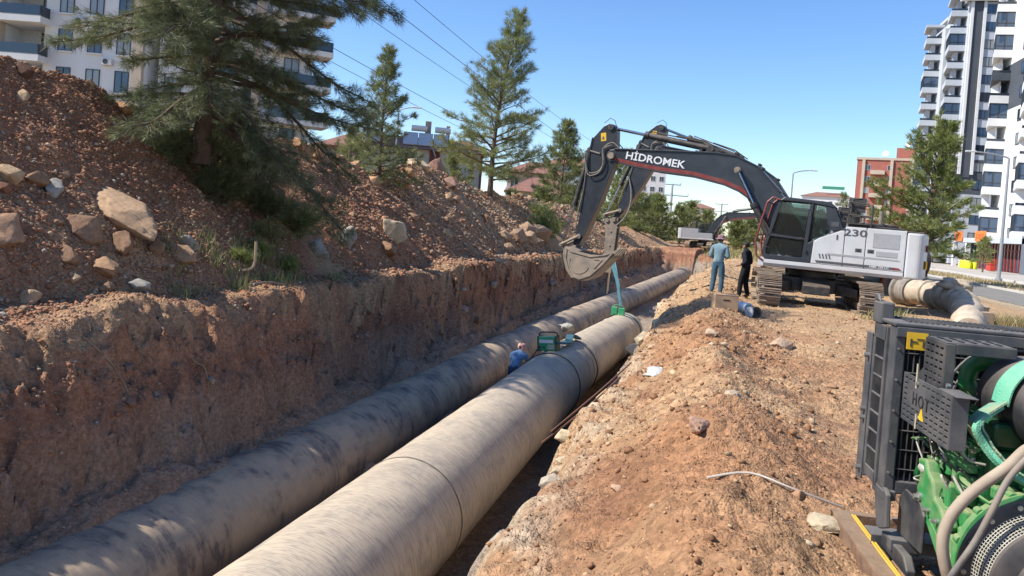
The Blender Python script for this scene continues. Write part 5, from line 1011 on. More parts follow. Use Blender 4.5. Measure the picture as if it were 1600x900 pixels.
m = MB(); m.bx(.232, .246, .0455, .048, 1.18, 1.30); m.bx(.262, .276, .0455, .048, .99, 1.06); m.build('tape_strip', mat('masking_tape', (.42, .38, .26), rough=.8), eng)
# green elbow, air cleaner, strap
m = MB(); m.tube(catmull([(.16, .34, 1.16), (.15, .31, 1.23), (.16, .33, 1.31), (.20, .40, 1.34), (.26, .46, 1.30)], 8), [.040]*33, 20); m.build('intake_elbow', EGR, eng, smooth=True)
m = MB(); m.tube([(.26, .31, 1.10), (.20, .28, 1.04), (.16, .26, .98)], .018, 10); m.build('green_pipe', EGR, eng, smooth=True)
AC = Vector((.30, .475, 1.20)); AX = Vector((1, .10, 0)).normalized()
m = MB(); m.lathe([(.02, -.02), (.13, -.02), (.192, 0), (.198, .03), (.198, .20), (.203, .205), (.203, .225), (.198, .23), (.198, .40), (.21, .405), (.21, .43), (.18, .435), (.18, .47), (.15, .475), (.15, .455), (.09, .455), (.085, .48), (.02, .48)], AC, AX, 48); ac = m.build('air_cleaner', PLAS, eng, smooth=True)
m = MB(); m.box(AC+AX*.12+Vector((0, -.12, -.14)), (.12, .10, .015)); m.box(AC+AX*.12+Vector((0, -.165, -.07)), (.12, .012, .15)); m.build('cleaner_bracket', DGR, eng)
WEB = mat('green_webbing', (.10, .40, .25), (.20, .47, .30), rough=.85, scale=7, bump=.5, bscale=120, contrast=(.3, .7)); WEBD = mat('soiled_webbing', (.34, .36, .22), (.13, .34, .24), rough=.9, scale=9, bump=.5, bscale=120, contrast=(.4, .6))
stp = empty('lifting_strap', EO, ERZ, 'mint green soiled webbing strap thrown over the black air cleaner of the pump engine', 'strap')
pts = [AC+AX*.27+Vector((0, math.cos(R(a))*.222, math.sin(R(a))*.222)) for a in (55, 80, 105, 130, 155, 178)]
ribbon(pts, .062, AX, .007).build('strap_band', WEB, stp, smooth=False)
tail = [pts[-1]+Vector((0, -.004, .002)), Vector((.62, .165, 1.13)), Vector((.62, .20, 1.05)), Vector((.66, .25, .985)), Vector((.70, .33, .93)), Vector((.74, .47, .90)), Vector((.76, .66, .92))]
ribbon(tail, [.06, .055, .05, .045, .04, .035, .03, .028, .028, .028], (1, .2, .3), .008).build('strap_tail', WEBD, stp)
ribbon([p+Vector((.045, -.012, -.01)) for p in tail], .016, (1, .2, .3), .02).build('strap_fold', WEB, stp)
m = MB(); m.prism([(.52, .985), (.60, .985), (.56, 1.05)], .38, .384, 'y'); o = m.build('warning_triangle', YEL, eng); m = MB(); m.bx(.48, .66, .386, .60, .90, 1.08); m.build('control_box', PLAS, eng, bevel=.01)
# engine block and its clutter
m = MB(); m.bx(.12, .62, .22, .62, .62, 1.0); m.bx(.16, .58, .26, .58, 1.0, 1.12); m.bx(.2, .55, .30, .56, .48, .62); m.build('engine_block', EGD, eng, bevel=.02)
m = MB(); m.lathe([(.02, -.02), (.10, -.02), (.115, 0), (.115, .02), (.02, .03)], (.10, .34, .78), (1, 0, 0), 28); m.lathe([(.02, 0), (.05, 0), (.05, .03), (.02, .03)], (.08, .20, .92), (1, 0, 0), 20); m.lathe([(.02, 0), (.07, 0), (.07, .04), (.02, .04)], (.07, .2, .72), (1, 0, 0), 24); m.build('belt_pulley', EGD, eng, smooth=True)
m = MB()
for i in range(6):
    x = .16+i*.075; m.cyl((x, .20, .92), (x, .20, 1.0), .016, n=10); m.cyl((x, .205, .80), (x, .205, .86), .022, n=10)
m.bx(.14, .56, .18, .22, .88, .92); m.lathe([(.05, 0), (.05, .14), (.045, .15), (.01, .15)], (.48, .165, .70), (0, 0, -1), 20); m.build('fuel_pump', EGR, eng, smooth=False, bevel=.004)
rr = random.Random(3)
for k in range(16):
    x0 = .10+rr.random()*.45; z0 = .72+rr.random()*.30; m = MB(); P_ = [(x0, .19, z0), (x0+rr.uniform(-.06, .1), .13-rr.random()*.03, z0+rr.uniform(-.05, .08)), (x0+rr.uniform(0, .15), .15, z0+rr.uniform(-.15, .05)), (x0+rr.uniform(0, .2), .21, z0+rr.uniform(-.14, .02))]; m.tube(catmull(P_, 5), rr.choice([.003, .004, .006]), 6); m.build('pipe_line', rr.choice([EGR, PLAS, LGT, EGD, PLAS]), eng, smooth=True)
for k in range(26):
    x0 = .08+rr.random()*.55; z0 = .62+rr.random()*.42; m = MB(); r_ = rr.choice([.008, .011, .016]); m.cyl((x0, .205, z0), (x0, .205-r_*1.6, z0), r_, n=6); m.build('bolt', rr.choice([LGT, BOLT, EGR]), eng)
# light green front bracket and timing cover
m = MB(); TB_ = lambda P_: [(x+.10, .53+(z-.45)*.68) for x, z in P_]; m.prism(TB_([(.10, .90), (.20, .93), (.235, .86), (.30, .82), (.33, .72), (.42, .68), (.47, .60), (.40, .50), (.30, .56), (.20, .57), (.135, .62), (.115, .70), (.15, .78)]), .095, .16, 'y'); br = m.build('mounting_bracket', EGR, eng, bevel=.012)
m = MB(); m.prism([(.30, .60), (.36, .62), (.66, .50), (.66, .44), (.52, .46)], .10, .15, 'y'); m.prism([(.42, .80), (.50, .80), (.50, .64), (.44, .64)], .13, .2, 'y'); m.build('rib', EGR, br, bevel=.01)
for x, z, r_ in ((.275, .665, .018), (.39, .64, .010), (.50, .63, .010)):
    m = MB(); m.cyl((x, .095, z), (x, .083, z), r_*1.3, n=20); m.cyl((x, .085, z), (x, .065, z), r_*.8, n=6); m.build('bolt', BOLT, br)
m = MB(); m.lathe([(.008, -.04), (.008, 0), (.022, 0), (.023, .045), (.018, .05), (.008, .06)], (.235, .11, .80), (1, -.1, 0), 18); m.build('sensor', LGT, eng, smooth=True)
# flywheel housing
m = MB(); m.lathe([(.10, -.04), (.20, -.03), (.27, .05), (.30, .12), (.335, .13), (.335, .17), (.30, .18)], (.56, .42, .54), (1, 0, 0), 56); m.build('flywheel_housing', EGR, eng, smooth=True)
m = MB(); m.lathe([(.005, -.055), (.03, -.05), (.045, -.02), (.05, .03), (.05, .06)], (.52, .20, .80), (.9, .35, -.3), 20); m.build('housing_boss', EGR, eng, smooth=True)
m = MB(); m.bx(.50, .64, .12, .20, .46, .60); m.build('bolted_pad', EGR, eng, bevel=.012)
for z in (.48, .53, .58): m = MB(); m.cyl((.645, .14, z), (.652, .14, z), .009, n=8); m.build('bolt', LGT, eng)
for k in range(9):
    a = R(60+k*26); m = MB(); p0 = Vector((.60, .42+math.cos(a)*.20, .54+math.sin(a)*.20)); p1_ = Vector((.71, .42+math.cos(a)*.325, .54+math.sin(a)*.325)); m.tube([p0, p0.lerp(p1_, .5)+Vector((-.02, 0, 0)), p1_], [.016, .018, .014], 8); m.build('rib', EGR, eng, smooth=True)
    m = MB(); m.cyl(p1_+Vector((-.03, 0, 0)), p1_+Vector((.012, 0, 0)), .02, n=10); m.build('bolt_boss', EGR, eng, smooth=True)
for (x, y, z, sx, sy, sz) in ((.60, .30, .83, .12, .10, .06), (.56, .20, .66, .08, .06, .12), (.60, .17, .60, .05, .05, .10), (.66, .44, .875, .10, .16, .04)):
    m = MB(); m.box((x, y, z), (sx, sy, sz)); m.build('cast_pad', EGR, eng, bevel=.012)
for k in range(14):
    m = MB(); x0 = .16+rr.random()*.4; z0 = .66+rr.random()*.3; m.box((x0, .18+rr.random()*.03, z0), (rr.uniform(.03, .08), .04, rr.uniform(.02, .07))); m.build('engine_fitting', rr.choice([PLAS, EGD, EGD, EGR, DGR]), eng, bevel=.006)
# clutch housing with mesh ring
CH = Vector((.74, .42, .525))
m = MB(); m.lathe([(.20, 0), (.335, 0), (.335, .025), (.30, .03), (.20, .03)], CH, (1, 0, 0), 56); m.build('adapter_ring', PLAS, eng, smooth=True)
for k in range(16): a = k/16*6.283; m = MB(); p = CH+Vector((.028, math.cos(a)*.318, math.sin(a)*.318)); m.cyl(p, p+Vector((.014, 0, 0)), .011, n=8); m.build('bolt', BOLT, eng)
m = MB(); m.lathe([(.05, 0), (.268, 0), (.255, .12), (.05, .12)], CH+Vector((.028, 0, 0)), (1, 0, 0), 48); m.build('clutch_shell', VOID, eng, smooth=True)
m = MB()
for k in range(120): a = k/120*6.283; p = CH+Vector((.03, math.cos(a)*.285, math.sin(a)*.285)); q = CH+Vector((.15, math.cos(a)*.262, math.sin(a)*.262)); m.tube([p, q], .0022, 4)
for j in range(9): x = .03+j*.015; r_ = .285-.023*j/8; m.tube([CH+Vector((x, math.cos(a)*r_, math.sin(a)*r_)) for a in np.linspace(0, 6.2832, 61)], .0022, 4)
tag(m.build('mesh_guard', LGT, eng), kind='stuff')
m = MB(); m.lathe([(.265, .15), (.275, .155), (.275, .175), (.255, .185), (.20, .20), (.19, .24), (.13, .26), (.12, .30), (.02, .31)], CH, (1, 0, 0), 56); m.build('clutch_cover', PLAS, eng, smooth=True)
m = MB(); m.bx(.90, .96, .30, .40, .62, .82); m.build('clamp_block', PLAS, eng, bevel=.01)
for z in (.66, .78): m = MB(); m.cyl((.96, .33, z), (.975, .33, z), .014, n=8); m.build('bolt', BOLT, eng)
# hoses
m = MB(); m.tube(catmull([(.60, .50, 1.05), (.74, .33, 1.06), (.79, .23, .985), (.79, .115, .875), (.79, .045, .78), (.79, .012, .69), (.79, .012, .60), (.78, .05, .48), (.74, .12, .36), (.66, .2, .3)], 8), .024, 14); m.build('tan_hose', TANH, eng, smooth=True)
m = MB(); m.tube(catmull([(.70, .44, 1.12), (.84, .29, 1.06), (.85, .21, .95), (.86, .155, .82), (.86, .105, .69), (.85, .05, .57), (.84, .025, .50), (.80, .05, .40), (.74, .11, .32)], 8), .013, 12); m.build('grey_hose', GRYH, eng, smooth=True)
# support post, cross channel and skid
m = MB(); m.prism([(-.12, .62), (.06, .62), (.10, .60), (.12, .44), (.02, .40), (-.02, .40)], .0, .025, 'y'); m.bx(-.12, .06, -.005, .06, .56, .61); m.build('support_post', DGR2, eng, bevel=.006)
m = MB(); m.prism([(.03, .585), (.10, .645), (.30, .645), (.36, .60), (.36, .42), (.03, .40)], .085, .10, 'y'); m.build('gusset_plate', DGR, eng, bevel=.006)
m = MB(); m.bx(-.14, -.02, -.02, 1.2, .345, .355); m.bx(-.02, -.012, -.02, 1.2, .28, .355); m.bx(.10, .16, .02, 1.2, .34, .40); m.build('cross_channel', DGR2, eng, bevel=.005)
m = MB(); m.prism([(-.02, .38), (.30, .38), (.36, .33), (.36, .30), (-.02, .30)], .03, .075, 'y'); m.build('foot_bracket', DGR, eng, bevel=.008)
sk1 = MB(); sk1.bx(-.50, 1.5, -.10, .0, .295, .303); sk1.bx(-.50, 1.5, -.10, -.092, .20, .295); sk1.bx(-.50, 1.5, -.10, .0, .19, .198); sk1.build('skid_rail', RSTD, eng, bevel=.003)
m = MB(); m.bx(-.50, -.44, -.10, 1.3, .19, .302); m.bx(-.44, 1.5, .002, 1.3, .19, .20); m.build('skid_pan', RSTD, eng, bevel=.003)
m = MB(); m.tube([(-.40, -.008, .312), (.2, -.015, .312), (.8, -.01, .312), (1.4, -.02, .312)], .006, 6); m.tube([(-.40, .006, .311), (.3, .0, .311), (1.4, .004, .311)], .005, 6); m.build('yellow_cord', mat('yellow_cord', (.66, .40, .05), rough=.7), eng)
for i, (x, y, tz, lab) in enumerate(((.10, .10, .01, ''), (.29, .17, .0, ''))):
    o = MB().lathe([(.025, 0), (.115, 0), (.115, .012), (.025, .012), (.025, 0)], (0, 0, 0), (0, 0, 1), 40).build('blind_disc', mat('rusty_disc', (.17, .10, .06), (.26, .17, .11), rough=.85, scale=14, dust=.5, dustc=(.3, .2, .13)), bevel=.003)
    P_ = Matrix.Translation(EO) @ Matrix.Rotation(ERZ, 4, 'Z') @ Vector((x, y, .205+i*.004)); o.location = P_; o.rotation_euler = (.06, .05, 0); tag(o, 'flat rusty steel disc with a hole in the skid pan, '+('rear one' if i == 0 else 'front one'), 'disc')
cp = empty('round_cap', Matrix.Translation(EO) @ Matrix.Rotation(ERZ, 4, 'Z') @ Vector((.16, .27, .205)), 0, 'small ribbed round cap lying beside the rusty discs in the skid pan', 'cap')
m = MB(); m.lathe([(.01, 0), (.045, 0), (.045, .05), (.055, .052), (.055, .07), (.01, .075)], (0, 0, 0), (0, 0, 1), 20); m.build('cap_body', PLAS, cp)
for k in range(10): a = k*.628; m = MB(); m.box((math.cos(a)*.047, math.sin(a)*.047, .025), (.01, .01, .045), rz=0); m.build('rib', PLAS, cp)
# coarse chips under the skid corner
S('stone', (.78, 4.75), (.26, .3, .10), 0, (0, 0), (.46, .38, .26), 'crumbling pale clod under the front corner of the engine skid', seed=450, cuts=9)
# ================================================================ STREET AND BUILDINGS
ASPH = mat('asphalt', (.10, .10, .10), (.15, .145, .135), rough=.9, scale=1.5, bump=.2, bscale=60, dust=.4, dustc=(.3, .26, .2)); CONC = mat('pavement', (.42, .38, .33), (.34, .31, .27), rough=.9, scale=2); KERB = mat('kerb', (.50, .48, .44), (.42, .4, .36), rough=.9)
SANDM = mat('verge_sand', (.46, .35, .22), (.38, .27, .17), rough=.95, scale=.6, bump=.5, bscale=4)
def sheet(name, x0, x1, y0, y1, z, m_, th=.03):
    o = MB().bx(x0, x1, y0, y1, z-th, z).build(name, m_); return tag(o, kind='structure')
sheet('road', 12.05, 16.0, -30, 400, .012, ASPH, .06); sheet('verge', 16.3, 20.6, -30, 400, .02, SANDM, .07)
sheet('pavement', 22.6, 34, -30, 130, .13, CONC, .18); sheet('service_lane', 20.75, 22.4, -30, 400, .0, CONC, .05)
for k in range(60): tag(MB().bx(16.0, 16.25, -20+k*3, -17.03+k*3, -.05, .12).build('kerb', KERB, bevel=.01), kind='structure')
for k in range(30): tag(MB().bx(22.35, 22.6, 40+k*3, 42.97+k*3, -.05, .16).build('kerb', KERB, bevel=.01), kind='structure')
BWH = mat('white_render', (.68, .68, .67), (.62, .62, .61), rough=.8, scale=.5); BGR = mat('dark_render', (.055, .065, .08), (.07, .08, .095), rough=.7, scale=.5); BLG = mat('light_grey_render', (.46, .49, .53), (.42, .45, .49), rough=.8, scale=.5)
BGE = mat('beige_render', (.48, .40, .31), (.42, .35, .27), rough=.85, scale=.6); BRD = mat('red_render', (.36, .125, .09), (.31, .10, .075), rough=.85, scale=.6); PNK = mat('pink_render', (.46, .31, .25), (.40, .26, .21), rough=.85, scale=.6); CRM = mat('cream_render', (.52, .47, .37), (.46, .41, .32), rough=.85, scale=.6)
BRN_ = mat('brown_post', (.17, .06, .04), (.14, .05, .035), rough=.8); TILE = mat('roof_tile', (.27, .13, .095), (.2, .095, .07), rough=.85, scale=3)
DGL = glass('dark_glass', (.018, .028, .045), .06); BGL = glass('blue_glass', (.04, .075, .13), .05); FRM = mat('window_frame', (.03, .035, .04), rough=.5); WFR = mat('white_frame', (.6, .6, .6), rough=.5); CURT = mat('curtain', (.45, .45, .42), (.6, .6, .58), rough=.9, scale=2)
CGLS = glass('curtained_glass', (.24, .26, .27), .12); RW = random.Random(4)
def quad_win(parent, c, w_, h_, nx_, fr=FRM, gl=DGL, d=.06, rz=0, mull=1, sill=None, name='window'):
    """window centred at c on a wall whose outward normal makes angle rz (0: -Y)"""
    M_ = Matrix.Translation(c) @ Matrix.Rotation(rz, 4, 'Z'); m = MB(M_); t = .06
    m.bx(-w_/2, w_/2, -d, .05, h_/2-t, h_/2); m.bx(-w_/2, w_/2, -d, .05, -h_/2, -h_/2+t); m.bx(-w_/2, -w_/2+t, -d, .05, -h_/2+t, h_/2-t); m.bx(w_/2-t, w_/2, -d, .05, -h_/2+t, h_/2-t)
    for k in range(mull): x = -w_/2+w_*(k+1)/(mull+1); m.bx(x-.03, x+.03, -d, .05, -h_/2+t, h_/2-t)
    if RW.random() < .3: gl = CGLS
    f = m.build(name, fr, parent); g = MB(M_); g.bx(-w_/2+t, w_/2-t, -.02, .03, -h_/2+t, h_/2-t); g.build('pane', gl, f)
    if sill: s_ = MB(M_); s_.bx(-w_/2-.1, w_/2+.1, -.14, .05, -h_/2-.12, -h_/2-.002); s_.build('sill', sill, f)
    return f
def poly_in(P, d):
    """inset a ccw polygon"""
    n = len(P); out = []
    for i in range(n):
        a, b, c = Vector(P[i-1]), Vector(P[i]), Vector(P[(i+1) % n]); t1 = (b-a).normalized(); t2 = (c-b).normalized(); n1 = Vector((-t1.y, t1.x)); n2 = Vector((-t2.y, t2.x)); s_ = (n1+n2); s_ = s_/max(s_.dot(n1), .3); out.append((b.x+s_.x*d, b.y+s_.y*d))
    return out
def bay_floor(parent, P, z, mode, wm, rail=DGL):
    """P ccw polygon of the bay plan; slab + parapet, then glazing or an open balcony"""
    m = MB(); m.prism(P, z-.22, z, 'z'); m2 = poly_in(P, .14); n = len(P)
    for i in range(n):
        j = (i+1) % n; m.prism([P[i], P[j], m2[j], m2[i]], z+.002, z+.78, 'z')
    b = m.build('balcony', wm, parent)
    q = poly_in(P, .05); q2 = poly_in(P, .10); m = MB()
    if mode == 'glazed':
        g = poly_in(P, .09); m.prism(g, z+.80, z+2.74, 'z'); gz_ = m.build('glazing', BGL, b); m = MB()
        for i in range(n):
            j = (i+1) % n; a = Vector(P[i]); c = Vector(P[j]); L_ = (c-a).length; k = max(1, int(L_/1.0))
            for t in range(k): p = Vector(poly_in(P, .06)[i]).lerp(Vector(poly_in(P, .06)[j]), t/k); m.box((p.x, p.y, z+1.77), (.07, .07, 1.94))
        g3 = poly_in(P, .04)
        for i in range(n): j = (i+1) % n; m.prism([g3[i], g3[j], g[j], g[i]], z+1.28, z+1.34, 'z'); m.prism([g3[i], g3[j], g[j], g[i]], z+.78, z+.86, 'z'); m.prism([g3[i], g3[j], g[j], g[i]], z+2.68, z+2.76, 'z')
        m.build('mullion', FRM, gz_)
    else:
        for i in range(n):
            j = (i+1) % n; m.prism([q[i], q[j], q2[j], q2[i]], z+.80, z+1.12, 'z')
        m.build('railing', rail, b)
    return b
def tower(name, label, base, poly, floors, fh, bays, wins, mats_, dark, top, group=None):
    E = empty(name, (*base, .1), 0, label, 'apartment block', group); H = floors*fh
    wm = mats_
    lo, hi = dark; m = MB(); m.prism(poly, 0, lo*fh, 'z'); m.prism(poly, hi*fh, H, 'z'); m.build('wall', wm, E); m = MB(); m.prism(poly_in(poly, .01), lo*fh, hi*fh, 'z'); m.build('dark_wall', BGR, E)
    m = MB(); m.prism(poly_in(poly, -.5), H, H+.5, 'z'); m.prism(poly_in(poly, .6), H+.5, H+1.3, 'z'); m.build('roof', BLG, E)
    for P, z0, f0, f1, cyc in bays:
        for k in range(f0, f1):
            dk = lo <= k < hi; bay_floor(E, P, k*fh+z0, cyc[k % len(cyc)], BGR if (dk and k % 2) else wm)
        m = MB(); m.prism(poly_in(P, .9), f0*fh, f1*fh+z0-.1, 'z'); m.build('balcony_core', wm, E); m = MB(); m.prism(poly_in(P, -.15), f1*fh+z0-.25, f1*fh+z0+.2, 'z'); m.build('balcony_roof', BLG, E)
    for (x, y, rz, f0, f1, w_, h_, mu) in wins:
        for k in range(f0, f1): quad_win(E, (x, y, k*fh+1.75), w_, h_, 1, rz=rz, mull=mu, gl=BGL if k % 3 else DGL)
    return E
# tower B (nearest, right edge of the picture); world coordinates relative to the base point
bx_, by_ = 36.0, 116.0
polyB = [(0, -34), (18, -34), (18, 1), (0, 1)]
bayB1 = [(.1, 3.0), (-.7, 3.0), (-2.2, -2.4), (.1, -2.4)]; sh = lambda P, dy, dx=0: [(x+dx, y+dy) for x, y in P]
cyc = ['glazed', 'open', 'glazed', 'glazed', 'open', 'glazed', 'open', 'open', 'glazed']
wz = []
TB = tower('apartment_tower', 'tall white apartment tower at the right edge with orange shop signs at its foot', (bx_, by_), polyB, 16, 3.0,
      [(bayB1, 4.1, 0, 14, cyc), (sh(bayB1, -12.5, -.2), 4.1, 0, 14, cyc[3:]+cyc[:3]), (sh(bayB1, -24), 4.1, 0, 14, cyc[1:]+cyc[:1])],
      [(-.02, -6.8, -math.pi/2, 1, 15, 1.3, 1.5, 1), (-.02, -19, -math.pi/2, 1, 15, 1.3, 1.5, 1), (-.02, -31, -math.pi/2, 1, 15, 1.3, 1.5, 1), (2.5, -34.02, 0, 1, 15, 1.6, 1.5, 1), (8, -34.02, 0, 1, 15, 1.6, 1.5, 1)], BWH, (7, 9), 0)
for y in (-9.6, -14.6+.2):
    m = MB(); m.bx(-.35, .05, y-.3, y+.3, 4, 48); m.build('pilaster', BWH, TB)
# shops at the foot
SHR = mat('shop_red', (.30, .05, .04), rough=.6); ORG = mat('orange_sign', (.85, .20, .02), (.80, .17, .02), rough=.5)
m = MB(); m.bx(-3.6, -.02, -26.5, 4, 3.35, 3.95); m.build('canopy', BLG, TB)
for y0, y1, mm in ((-2.2, 2.2, DGL), (-6.6, -2.4, BGL), (-11.0, -6.8, DGL), (-15.4, -11.2, DGL), (-20, -15.6, BGL)):
    m = MB(); m.bx(-2.0, -1.9, y0, y1, .12, 3.3); sf = m.build('shop_window', mm, TB); m = MB()
    for k in range(5): y = y0+(y1-y0)*k/4; m.bx(-2.12, -2.0, y-.07, y+.07, .05, 3.34)
    m.bx(-2.12, -2.0, y0, y1, 2.5, 2.6); m.build('shop_frame', SHR if y0 < -2.5 else FRM, sf)
for y in (3.2, -2.3, -26.3): m = MB(); m.bx(-3.5, -3.0, y-.3, y+.3, .05, 3.35); m.build('column', BWH, TB)
m = MB(); m.bx(-3.6, -1.0, -33, -21.5, .0, 4.2); m.build('shop_end_wall', mat('slate_wall', (.13, .15, .18), rough=.8), TB)
for i, (y, w_) in enumerate(((.2, 3.2), (-8.6, 3.8))):
    s_ = empty('shop_sign', (bx_-3.75, by_+y, 3.75), 0, ('left' if i == 0 else 'right')+' one of the two orange signs over the shops under the white tower', 'sign')
    m = MB(); m.bx(-.06, .06, -w_/2, w_/2, -.15, 1.15); m.bx(-.05, .05, -w_/2-.2, w_/2+.2, .2, .9) if False else None; m.build('sign_board', ORG, s_, bevel=.03)
    text('sign_lettering', 'EMLAK', .62, mat('sign_letter', (.55, .07, .02), rough=.5), s_, (-.07, 0, .5), (R(90), 0, R(-90)), sx=1.1, bold=.01) if False else None
    m = MB(); rs = random.Random(i)
    for k in range(6): y_ = w_/2-.45-k*(w_-.7)/6; m.bx(-.075, -.06, y_-.28, y_-.16, .2, .8); m.bx(-.075, -.06, y_-.28, y_, .66 if k % 2 else .2, .8 if k % 2 else .34)
    m.build('sign_lettering', mat('sign_letter', (.50, .06, .02), rough=.5), s_)
# goods in front of the shop
YJ = mat('yellow_jug', (.62, .66, .02), (.55, .6, .02), rough=.4); PKM = mat('pink_goods', (.62, .12, .20), (.7, .3, .35), rough=.5); RDG = mat('red_goods', (.55, .05, .03), rough=.5)
jug = None
for k in range(12):
    y = by_-7.2-(k % 6)*.62; x = bx_-4.6-(k//6)*.6
    if jug is None:
        jug = empty('yellow_jug', (x, y, .13), 0, 'bright yellow green container in the rows in front of the shop', 'container', 'yellow containers in front of the shop'); m = MB(); m.lathe([(.05, 0), (.27, .02), (.29, .1), (.29, .75), (.2, .95), (.08, 1.0), (.08, 1.1), (.02, 1.1)], n=12); m.build('jug_body', YJ, jug, smooth=True); m = MB(); m.lathe([(.1, 1.1), (.1, 1.2), (.02, 1.2)], n=10); m.build('jug_cap', BWH if k else WFR, jug)
    else: c = copy_tree(jug); c.location = (x, y, .13)
for k, (y, x, mm, lab) in enumerate(((1.8-6.1, -4.3, PKM, 'pink and white stack of goods left of the yellow containers'), (-15.2, -4.4, RDG, 'red display stand right of the yellow containers'))):
    e = empty('goods_stand', (bx_+x, by_+y, .13), 0, lab, 'goods'); 
    for j in range(4): m = MB(); m.box((0, (j % 2-.5)*.75, .35+(j//2)*.7), (.6, .68, .62)); m.build('goods_box', mm if j % 2 == 0 else (BWH if k == 0 else mm), e, bevel=.06)
# tower A, behind and left
ax_, ay_ = 39.8, 148.0
polyA = [(0, 0), (18, 0), (18, 26), (0, 26)]
bA2 = [(.1, 6.5), (-1.7, 6.5), (-2.6, 1.0), (.1, 1.0)]
cycA = ['open', 'open', 'glazed', 'open', 'open', 'open', 'glazed', 'glazed', 'glazed', 'open']
TA = tower('apartment_tower', 'white and charcoal apartment tower left of the one with shops, dark stripe between pilasters', (ax_, ay_), polyA, 15, 3.02, [(bA2, 1.0, 0, 15, cycA), (sh(bA2, 7.5, -1.9), 1.0, 0, 14, cycA[2:]+cycA[:2])],
      [(3.55, -.02, 0, 1, 15, 1.9, 1.6, 1), (7.2, -.02, 0, 1, 14, 1.9, 1.6, 1), (-.02, 18, -math.pi/2, 1, 14, 1.6, 1.5, 1)], BLG, (4, 6), 0)
m = MB(); m.bx(.15, .6, -.35, .05, 15.5, 45.3); m.bx(2.1, 2.55, -.35, .05, 15.5, 45.3); m.build('pilaster', BWH, TA); m = MB(); m.bx(.6, 2.1, -.12, .06, 15, 45.3); m.build('dark_stripe', BGR, TA)
m = MB(); m.bx(-1.6, 8, -.8, 0, 45.3, 45.9); m.build('cornice', BWH, TA)
m = MB(); m.bx(-1.9, .05, 6.6, 14.8, 0, 42.4); m.build('wing_wall', BLG, TA)
# left building behind the large pine
lb = empty('apartment_block', (-45.07, 52.3, 0), R(14.2), 'white apartment block behind the large pine, balconies with dark glass rails', 'apartment block')
def wall_box(x0, x1, y0, y1, z0, z1, m_, nm='wall'): return MB().bx(x0, x1, y0, y1, z0, z1).build(nm, m_, lb)
wall_box(-8.3, -.1, 0, 14, 0, 27, BWH); wall_box(-22, -11.6, 0, 14, 0, 27, BWH); wall_box(-11.6, -8.3, 2.2, 14, 0, 27, mat('balcony_back_wall', (.60, .60, .60), rough=.85))
wall_box(-12.3, -11.5, -.7, .02, 0, 27.5, BGE, 'pillar'); wall_box(-.9, -.1, -.45, -.003, 0, 27, BGE, 'pillar')
for k in range(8):
    z = 2.85+k*3.05-.05
    b = wall_box(-11.45, -7.9, -1.3, 2.15, z-.5, z, BWH, 'balcony'); m = MB(); m.bx(-11.4, -8.0, -1.28, -1.22, z+.05, z+.85); m.bx(-8.02, -7.96, -1.28, 0, z+.05, z+.85); m.build('railing', DGL, b)
    quad_win(lb, (-9.1, 2.18, z+1.25), 1.6, 2.3, 1, mull=1); 
    for x in (-6.6, -4.2, -1.85): quad_win(lb, (x, -.01, z+1.55), 1.15, 1.75, 1, mull=1, sill=BWH, gl=BGL if (k+int(x)) % 2 else DGL)
    quad_win(lb, (-14.5, -.01, z+1.55), 1.15, 1.75, 1, sill=BWH)
for k, (x, z) in enumerate(((-5.4, 8.6), (-3.0, 11.7), (-5.4, 14.8), (-.45, 17.8), (-3.0, 5.6))):
    m = MB(); m.bx(x-.4, x+.4, -.36, -.02, z, z+.55); a_ = m.build('air_conditioner', WFR, lb, bevel=.02); m = MB(); m.lathe([(.02, 0), (.21, 0), (.21, .01), (.02, .01)], (x-.08, -.37, z+.28), (0, -1, 0), 16); m.build('fan_grille', FRM, a_)
# right hand wing of that block, turned to the east with balconies stepping back
lw = empty('apartment_wing', (-44.4, 53.0, 0), R(40), 'pale wing with stepped balconies seen through the right side of the large pine', 'apartment block')
MB().bx(0, 12.2, 0, 12, 0, 27, ).build('wall', BWH, lw)
for k in range(8):
    z = 2.85+k*3.05
    for (x0, x1, d) in ((2.2, 6.0, 1.0), (8.4, 13.6, 1.7)):
        b = MB().bx(x0, x1, -d, 1.2 if x1 > 12 else 0, z-.45, z).build('balcony', BWH, lw); m = MB(); m.bx(x0+.05, x1-.05, -d+.03, -d+.09, z+.02, z+.85); m.bx(x1-.1, x1-.04, -d+.09, 1.1 if x1 > 12 else -.05, z+.02, z+.85); m.build('railing', DGL, b)
    for x in (1.1, 4, 7.2, 10.4): quad_win(lw, (x, -.01, z+1.35), 1.3, 2.0, 1, mull=1)
MB().bx(7.2, 7.9, -.4, -.003, 0, 27).build('pillar', BGE, lw)
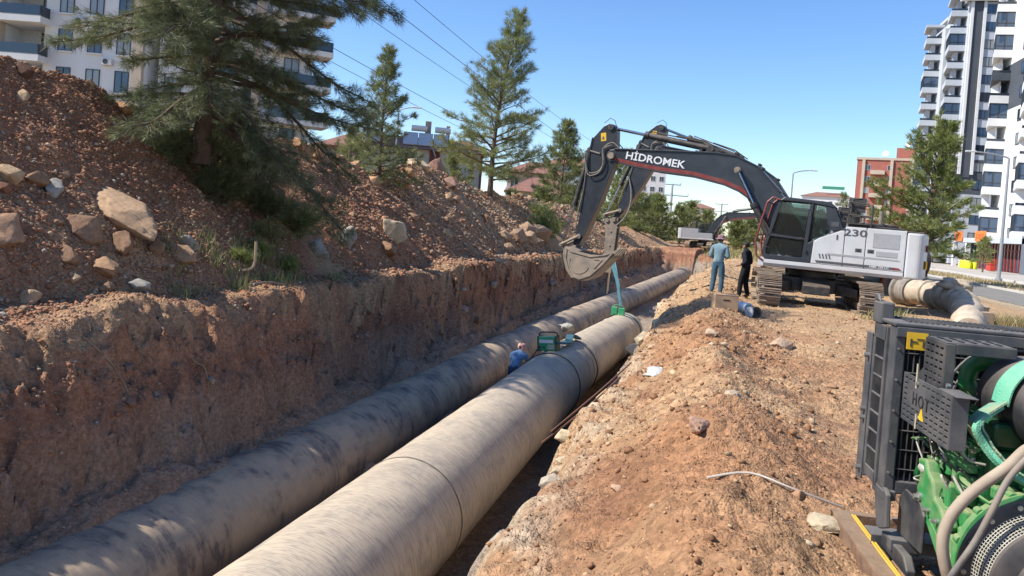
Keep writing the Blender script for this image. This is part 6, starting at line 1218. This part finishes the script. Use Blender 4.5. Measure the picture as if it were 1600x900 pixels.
# generic block
def block(name, label, c, rz, w_, d_, H, fh, wm, nwin, roof=None, parapet=True, win=(1.3, 1.4), cat='building', balc=None, bm=None, stripes=None, z0=0):
    e = empty(name, (c[0], c[1], z0), rz, label, cat); MB().bx(-w_/2, w_/2, 0, d_, -3, H).build('wall', wm, e)
    if roof == 'hip': m = MB(); o_ = .7; m.add([(-w_/2-o_, -o_, H), (w_/2+o_, -o_, H), (w_/2+o_, d_+o_, H), (-w_/2-o_, d_+o_, H), (-w_/2+d_*.4, d_/2, H+2), (w_/2-d_*.4, d_/2, H+2)], [(0, 1, 5, 4), (1, 2, 5), (2, 3, 4, 5), (3, 0, 4), (3, 2, 1, 0)]); m.build('roof', TILE, e)
    elif parapet: MB().bx(-w_/2-.25, w_/2+.25, -.25, d_+.25, H, H+.6).build('roof', bm or wm, e)
    nf = int(H/fh)
    for k in range(nf):
        for j in range(nwin):
            x = -w_/2+w_*(j+.5)/nwin; quad_win(e, (x, -.01, k*fh+1.6), win[0], win[1], 1, fr=WFR, mull=1)
        for j in range(max(2, int(nwin*d_/w_))):
            nn = max(2, int(nwin*d_/w_)); y = d_*(j+.5)/nn; quad_win(e, (-w_/2-.01, y, k*fh+1.6), win[0], win[1], 1, fr=WFR, rz=-math.pi/2, mull=1); quad_win(e, (w_/2+.01, y, k*fh+1.6), win[0], win[1], 1, fr=WFR, rz=math.pi/2, mull=1)
        if balc:
            for x in balc: b = MB().bx(x-1.7, x+1.7, -1.1, -.003, k*fh-.2, k*fh+.85).build('balcony', bm or BGE, e)
    return e
rb = block('red_apartment_block', 'red and beige apartment block with satellite dishes behind the right pine', (45.5, 216), R(-13), 21, 16, 24.6, 3.0, BRD, 4, balc=(-5.5, 3.5), bm=BGE)
for x in (-8.9, -2.3, 2.6): MB().bx(x-.35, x+.35, -.5, -.003, 0, 24.6).build('pillar', BGE, rb)
MB().bx(-1.5, 7, 3, 10, 25.2, 28.2).build('stair_tower', BRD, rb)
for k, (x, z) in enumerate(((-4, 25.8), (1.2, 28.8), (4.6, 28.8), (8.2, 25.8))):
    m = MB(); m.lathe([(.05, 0), (.6, .08), (.85, .28), (.83, .3), (.55, .12), (.02, .05)], (x, 1 if z < 27 else 4, z+.5), (-.3, -1, .4), 14); m.cyl((x, 1.1 if z < 27 else 4.1, z-.6), (x, 1.1 if z < 27 else 4.1, z+.5), .06, n=6); m.build('satellite_dish', BWH, rb)
wb = block('white_roofed_block', 'white block with reddish roof and green sign far behind the nearest excavator cab', (41.5, 318), R(-10), 18, 12, 20.0, 3.2, BWH, 6, roof='hip'); MB().bx(-2, 6, 2, 2.2, 23, 24.2).build('roof_sign', mat('green_sign', (.05, .25, .15), rough=.6), wb)
tw = block('white_tower_block', 'slender white tower block seen under the boom behind the second arm', (-17.6, 222), R(8), 7.2, 9, 19.8, 3.0, BWH, 3)
b5 = block('beige_block', 'beige block with reddish top above the far trees under the boom', (-6.6, 326), R(4), 13, 12, 12.6, 3.1, CRM, 5, roof='hip', balc=(-3,), bm=BWH)
# low house with solar panels
hs = empty('low_house', (-27.5, 72.0, 1.1), R(22), 'low cream house with brown posts and solar panels on a red roof behind the heap', 'house')
MB().bx(-7.5, 4.8, 0, 8, -1, 7.0).build('wall', CRM, hs)
for x in (-7.5, -5.0, -2.6, -.2, .6, 2.2, 3.9, 4.9): MB().bx(x-.12, x+.12, -.1, -.003, -1, 7.0).build('post', BRN_, hs)
MB().bx(-.2, .6, -.06, -.003, -1, 7.0).build('brown_panel', BRN_, hs)
m = MB(); m.add([(-8.2, -.7, 7.0), (5.5, -.7, 7.0), (5.5, 8.7, 7.0), (-8.2, 8.7, 7.0), (-6.5, 3.5, 8.5), (3.8, 3.5, 8.5)], [(0, 1, 5, 4), (1, 2, 5), (2, 3, 4, 5), (3, 0, 4), (3, 2, 1, 0)]); m.build('roof', TILE, hs)
SOL = mat('solar_panel', (.46, .48, .50), (.40, .43, .47), rough=.35, scale=2); 
for k, (x, y) in enumerate(((-2.3, .9), (-.8, .9), (.7, .9), (-6.0, .8))):
    m = MB(Matrix.Translation((x, y, 8.1)) @ Matrix.Rotation(R(42), 4, 'X')); m.bx(-.68, .68, -.95, .95, -.04, .04); sp_ = m.build('solar_panel', SOL, hs); m = MB(Matrix.Translation((x, y, 8.1)) @ Matrix.Rotation(R(42), 4, 'X')); m.bx(-.72, .72, -.99, -.95, -.05, .06); m.bx(-.72, .72, .95, .99, -.05, .06); m.bx(-.72, -.68, -.95, .95, -.05, .06); m.bx(.68, .72, -.95, .95, -.05, .06); m.build('panel_frame', WFR, sp_)
for x in (-1.5, .9): m = MB(); m.cyl((x-.8, 2.2, 9.3), (x+.8, 2.2, 9.3), .3, n=14); m.build('water_tank', BWH, hs, smooth=True)
m = MB(); m.bx(-.9, -.3, 3, 3.6, 8.3, 10.2); m.bx(1.3, 1.7, 4, 4.4, 8.3, 10.0); m.build('chimney', PNK, hs)
m = MB(); m.tube([(-.0, -.75, 7.0), (.25, -.5, 6.4), (.25, -.12, 6.0), (.25, -.12, 3)], .05, 6); m.build('downpipe', WFR, hs)
h2 = block('pink_house', 'pink house peeping between the large and the small pine', (-41.5, 84), R(24), 9, 8, 9.0, 3.0, PNK, 4, roof='hip', win=(.9, 1.2))
h3 = block('pink_white_house', 'pinkish house with teal upper storey behind the tall pine', (-27.5, 118), R(14), 9, 8, 9.4, 3.0, PNK, 4, roof='hip', balc=(-3, 3), bm=BWH)
h4 = block('red_roofed_house', 'white upper block with red roof right of the tall pine', (-25.5, 137), R(12), 10, 9, 12.4, 3.0, mat('pale_teal_render', (.45, .52, .52), rough=.8), 5, roof='hip', balc=(-4, 0, 4), bm=BWH)
h5 = block('low_cream_house', 'low cream house with brown posts right of the tall pine trunk', (-20.5, 92), R(16), 8, 7, 5.4, 2.9, CRM, 4, roof='hip', win=(.9, 1.1))
# park wall with low far fence at far right road end
# lamps
LMP = mat('galvanised', (.33, .34, .35), (.28, .29, .3), rough=.5, metal=.4, scale=4)
def lamp(loc, H, arm, label, rz=0, r=.09, group=None):
    e = empty('street_lamp', loc, rz, label, 'street lamp', group); m = MB(); m.tube([(0, 0, 0), (0, 0, H*.5), (0, 0, H)], [r, r*.8, r*.55], 12); m.cyl((0, 0, 0), (0, 0, .25), r*1.8, n=12); m.build('pole', LMP, e, smooth=True)
    m = MB(); m.tube(catmull([(0, 0, H-.05), (0, 0, H+.25) if False else (arm*.08, 0, H+.08), (arm*.5, 0, H+.28), (arm, 0, H+.38)], 4), r*.45, 8); m.build('arm', LMP, e, smooth=True)
    s_ = 1 if arm > 0 else -1; m = MB(); m.box((arm+s_*.3, 0, H+.40), (.75, .22, .12)); m.build('lamp_head', WFR, e, bevel=.04); return e
lamp((21.06, 65.3, .0), 9.3, -2.3, 'tall street lamp on the far verge in front of the shops, arm reaching left', r=.14)
lamp((6.66, 74.2, 0), 8.0, 1.5, 'street lamp rising behind the nearest excavator cab, arm reaching right', r=.11, rz=R(14))
lamp((-24.4, 55.8, 0), 9.6, 1.1, 'street lamp behind the small pine and the heap', r=.09, rz=R(14))
# pylons and wires
def pylon(loc, H, w_, label, rz=0):
    e = empty('pylon', loc, rz, label, 'pylon'); m = MB(); m.tube([(0, 0, 0), (0, 0, H)], [w_*.05, w_*.03], 6); m.build('mast', LMP, e)
    for z, ww in ((H*.985, .5), (H*.78, 1.0)): m = MB(); m.bx(-w_*ww/2, w_*ww/2, -.25, .25, z-.22, z+.22); 
    for z, ww in ((H*.985, .5), (H*.78, 1.0)):
        m = MB(); m.bx(-w_*ww/2, w_*ww/2, -.2, .2, z-.18, z+.18); c = m.build('cross_arm', LMP, e)
        for s_ in (-1, 1): m = MB(); m.cyl((s_*w_*ww/2, 0, z-.1), (s_*w_*ww/2, 0, z+1.1), .14, n=6); m.build('insulator', LMP, c)
    return e
pylon((-16.5, 305, 0), 20.5, 12.5, 'nearest double armed power pylon under the boom left of the beige block', R(10)); pylon((3.6, 430, 0), 19, 13, 'small far pylon above the distant excavator', R(10)); pylon((-9.5, 520, 0), 24, 10, 'faint far pylon right of the beige block', R(10))
WIR = mat('wire_black', (.03, .03, .035), rough=.6)
ends = [((-19.6, 305, 20.6), (-37.5, 30, 24.0)), ((-13.4, 305, 20.6), (-31.0, 30, 24.6)), ((-22.7, 305, 16.6), (-40.9, 30, 19.2)), ((-10.3, 305, 16.6), (-27.7, 30, 20.0)), ((-16.5, 305, 16.6), (-34.5, 30, 17.4))]
for k, (a, b) in enumerate(ends):
    a = Vector(a); b = Vector(b); P_ = []
    for i in range(41): t = i/40; p = b.lerp(a, t); p.z -= 4*5.2*t*(1-t); P_.append(p-b)
    o = MB().tube(P_, .028, 5).build('power_line', WIR, smooth=True); o.location = b; tag(o, 'thin overhead power line crossing the sky behind the trees', 'power line', 'overhead power lines')
# parked car glimpse by the right pine
car = empty('parked_car', (21.6, 92, .0), R(90), 'silver parked car half hidden behind the trunk of the right pine', 'car')
CARM = mat('car_silver', (.50, .52, .54), rough=.25, metal=.3); m = MB(); m.prism([(-2.1, .35), (2.1, .35), (2.15, .75), (1.3, .95), (-2.05, .98)], -.85, .85, 'y'); m.build('body', CARM, car, bevel=.06)
m = MB(); m.prism([(-1.9, .96), (1.15, .94), (.55, 1.42), (-1.3, 1.45)], -.72, .72, 'y'); cabn = m.build('windows', DGL, car, bevel=.03); m = MB(); m.prism([(-1.3, 1.44), (.55, 1.41), (.5, 1.46), (-1.25, 1.49)], -.7, .7, 'y'); m.build('car_roof', CARM, car, bevel=.02)
for sx in (-1.3, 1.3):
    for sy in (-.78, .78): m = MB(); m.cyl((sx, sy-.1, .33), (sx, sy+.1, .33), .33, n=20); w_ = m.build('wheel', RUB, car); m = MB(); m.cyl((sx, sy-.11, .33), (sx, sy+.11, .33), .2, n=14); m.build('rim', BOLT, w_)
# ================================================================ TREES
BARK = mat('pine_bark', (.075, .048, .034), (.15, .10, .07), rough=.95, scale=5, bump=.8, bscale=14, stretch=(1, 1, .35)); TWIG = mat('twig', (.085, .058, .04), (.12, .085, .06), rough=.95, scale=8)
def needles(P, D, n, L_, w_, cols, rng, spread=.55, droop=0.0):
    """P tuft points, D main directions; n narrow triangles each"""
    M_ = len(P); P = np.repeat(P, n, 0); D = np.repeat(D, n, 0); q = rng.normal(size=(len(P), 3)); d = D+q*spread; d[:, 2] -= droop; d /= np.linalg.norm(d, axis=1)[:, None]; ln = L_*rng.uniform(.6, 1.15, len(P))[:, None]
    s_ = np.cross(d, rng.normal(size=(len(P), 3))); s_ /= np.maximum(np.linalg.norm(s_, axis=1)[:, None], 1e-6); b = P+q*L_*.12
    V = np.stack([b-s_*w_*.5, b+s_*w_*.5, b+d*ln], 1).reshape(-1, 3); Fc = np.arange(len(V)).reshape(-1, 3)
    c = np.array(cols)[rng.integers(0, len(cols), M_)]*rng.uniform(.8, 1.25, (M_, 1)); c = np.repeat(np.repeat(c, n, 0)*rng.uniform(.85, 1.15, (M_*n, 1)), 3, 0)
    return V, Fc, c
PG = [(.19, .22, .085), (.235, .26, .10), (.145, .18, .075), (.26, .265, .11)]; PGY = [(.26, .29, .09), (.30, .32, .11), (.20, .235, .08)]; PGD = [(.11, .13, .06), (.155, .175, .08), (.20, .21, .10)]
def pine(loc, H, Rc, label, seed, z0=.1, nb=46, nl=9, needle=(.13, .012), tuft=11, cols=PG, step=.16, trunk_r=.12, shape=.9, up=.25, droop=0, bias=(0, 0), group=None, cat='tree', name='pine_tree', lean=(0, 0), twigs=True, low=0, dens=1.0, sub=(.22, .5), side=None, cone_n=0):
    rng = np.random.default_rng(seed); E = empty(name, loc, 0, label, cat, group)
    tr = [Vector((lean[0]*t*t+.06*H*.1*math.sin(t*5+seed), lean[1]*t*t+.06*H*.1*math.cos(t*4+seed), t*H-(.4 if t == 0 else 0))) for t in np.linspace(0, 1, 14)]
    m = MB(); m.tube(tr, [trunk_r*(1.35 if i == 0 else 1)*(1-.93*i/13)+.008 for i in range(14)], 12); m.build('trunk', BARK, E, smooth=True)
    Pt = []; Dt = []; limbs = MB(); tw = MB()
    def trunk_at(h): t = max(0, min(1, h/H))*13; i = min(int(t), 12); return tr[i].lerp(tr[i+1], t-i)
    for k in range(nb):
        f = (k+rng.random()*.8)/nb; h = z0*H+(1-z0)*H*f; a = k*2.399+rng.normal()*.35
        prof = math.pow(max(0, 1-f), shape)*(.55+.45*min(1, f*5+.35+low)); L_ = Rc*prof*rng.uniform(.5, 1.2)+.12*H*.12
        L_ *= 1+bias[0]*math.cos(a)+bias[1]*math.sin(a)
        if side and f < .2 and math.cos(a) < .15: L_ *= .35+.3*rng.random()
        if side: L_ *= (1+side*math.cos(a+.3)*(1 if f < .3 else max(0, 1-(f-.3)*2.2)))
        if L_ < .15: continue
        el = up+.75*f-.35*(1-f)+rng.normal()*.12; d = Vector((math.cos(a)*math.cos(el), math.sin(a)*math.cos(el), math.sin(el))); p = trunk_at(h); pts = [p]; nseg = max(3, int(L_/.35))
        for j in range(nseg): d = (d+Vector((rng.normal()*.09, rng.normal()*.09, rng.normal()*.07+(.05 if j > nseg*.5 else -.035)-droop*.08))).normalized(); p = p+d*(L_/nseg); pts.append(p)
        r0 = trunk_r*(.34*(1-f)+.10)*min(1, L_/Rc+.3); limbs.tube(pts, [max(.006, r0*(1-.85*i/nseg)) for i in range(nseg+1)], 6, cap=False)
        # twigs
        s_ = .25*L_ if L_ > .6 else .05
        while s_ < L_:
            t = s_/L_*nseg; i = min(int(t), nseg-1); b = pts[i].lerp(pts[i+1], t-i); bd = (pts[i+1]-pts[i]).normalized()
            for sg in (-1, 1):
                if rng.random() < .12: continue
                sd = bd.cross(Vector((0, 0, 1))).normalized()*sg; tl = min(sub[1]*Rc, (L_-s_)*.55+sub[0]*Rc*.5)*rng.uniform(.5, 1.1); td = (bd*.75+sd*rng.uniform(.5, 1.1)+Vector((0, 0, rng.normal()*.25+.1-droop*.35))).normalized()
                q1 = b+td*tl*.5+Vector((0, 0, rng.normal()*.03)); td2 = (td+Vector((rng.normal()*.2, rng.normal()*.2, .15-droop*.45))).normalized(); q2 = q1+td2*tl*.5
                if twigs: tw.tube([b, q1, q2], [.012, .008, .004] if Rc > 2.5 else [.009, .006, .003], 3, cap=False)
                nt_ = max(2, int(tl/step*dens))
                for u in range(nt_):
                    w = (u+1)/nt_; pp = b.lerp(q1, w*2) if w < .5 else q1.lerp(q2, w*2-1); dd = td if w < .5 else td2; Pt.append(pp+Vector(rng.normal(size=3)*.03*Rc/3)); Dt.append(dd+Vector((0, 0, .15-droop*.6)))
                Pt.append(q2); Dt.append(td2)
            s_ += step*2.0*rng.uniform(.7, 1.3)*(1.5 if s_ < L_*.55 else 1)
        Pt.append(pts[-1]); Dt.append(d)
    for k in range(8): Pt.append(tr[-1]-Vector((0, 0, k*.12))+Vector(rng.normal(size=3)*.05)); Dt.append(Vector((rng.normal()*.4, rng.normal()*.4, 1)))
    lb_ = limbs.build('limbs', BARK, E, smooth=True)
    if twigs and tw.v: o = tw.build('twigs', TWIG, E); o['kind'] = 'stuff'
    V, Fc, c = needles(np.array([tuple(p) for p in Pt]), np.array([tuple(d_) for d_ in Dt]), tuft, needle[0], needle[1], cols, rng, .5, droop*.25)
    me = np_mesh('crown', V, Fc, c); o = link('crown', me, LEAFM, E); o['kind'] = 'stuff'
    for k in range(cone_n):
        i = int(rng.integers(0, len(Pt))); m = MB(); p = Pt[i]; m.lathe([(.004, -.05), (.025, -.03), (.032, 0), (.022, .035), (.003, .05)], p, (0, .3, -1), 8); m.build('pine_cone', BARK, E, smooth=True)
    return E
# the large pine at left
bp_ = pine((-11.15, 14.9, 2.95), 10.4, 3.8, 'large pine with drooping needles growing on the heap at upper left', 11, z0=.06, nb=150, needle=(.20, .0095), tuft=20, cols=PGD+[(.13, .14, .07)], step=.088, trunk_r=.17, shape=.40, up=.16, droop=.36, low=.5, sub=(.16, .24), cone_n=26, bias=(.0, .12), side=.22)
def bush(loc, size, label, seed, n=700, cols=PG, needle=(.13, .012), tuft=12, cat='bush', group=None, name='bush', stems=9):
    rng = np.random.default_rng(seed); E = empty(name, loc, 0, label, cat, group); m = MB(); Pt = []; Dt = []
    for k in range(stems):
        a = rng.random()*6.28; rr_ = rng.uniform(.15, .95); tip = Vector((math.cos(a)*size[0]*rr_, math.sin(a)*size[1]*rr_, size[2]*rng.uniform(.5, 1)*(1-.35*rr_))); mid = tip*.5+Vector((0, 0, size[2]*.12)); m.tube([Vector((0, 0, -.1)), mid, tip], [.025, .015, .006], 5, cap=False)
        for j in range(n//stems):
            t = rng.uniform(.25, 1.0); p = (mid*2*t if t < .5 else mid.lerp(tip, t*2-1)); off = Vector(rng.normal(size=3))*.22*min(size)*(1.2-t*.5); off.z *= .8; Pt.append(p+off); Dt.append((off.normalized()*.8+(tip-mid).normalized()*.4+Vector((0, 0, .2))))
    m.build('stems', TWIG, E); V, Fc, c = needles(np.array([tuple(p) for p in Pt]), np.array([tuple(d_) for d_ in Dt]), tuft, needle[0], needle[1], cols, rng, .45); o = link('foliage', np_mesh('foliage', V, Fc, c), LEAFM, E); o['kind'] = 'stuff'; return E
for k_ in range(0): pass
LBS = ['dark scrub right at the foot of the large pine trunk', 'dark scrub on the crest just right of the large pine trunk', 'dark scrub hanging down the slope below the large pine trunk', 'dark scrub on the middle of the slope, right of the trunk', 'dark scrub farthest right on the slope below the large pine', 'dark scrub just left of the large pine trunk foot', 'dark scrub on the crest, farthest right behind the large pine', 'small green sprig just above the heap foot under the large pine', 'yellow green sprig left of the others at the heap foot', 'tiny yellow green sprig lowest at the heap foot', 'yellow green sprig at the right end of the heap foot weeds']
GB = 'low pine scrub on the slope under the large pine'
for k, (x, y, s_, cc) in enumerate(((-11.6, 15.6, (1.5, 1.1, 1.35), PGD), (-11.3, 16.9, (1.4, 1.2, 1.2), PGD), (-10.9, 15.4, (1.0, .9, .9), PGD), (-10.5, 16.6, (.9, .8, .85), PGD), (-10.2, 17.6, (.8, .8, .9), PG), (-11.7, 14.6, (1.0, .8, .9), PGD), (-12.2, 17.2, (1.3, 1.2, 1.5), PGD), (-10.0, 16.0, (.6, .6, .6), PG), (-9.7, 15.2, (.5, .5, .5), PGY), (-9.5, 14.2, (.45, .4, .3), PGY), (-9.4, 15.9, (.4, .4, .5), PGY))):
    big = k < 7
    bush((x, y, gh(x, y)), s_, LBS[k], 700+k, n=900 if big else 220, cols=cc, tuft=12, group=GB if big else 'small sprigs at the heap foot', needle=(.14, .011) if big else (.10, .009), stems=12 if big else 6)
pine((-13.0, 28.3, 2.6), 5.6, 1.75, 'small slim pine on the heap crest right of the large pine', 21, z0=.04, nb=90, needle=(.22, .017), tuft=14, cols=PG+[(.13, .15, .06)], step=.12, trunk_r=.075, shape=.75, up=.45, low=.4, sub=(.22, .34), dens=.8)
pine((-12.5, 42.3, 2.95), 10.4, 3.2, 'tall open pine standing on the heap crest in the middle of the picture', 34, z0=.10, nb=82, needle=(.32, .021), tuft=14, cols=PG+PGY[:1], step=.15, trunk_r=.16, shape=.62, up=.5, low=.35, lean=(.8, .2), sub=(.26, .40), dens=1.0)
pine((-13.6, 69, 1.2), 9.6, 3.5, 'bushy pine left of the excavator stick, behind the heap', 41, z0=.05, nb=84, needle=(.38, .042), tuft=14, cols=PG, step=.2, trunk_r=.1, shape=.6, up=.5, low=.4, sub=(.24, .36), dens=.75)
pine((-10.6, 93, .3), 10.6, 4.0, 'bushy pine showing between the two excavator sticks', 43, z0=.05, nb=80, needle=(.46, .055), tuft=13, cols=PG+PGY, step=.24, trunk_r=.1, shape=.6, up=.5, low=.4, sub=(.24, .36), dens=.75)
pine((-17.2, 49.0, 1.2), 4.6, 2.0, 'low pine to the right of the tall pine, partly behind the crest', 47, z0=.05, nb=60, needle=(.28, .032), tuft=13, cols=PG, step=.22, trunk_r=.09, shape=.6, up=.4, low=.4, sub=(.24, .34), dens=.8)
pine((-17.5, 34.5, 1.0), 4.6, 1.7, 'small pine left of the solar panel house behind the crest', 48, z0=.05, nb=60, needle=(.22, .026), tuft=13, cols=PG, step=.2, trunk_r=.08, shape=.7, up=.5, low=.4, sub=(.24, .34), dens=.8)
bush((-9.4, 43.5, .9), (1.1, 1.1, 1.7), 'bright yellow green bush on the slope left of the excavator stick', 60, n=420, cols=PGY, needle=(.24, .034), tuft=9)
bush((-10.6, 47.3, 1.7), (1.2, 1.1, 1.5), 'grey green bush on the slope behind the bright bush', 61, n=380, cols=PG, needle=(.24, .034), tuft=9)
# right pine beyond the counterweight
pine((12.9, 53.2, 0), 9.7, 3.5, 'leafy leaning pine behind the counterweight of the nearest excavator', 51, z0=.14, nb=80, needle=(.32, .042), tuft=13, cols=PGY+[(.19, .225, .07), (.16, .20, .06)], step=.17, trunk_r=.24, shape=.6, up=.5, low=.5, lean=(.9, 0), sub=(.22, .32), bias=(-.25, 0))
pine((14.2, 95, 0), 7.6, 2.6, 'slim distant pine beside the red apartment block', 53, z0=.1, nb=34, needle=(.4, .06), tuft=8, cols=PG, step=.4, trunk_r=.13, shape=.7, up=.5, low=.3, sub=(.24, .34), twigs=False)
pine((27.5, 90, .1), 3.4, 1.6, 'small street tree in front of the shops behind the right pine', 54, z0=.3, nb=26, needle=(.35, .06), tuft=8, cols=PGY, step=.35, trunk_r=.08, shape=.5, up=.4, low=.5, sub=(.24, .34), twigs=False)
# far wood under the boom
rt_ = random.Random(2)
far = [(-11.5, 112, 7.0, 3.6), (-8.2, 118, 6.6, 3.4), (-5.0, 124, 5.4, 3.0), (-9.9, 128, 7.2, 3.6), (-14.3, 120, 7.6, 3.8), (-4.4, 150, 7.0, 3.6), (-1.4, 160, 6.0, 3.4), (-16.8, 108, 6.2, 3.2), (3.5, 120, 4.2, 2.4), (5.8, 128, 4.4, 2.6), (-19.0, 96, 6.0, 3.0)]
FARL = ['rounded tree near the centre of the far clump under the boom', 'rounded tree right of centre in the far clump under the boom', 'small rounded tree at the right end of the far clump, beside the beige block', 'tree at the back of the far clump under the boom', 'tall tree left of centre in the far clump under the boom', 'tree farthest right behind the pale distant excavator', 'distant tree straight above the distant excavator arm', 'tree at the left end of the far clump, beside the white tower block', 'small bushy tree right of the distant excavator arm', 'small bushy tree just left of the nearest excavator cab', 'tree in front of the slender white tower block']
for k, (x, y, h_, r_) in enumerate(far):
    pine((x, y, 0), h_, r_, FARL[k], 80+k, z0=.05, nb=80, needle=(.5, .07), tuft=12, cols=PG+PGY, step=.42, trunk_r=.15, shape=.42, up=.45, low=.6, sub=(.26, .36), twigs=False, group='far trees under the boom')
for k, (x, y, h_, r_) in enumerate([(-24, 66, 4.5, 2.4), (-29, 62, 4, 2.4), (-21, 80, 4.6, 2.6), (-23, 100, 6, 3.2), (-18, 72, 3.6, 2.2), (-34, 74, 5, 2.6), (-30, 90, 6, 3), (-16, 84, 5.6, 3.0), (-19.5, 58, 4.2, 2.4), (-14.5, 66, 4.4, 2.4), (-12.8, 78, 5.4, 2.8)]):
    pine((x, y, 0), h_, r_, 'low tree among the houses behind the heap', 110+k, z0=.05, nb=60, needle=(.4, .055), tuft=12, cols=PG, step=.36, trunk_r=.12, shape=.5, up=.45, low=.6, sub=(.26, .36), twigs=False, group='low trees among the houses')
for k in range(16):
    x = 26+k*7+rt_.uniform(-2, 2); pine((x-30, 190+rt_.uniform(-20, 60), 0), rt_.uniform(4, 7), 3.2, 'distant round tree on the skyline', 140+k, z0=.1, nb=26, needle=(.8, .14), tuft=7, cols=PG, step=.7, trunk_r=.15, shape=.45, up=.4, low=.6, sub=(.26, .36), twigs=False, group='distant skyline trees')
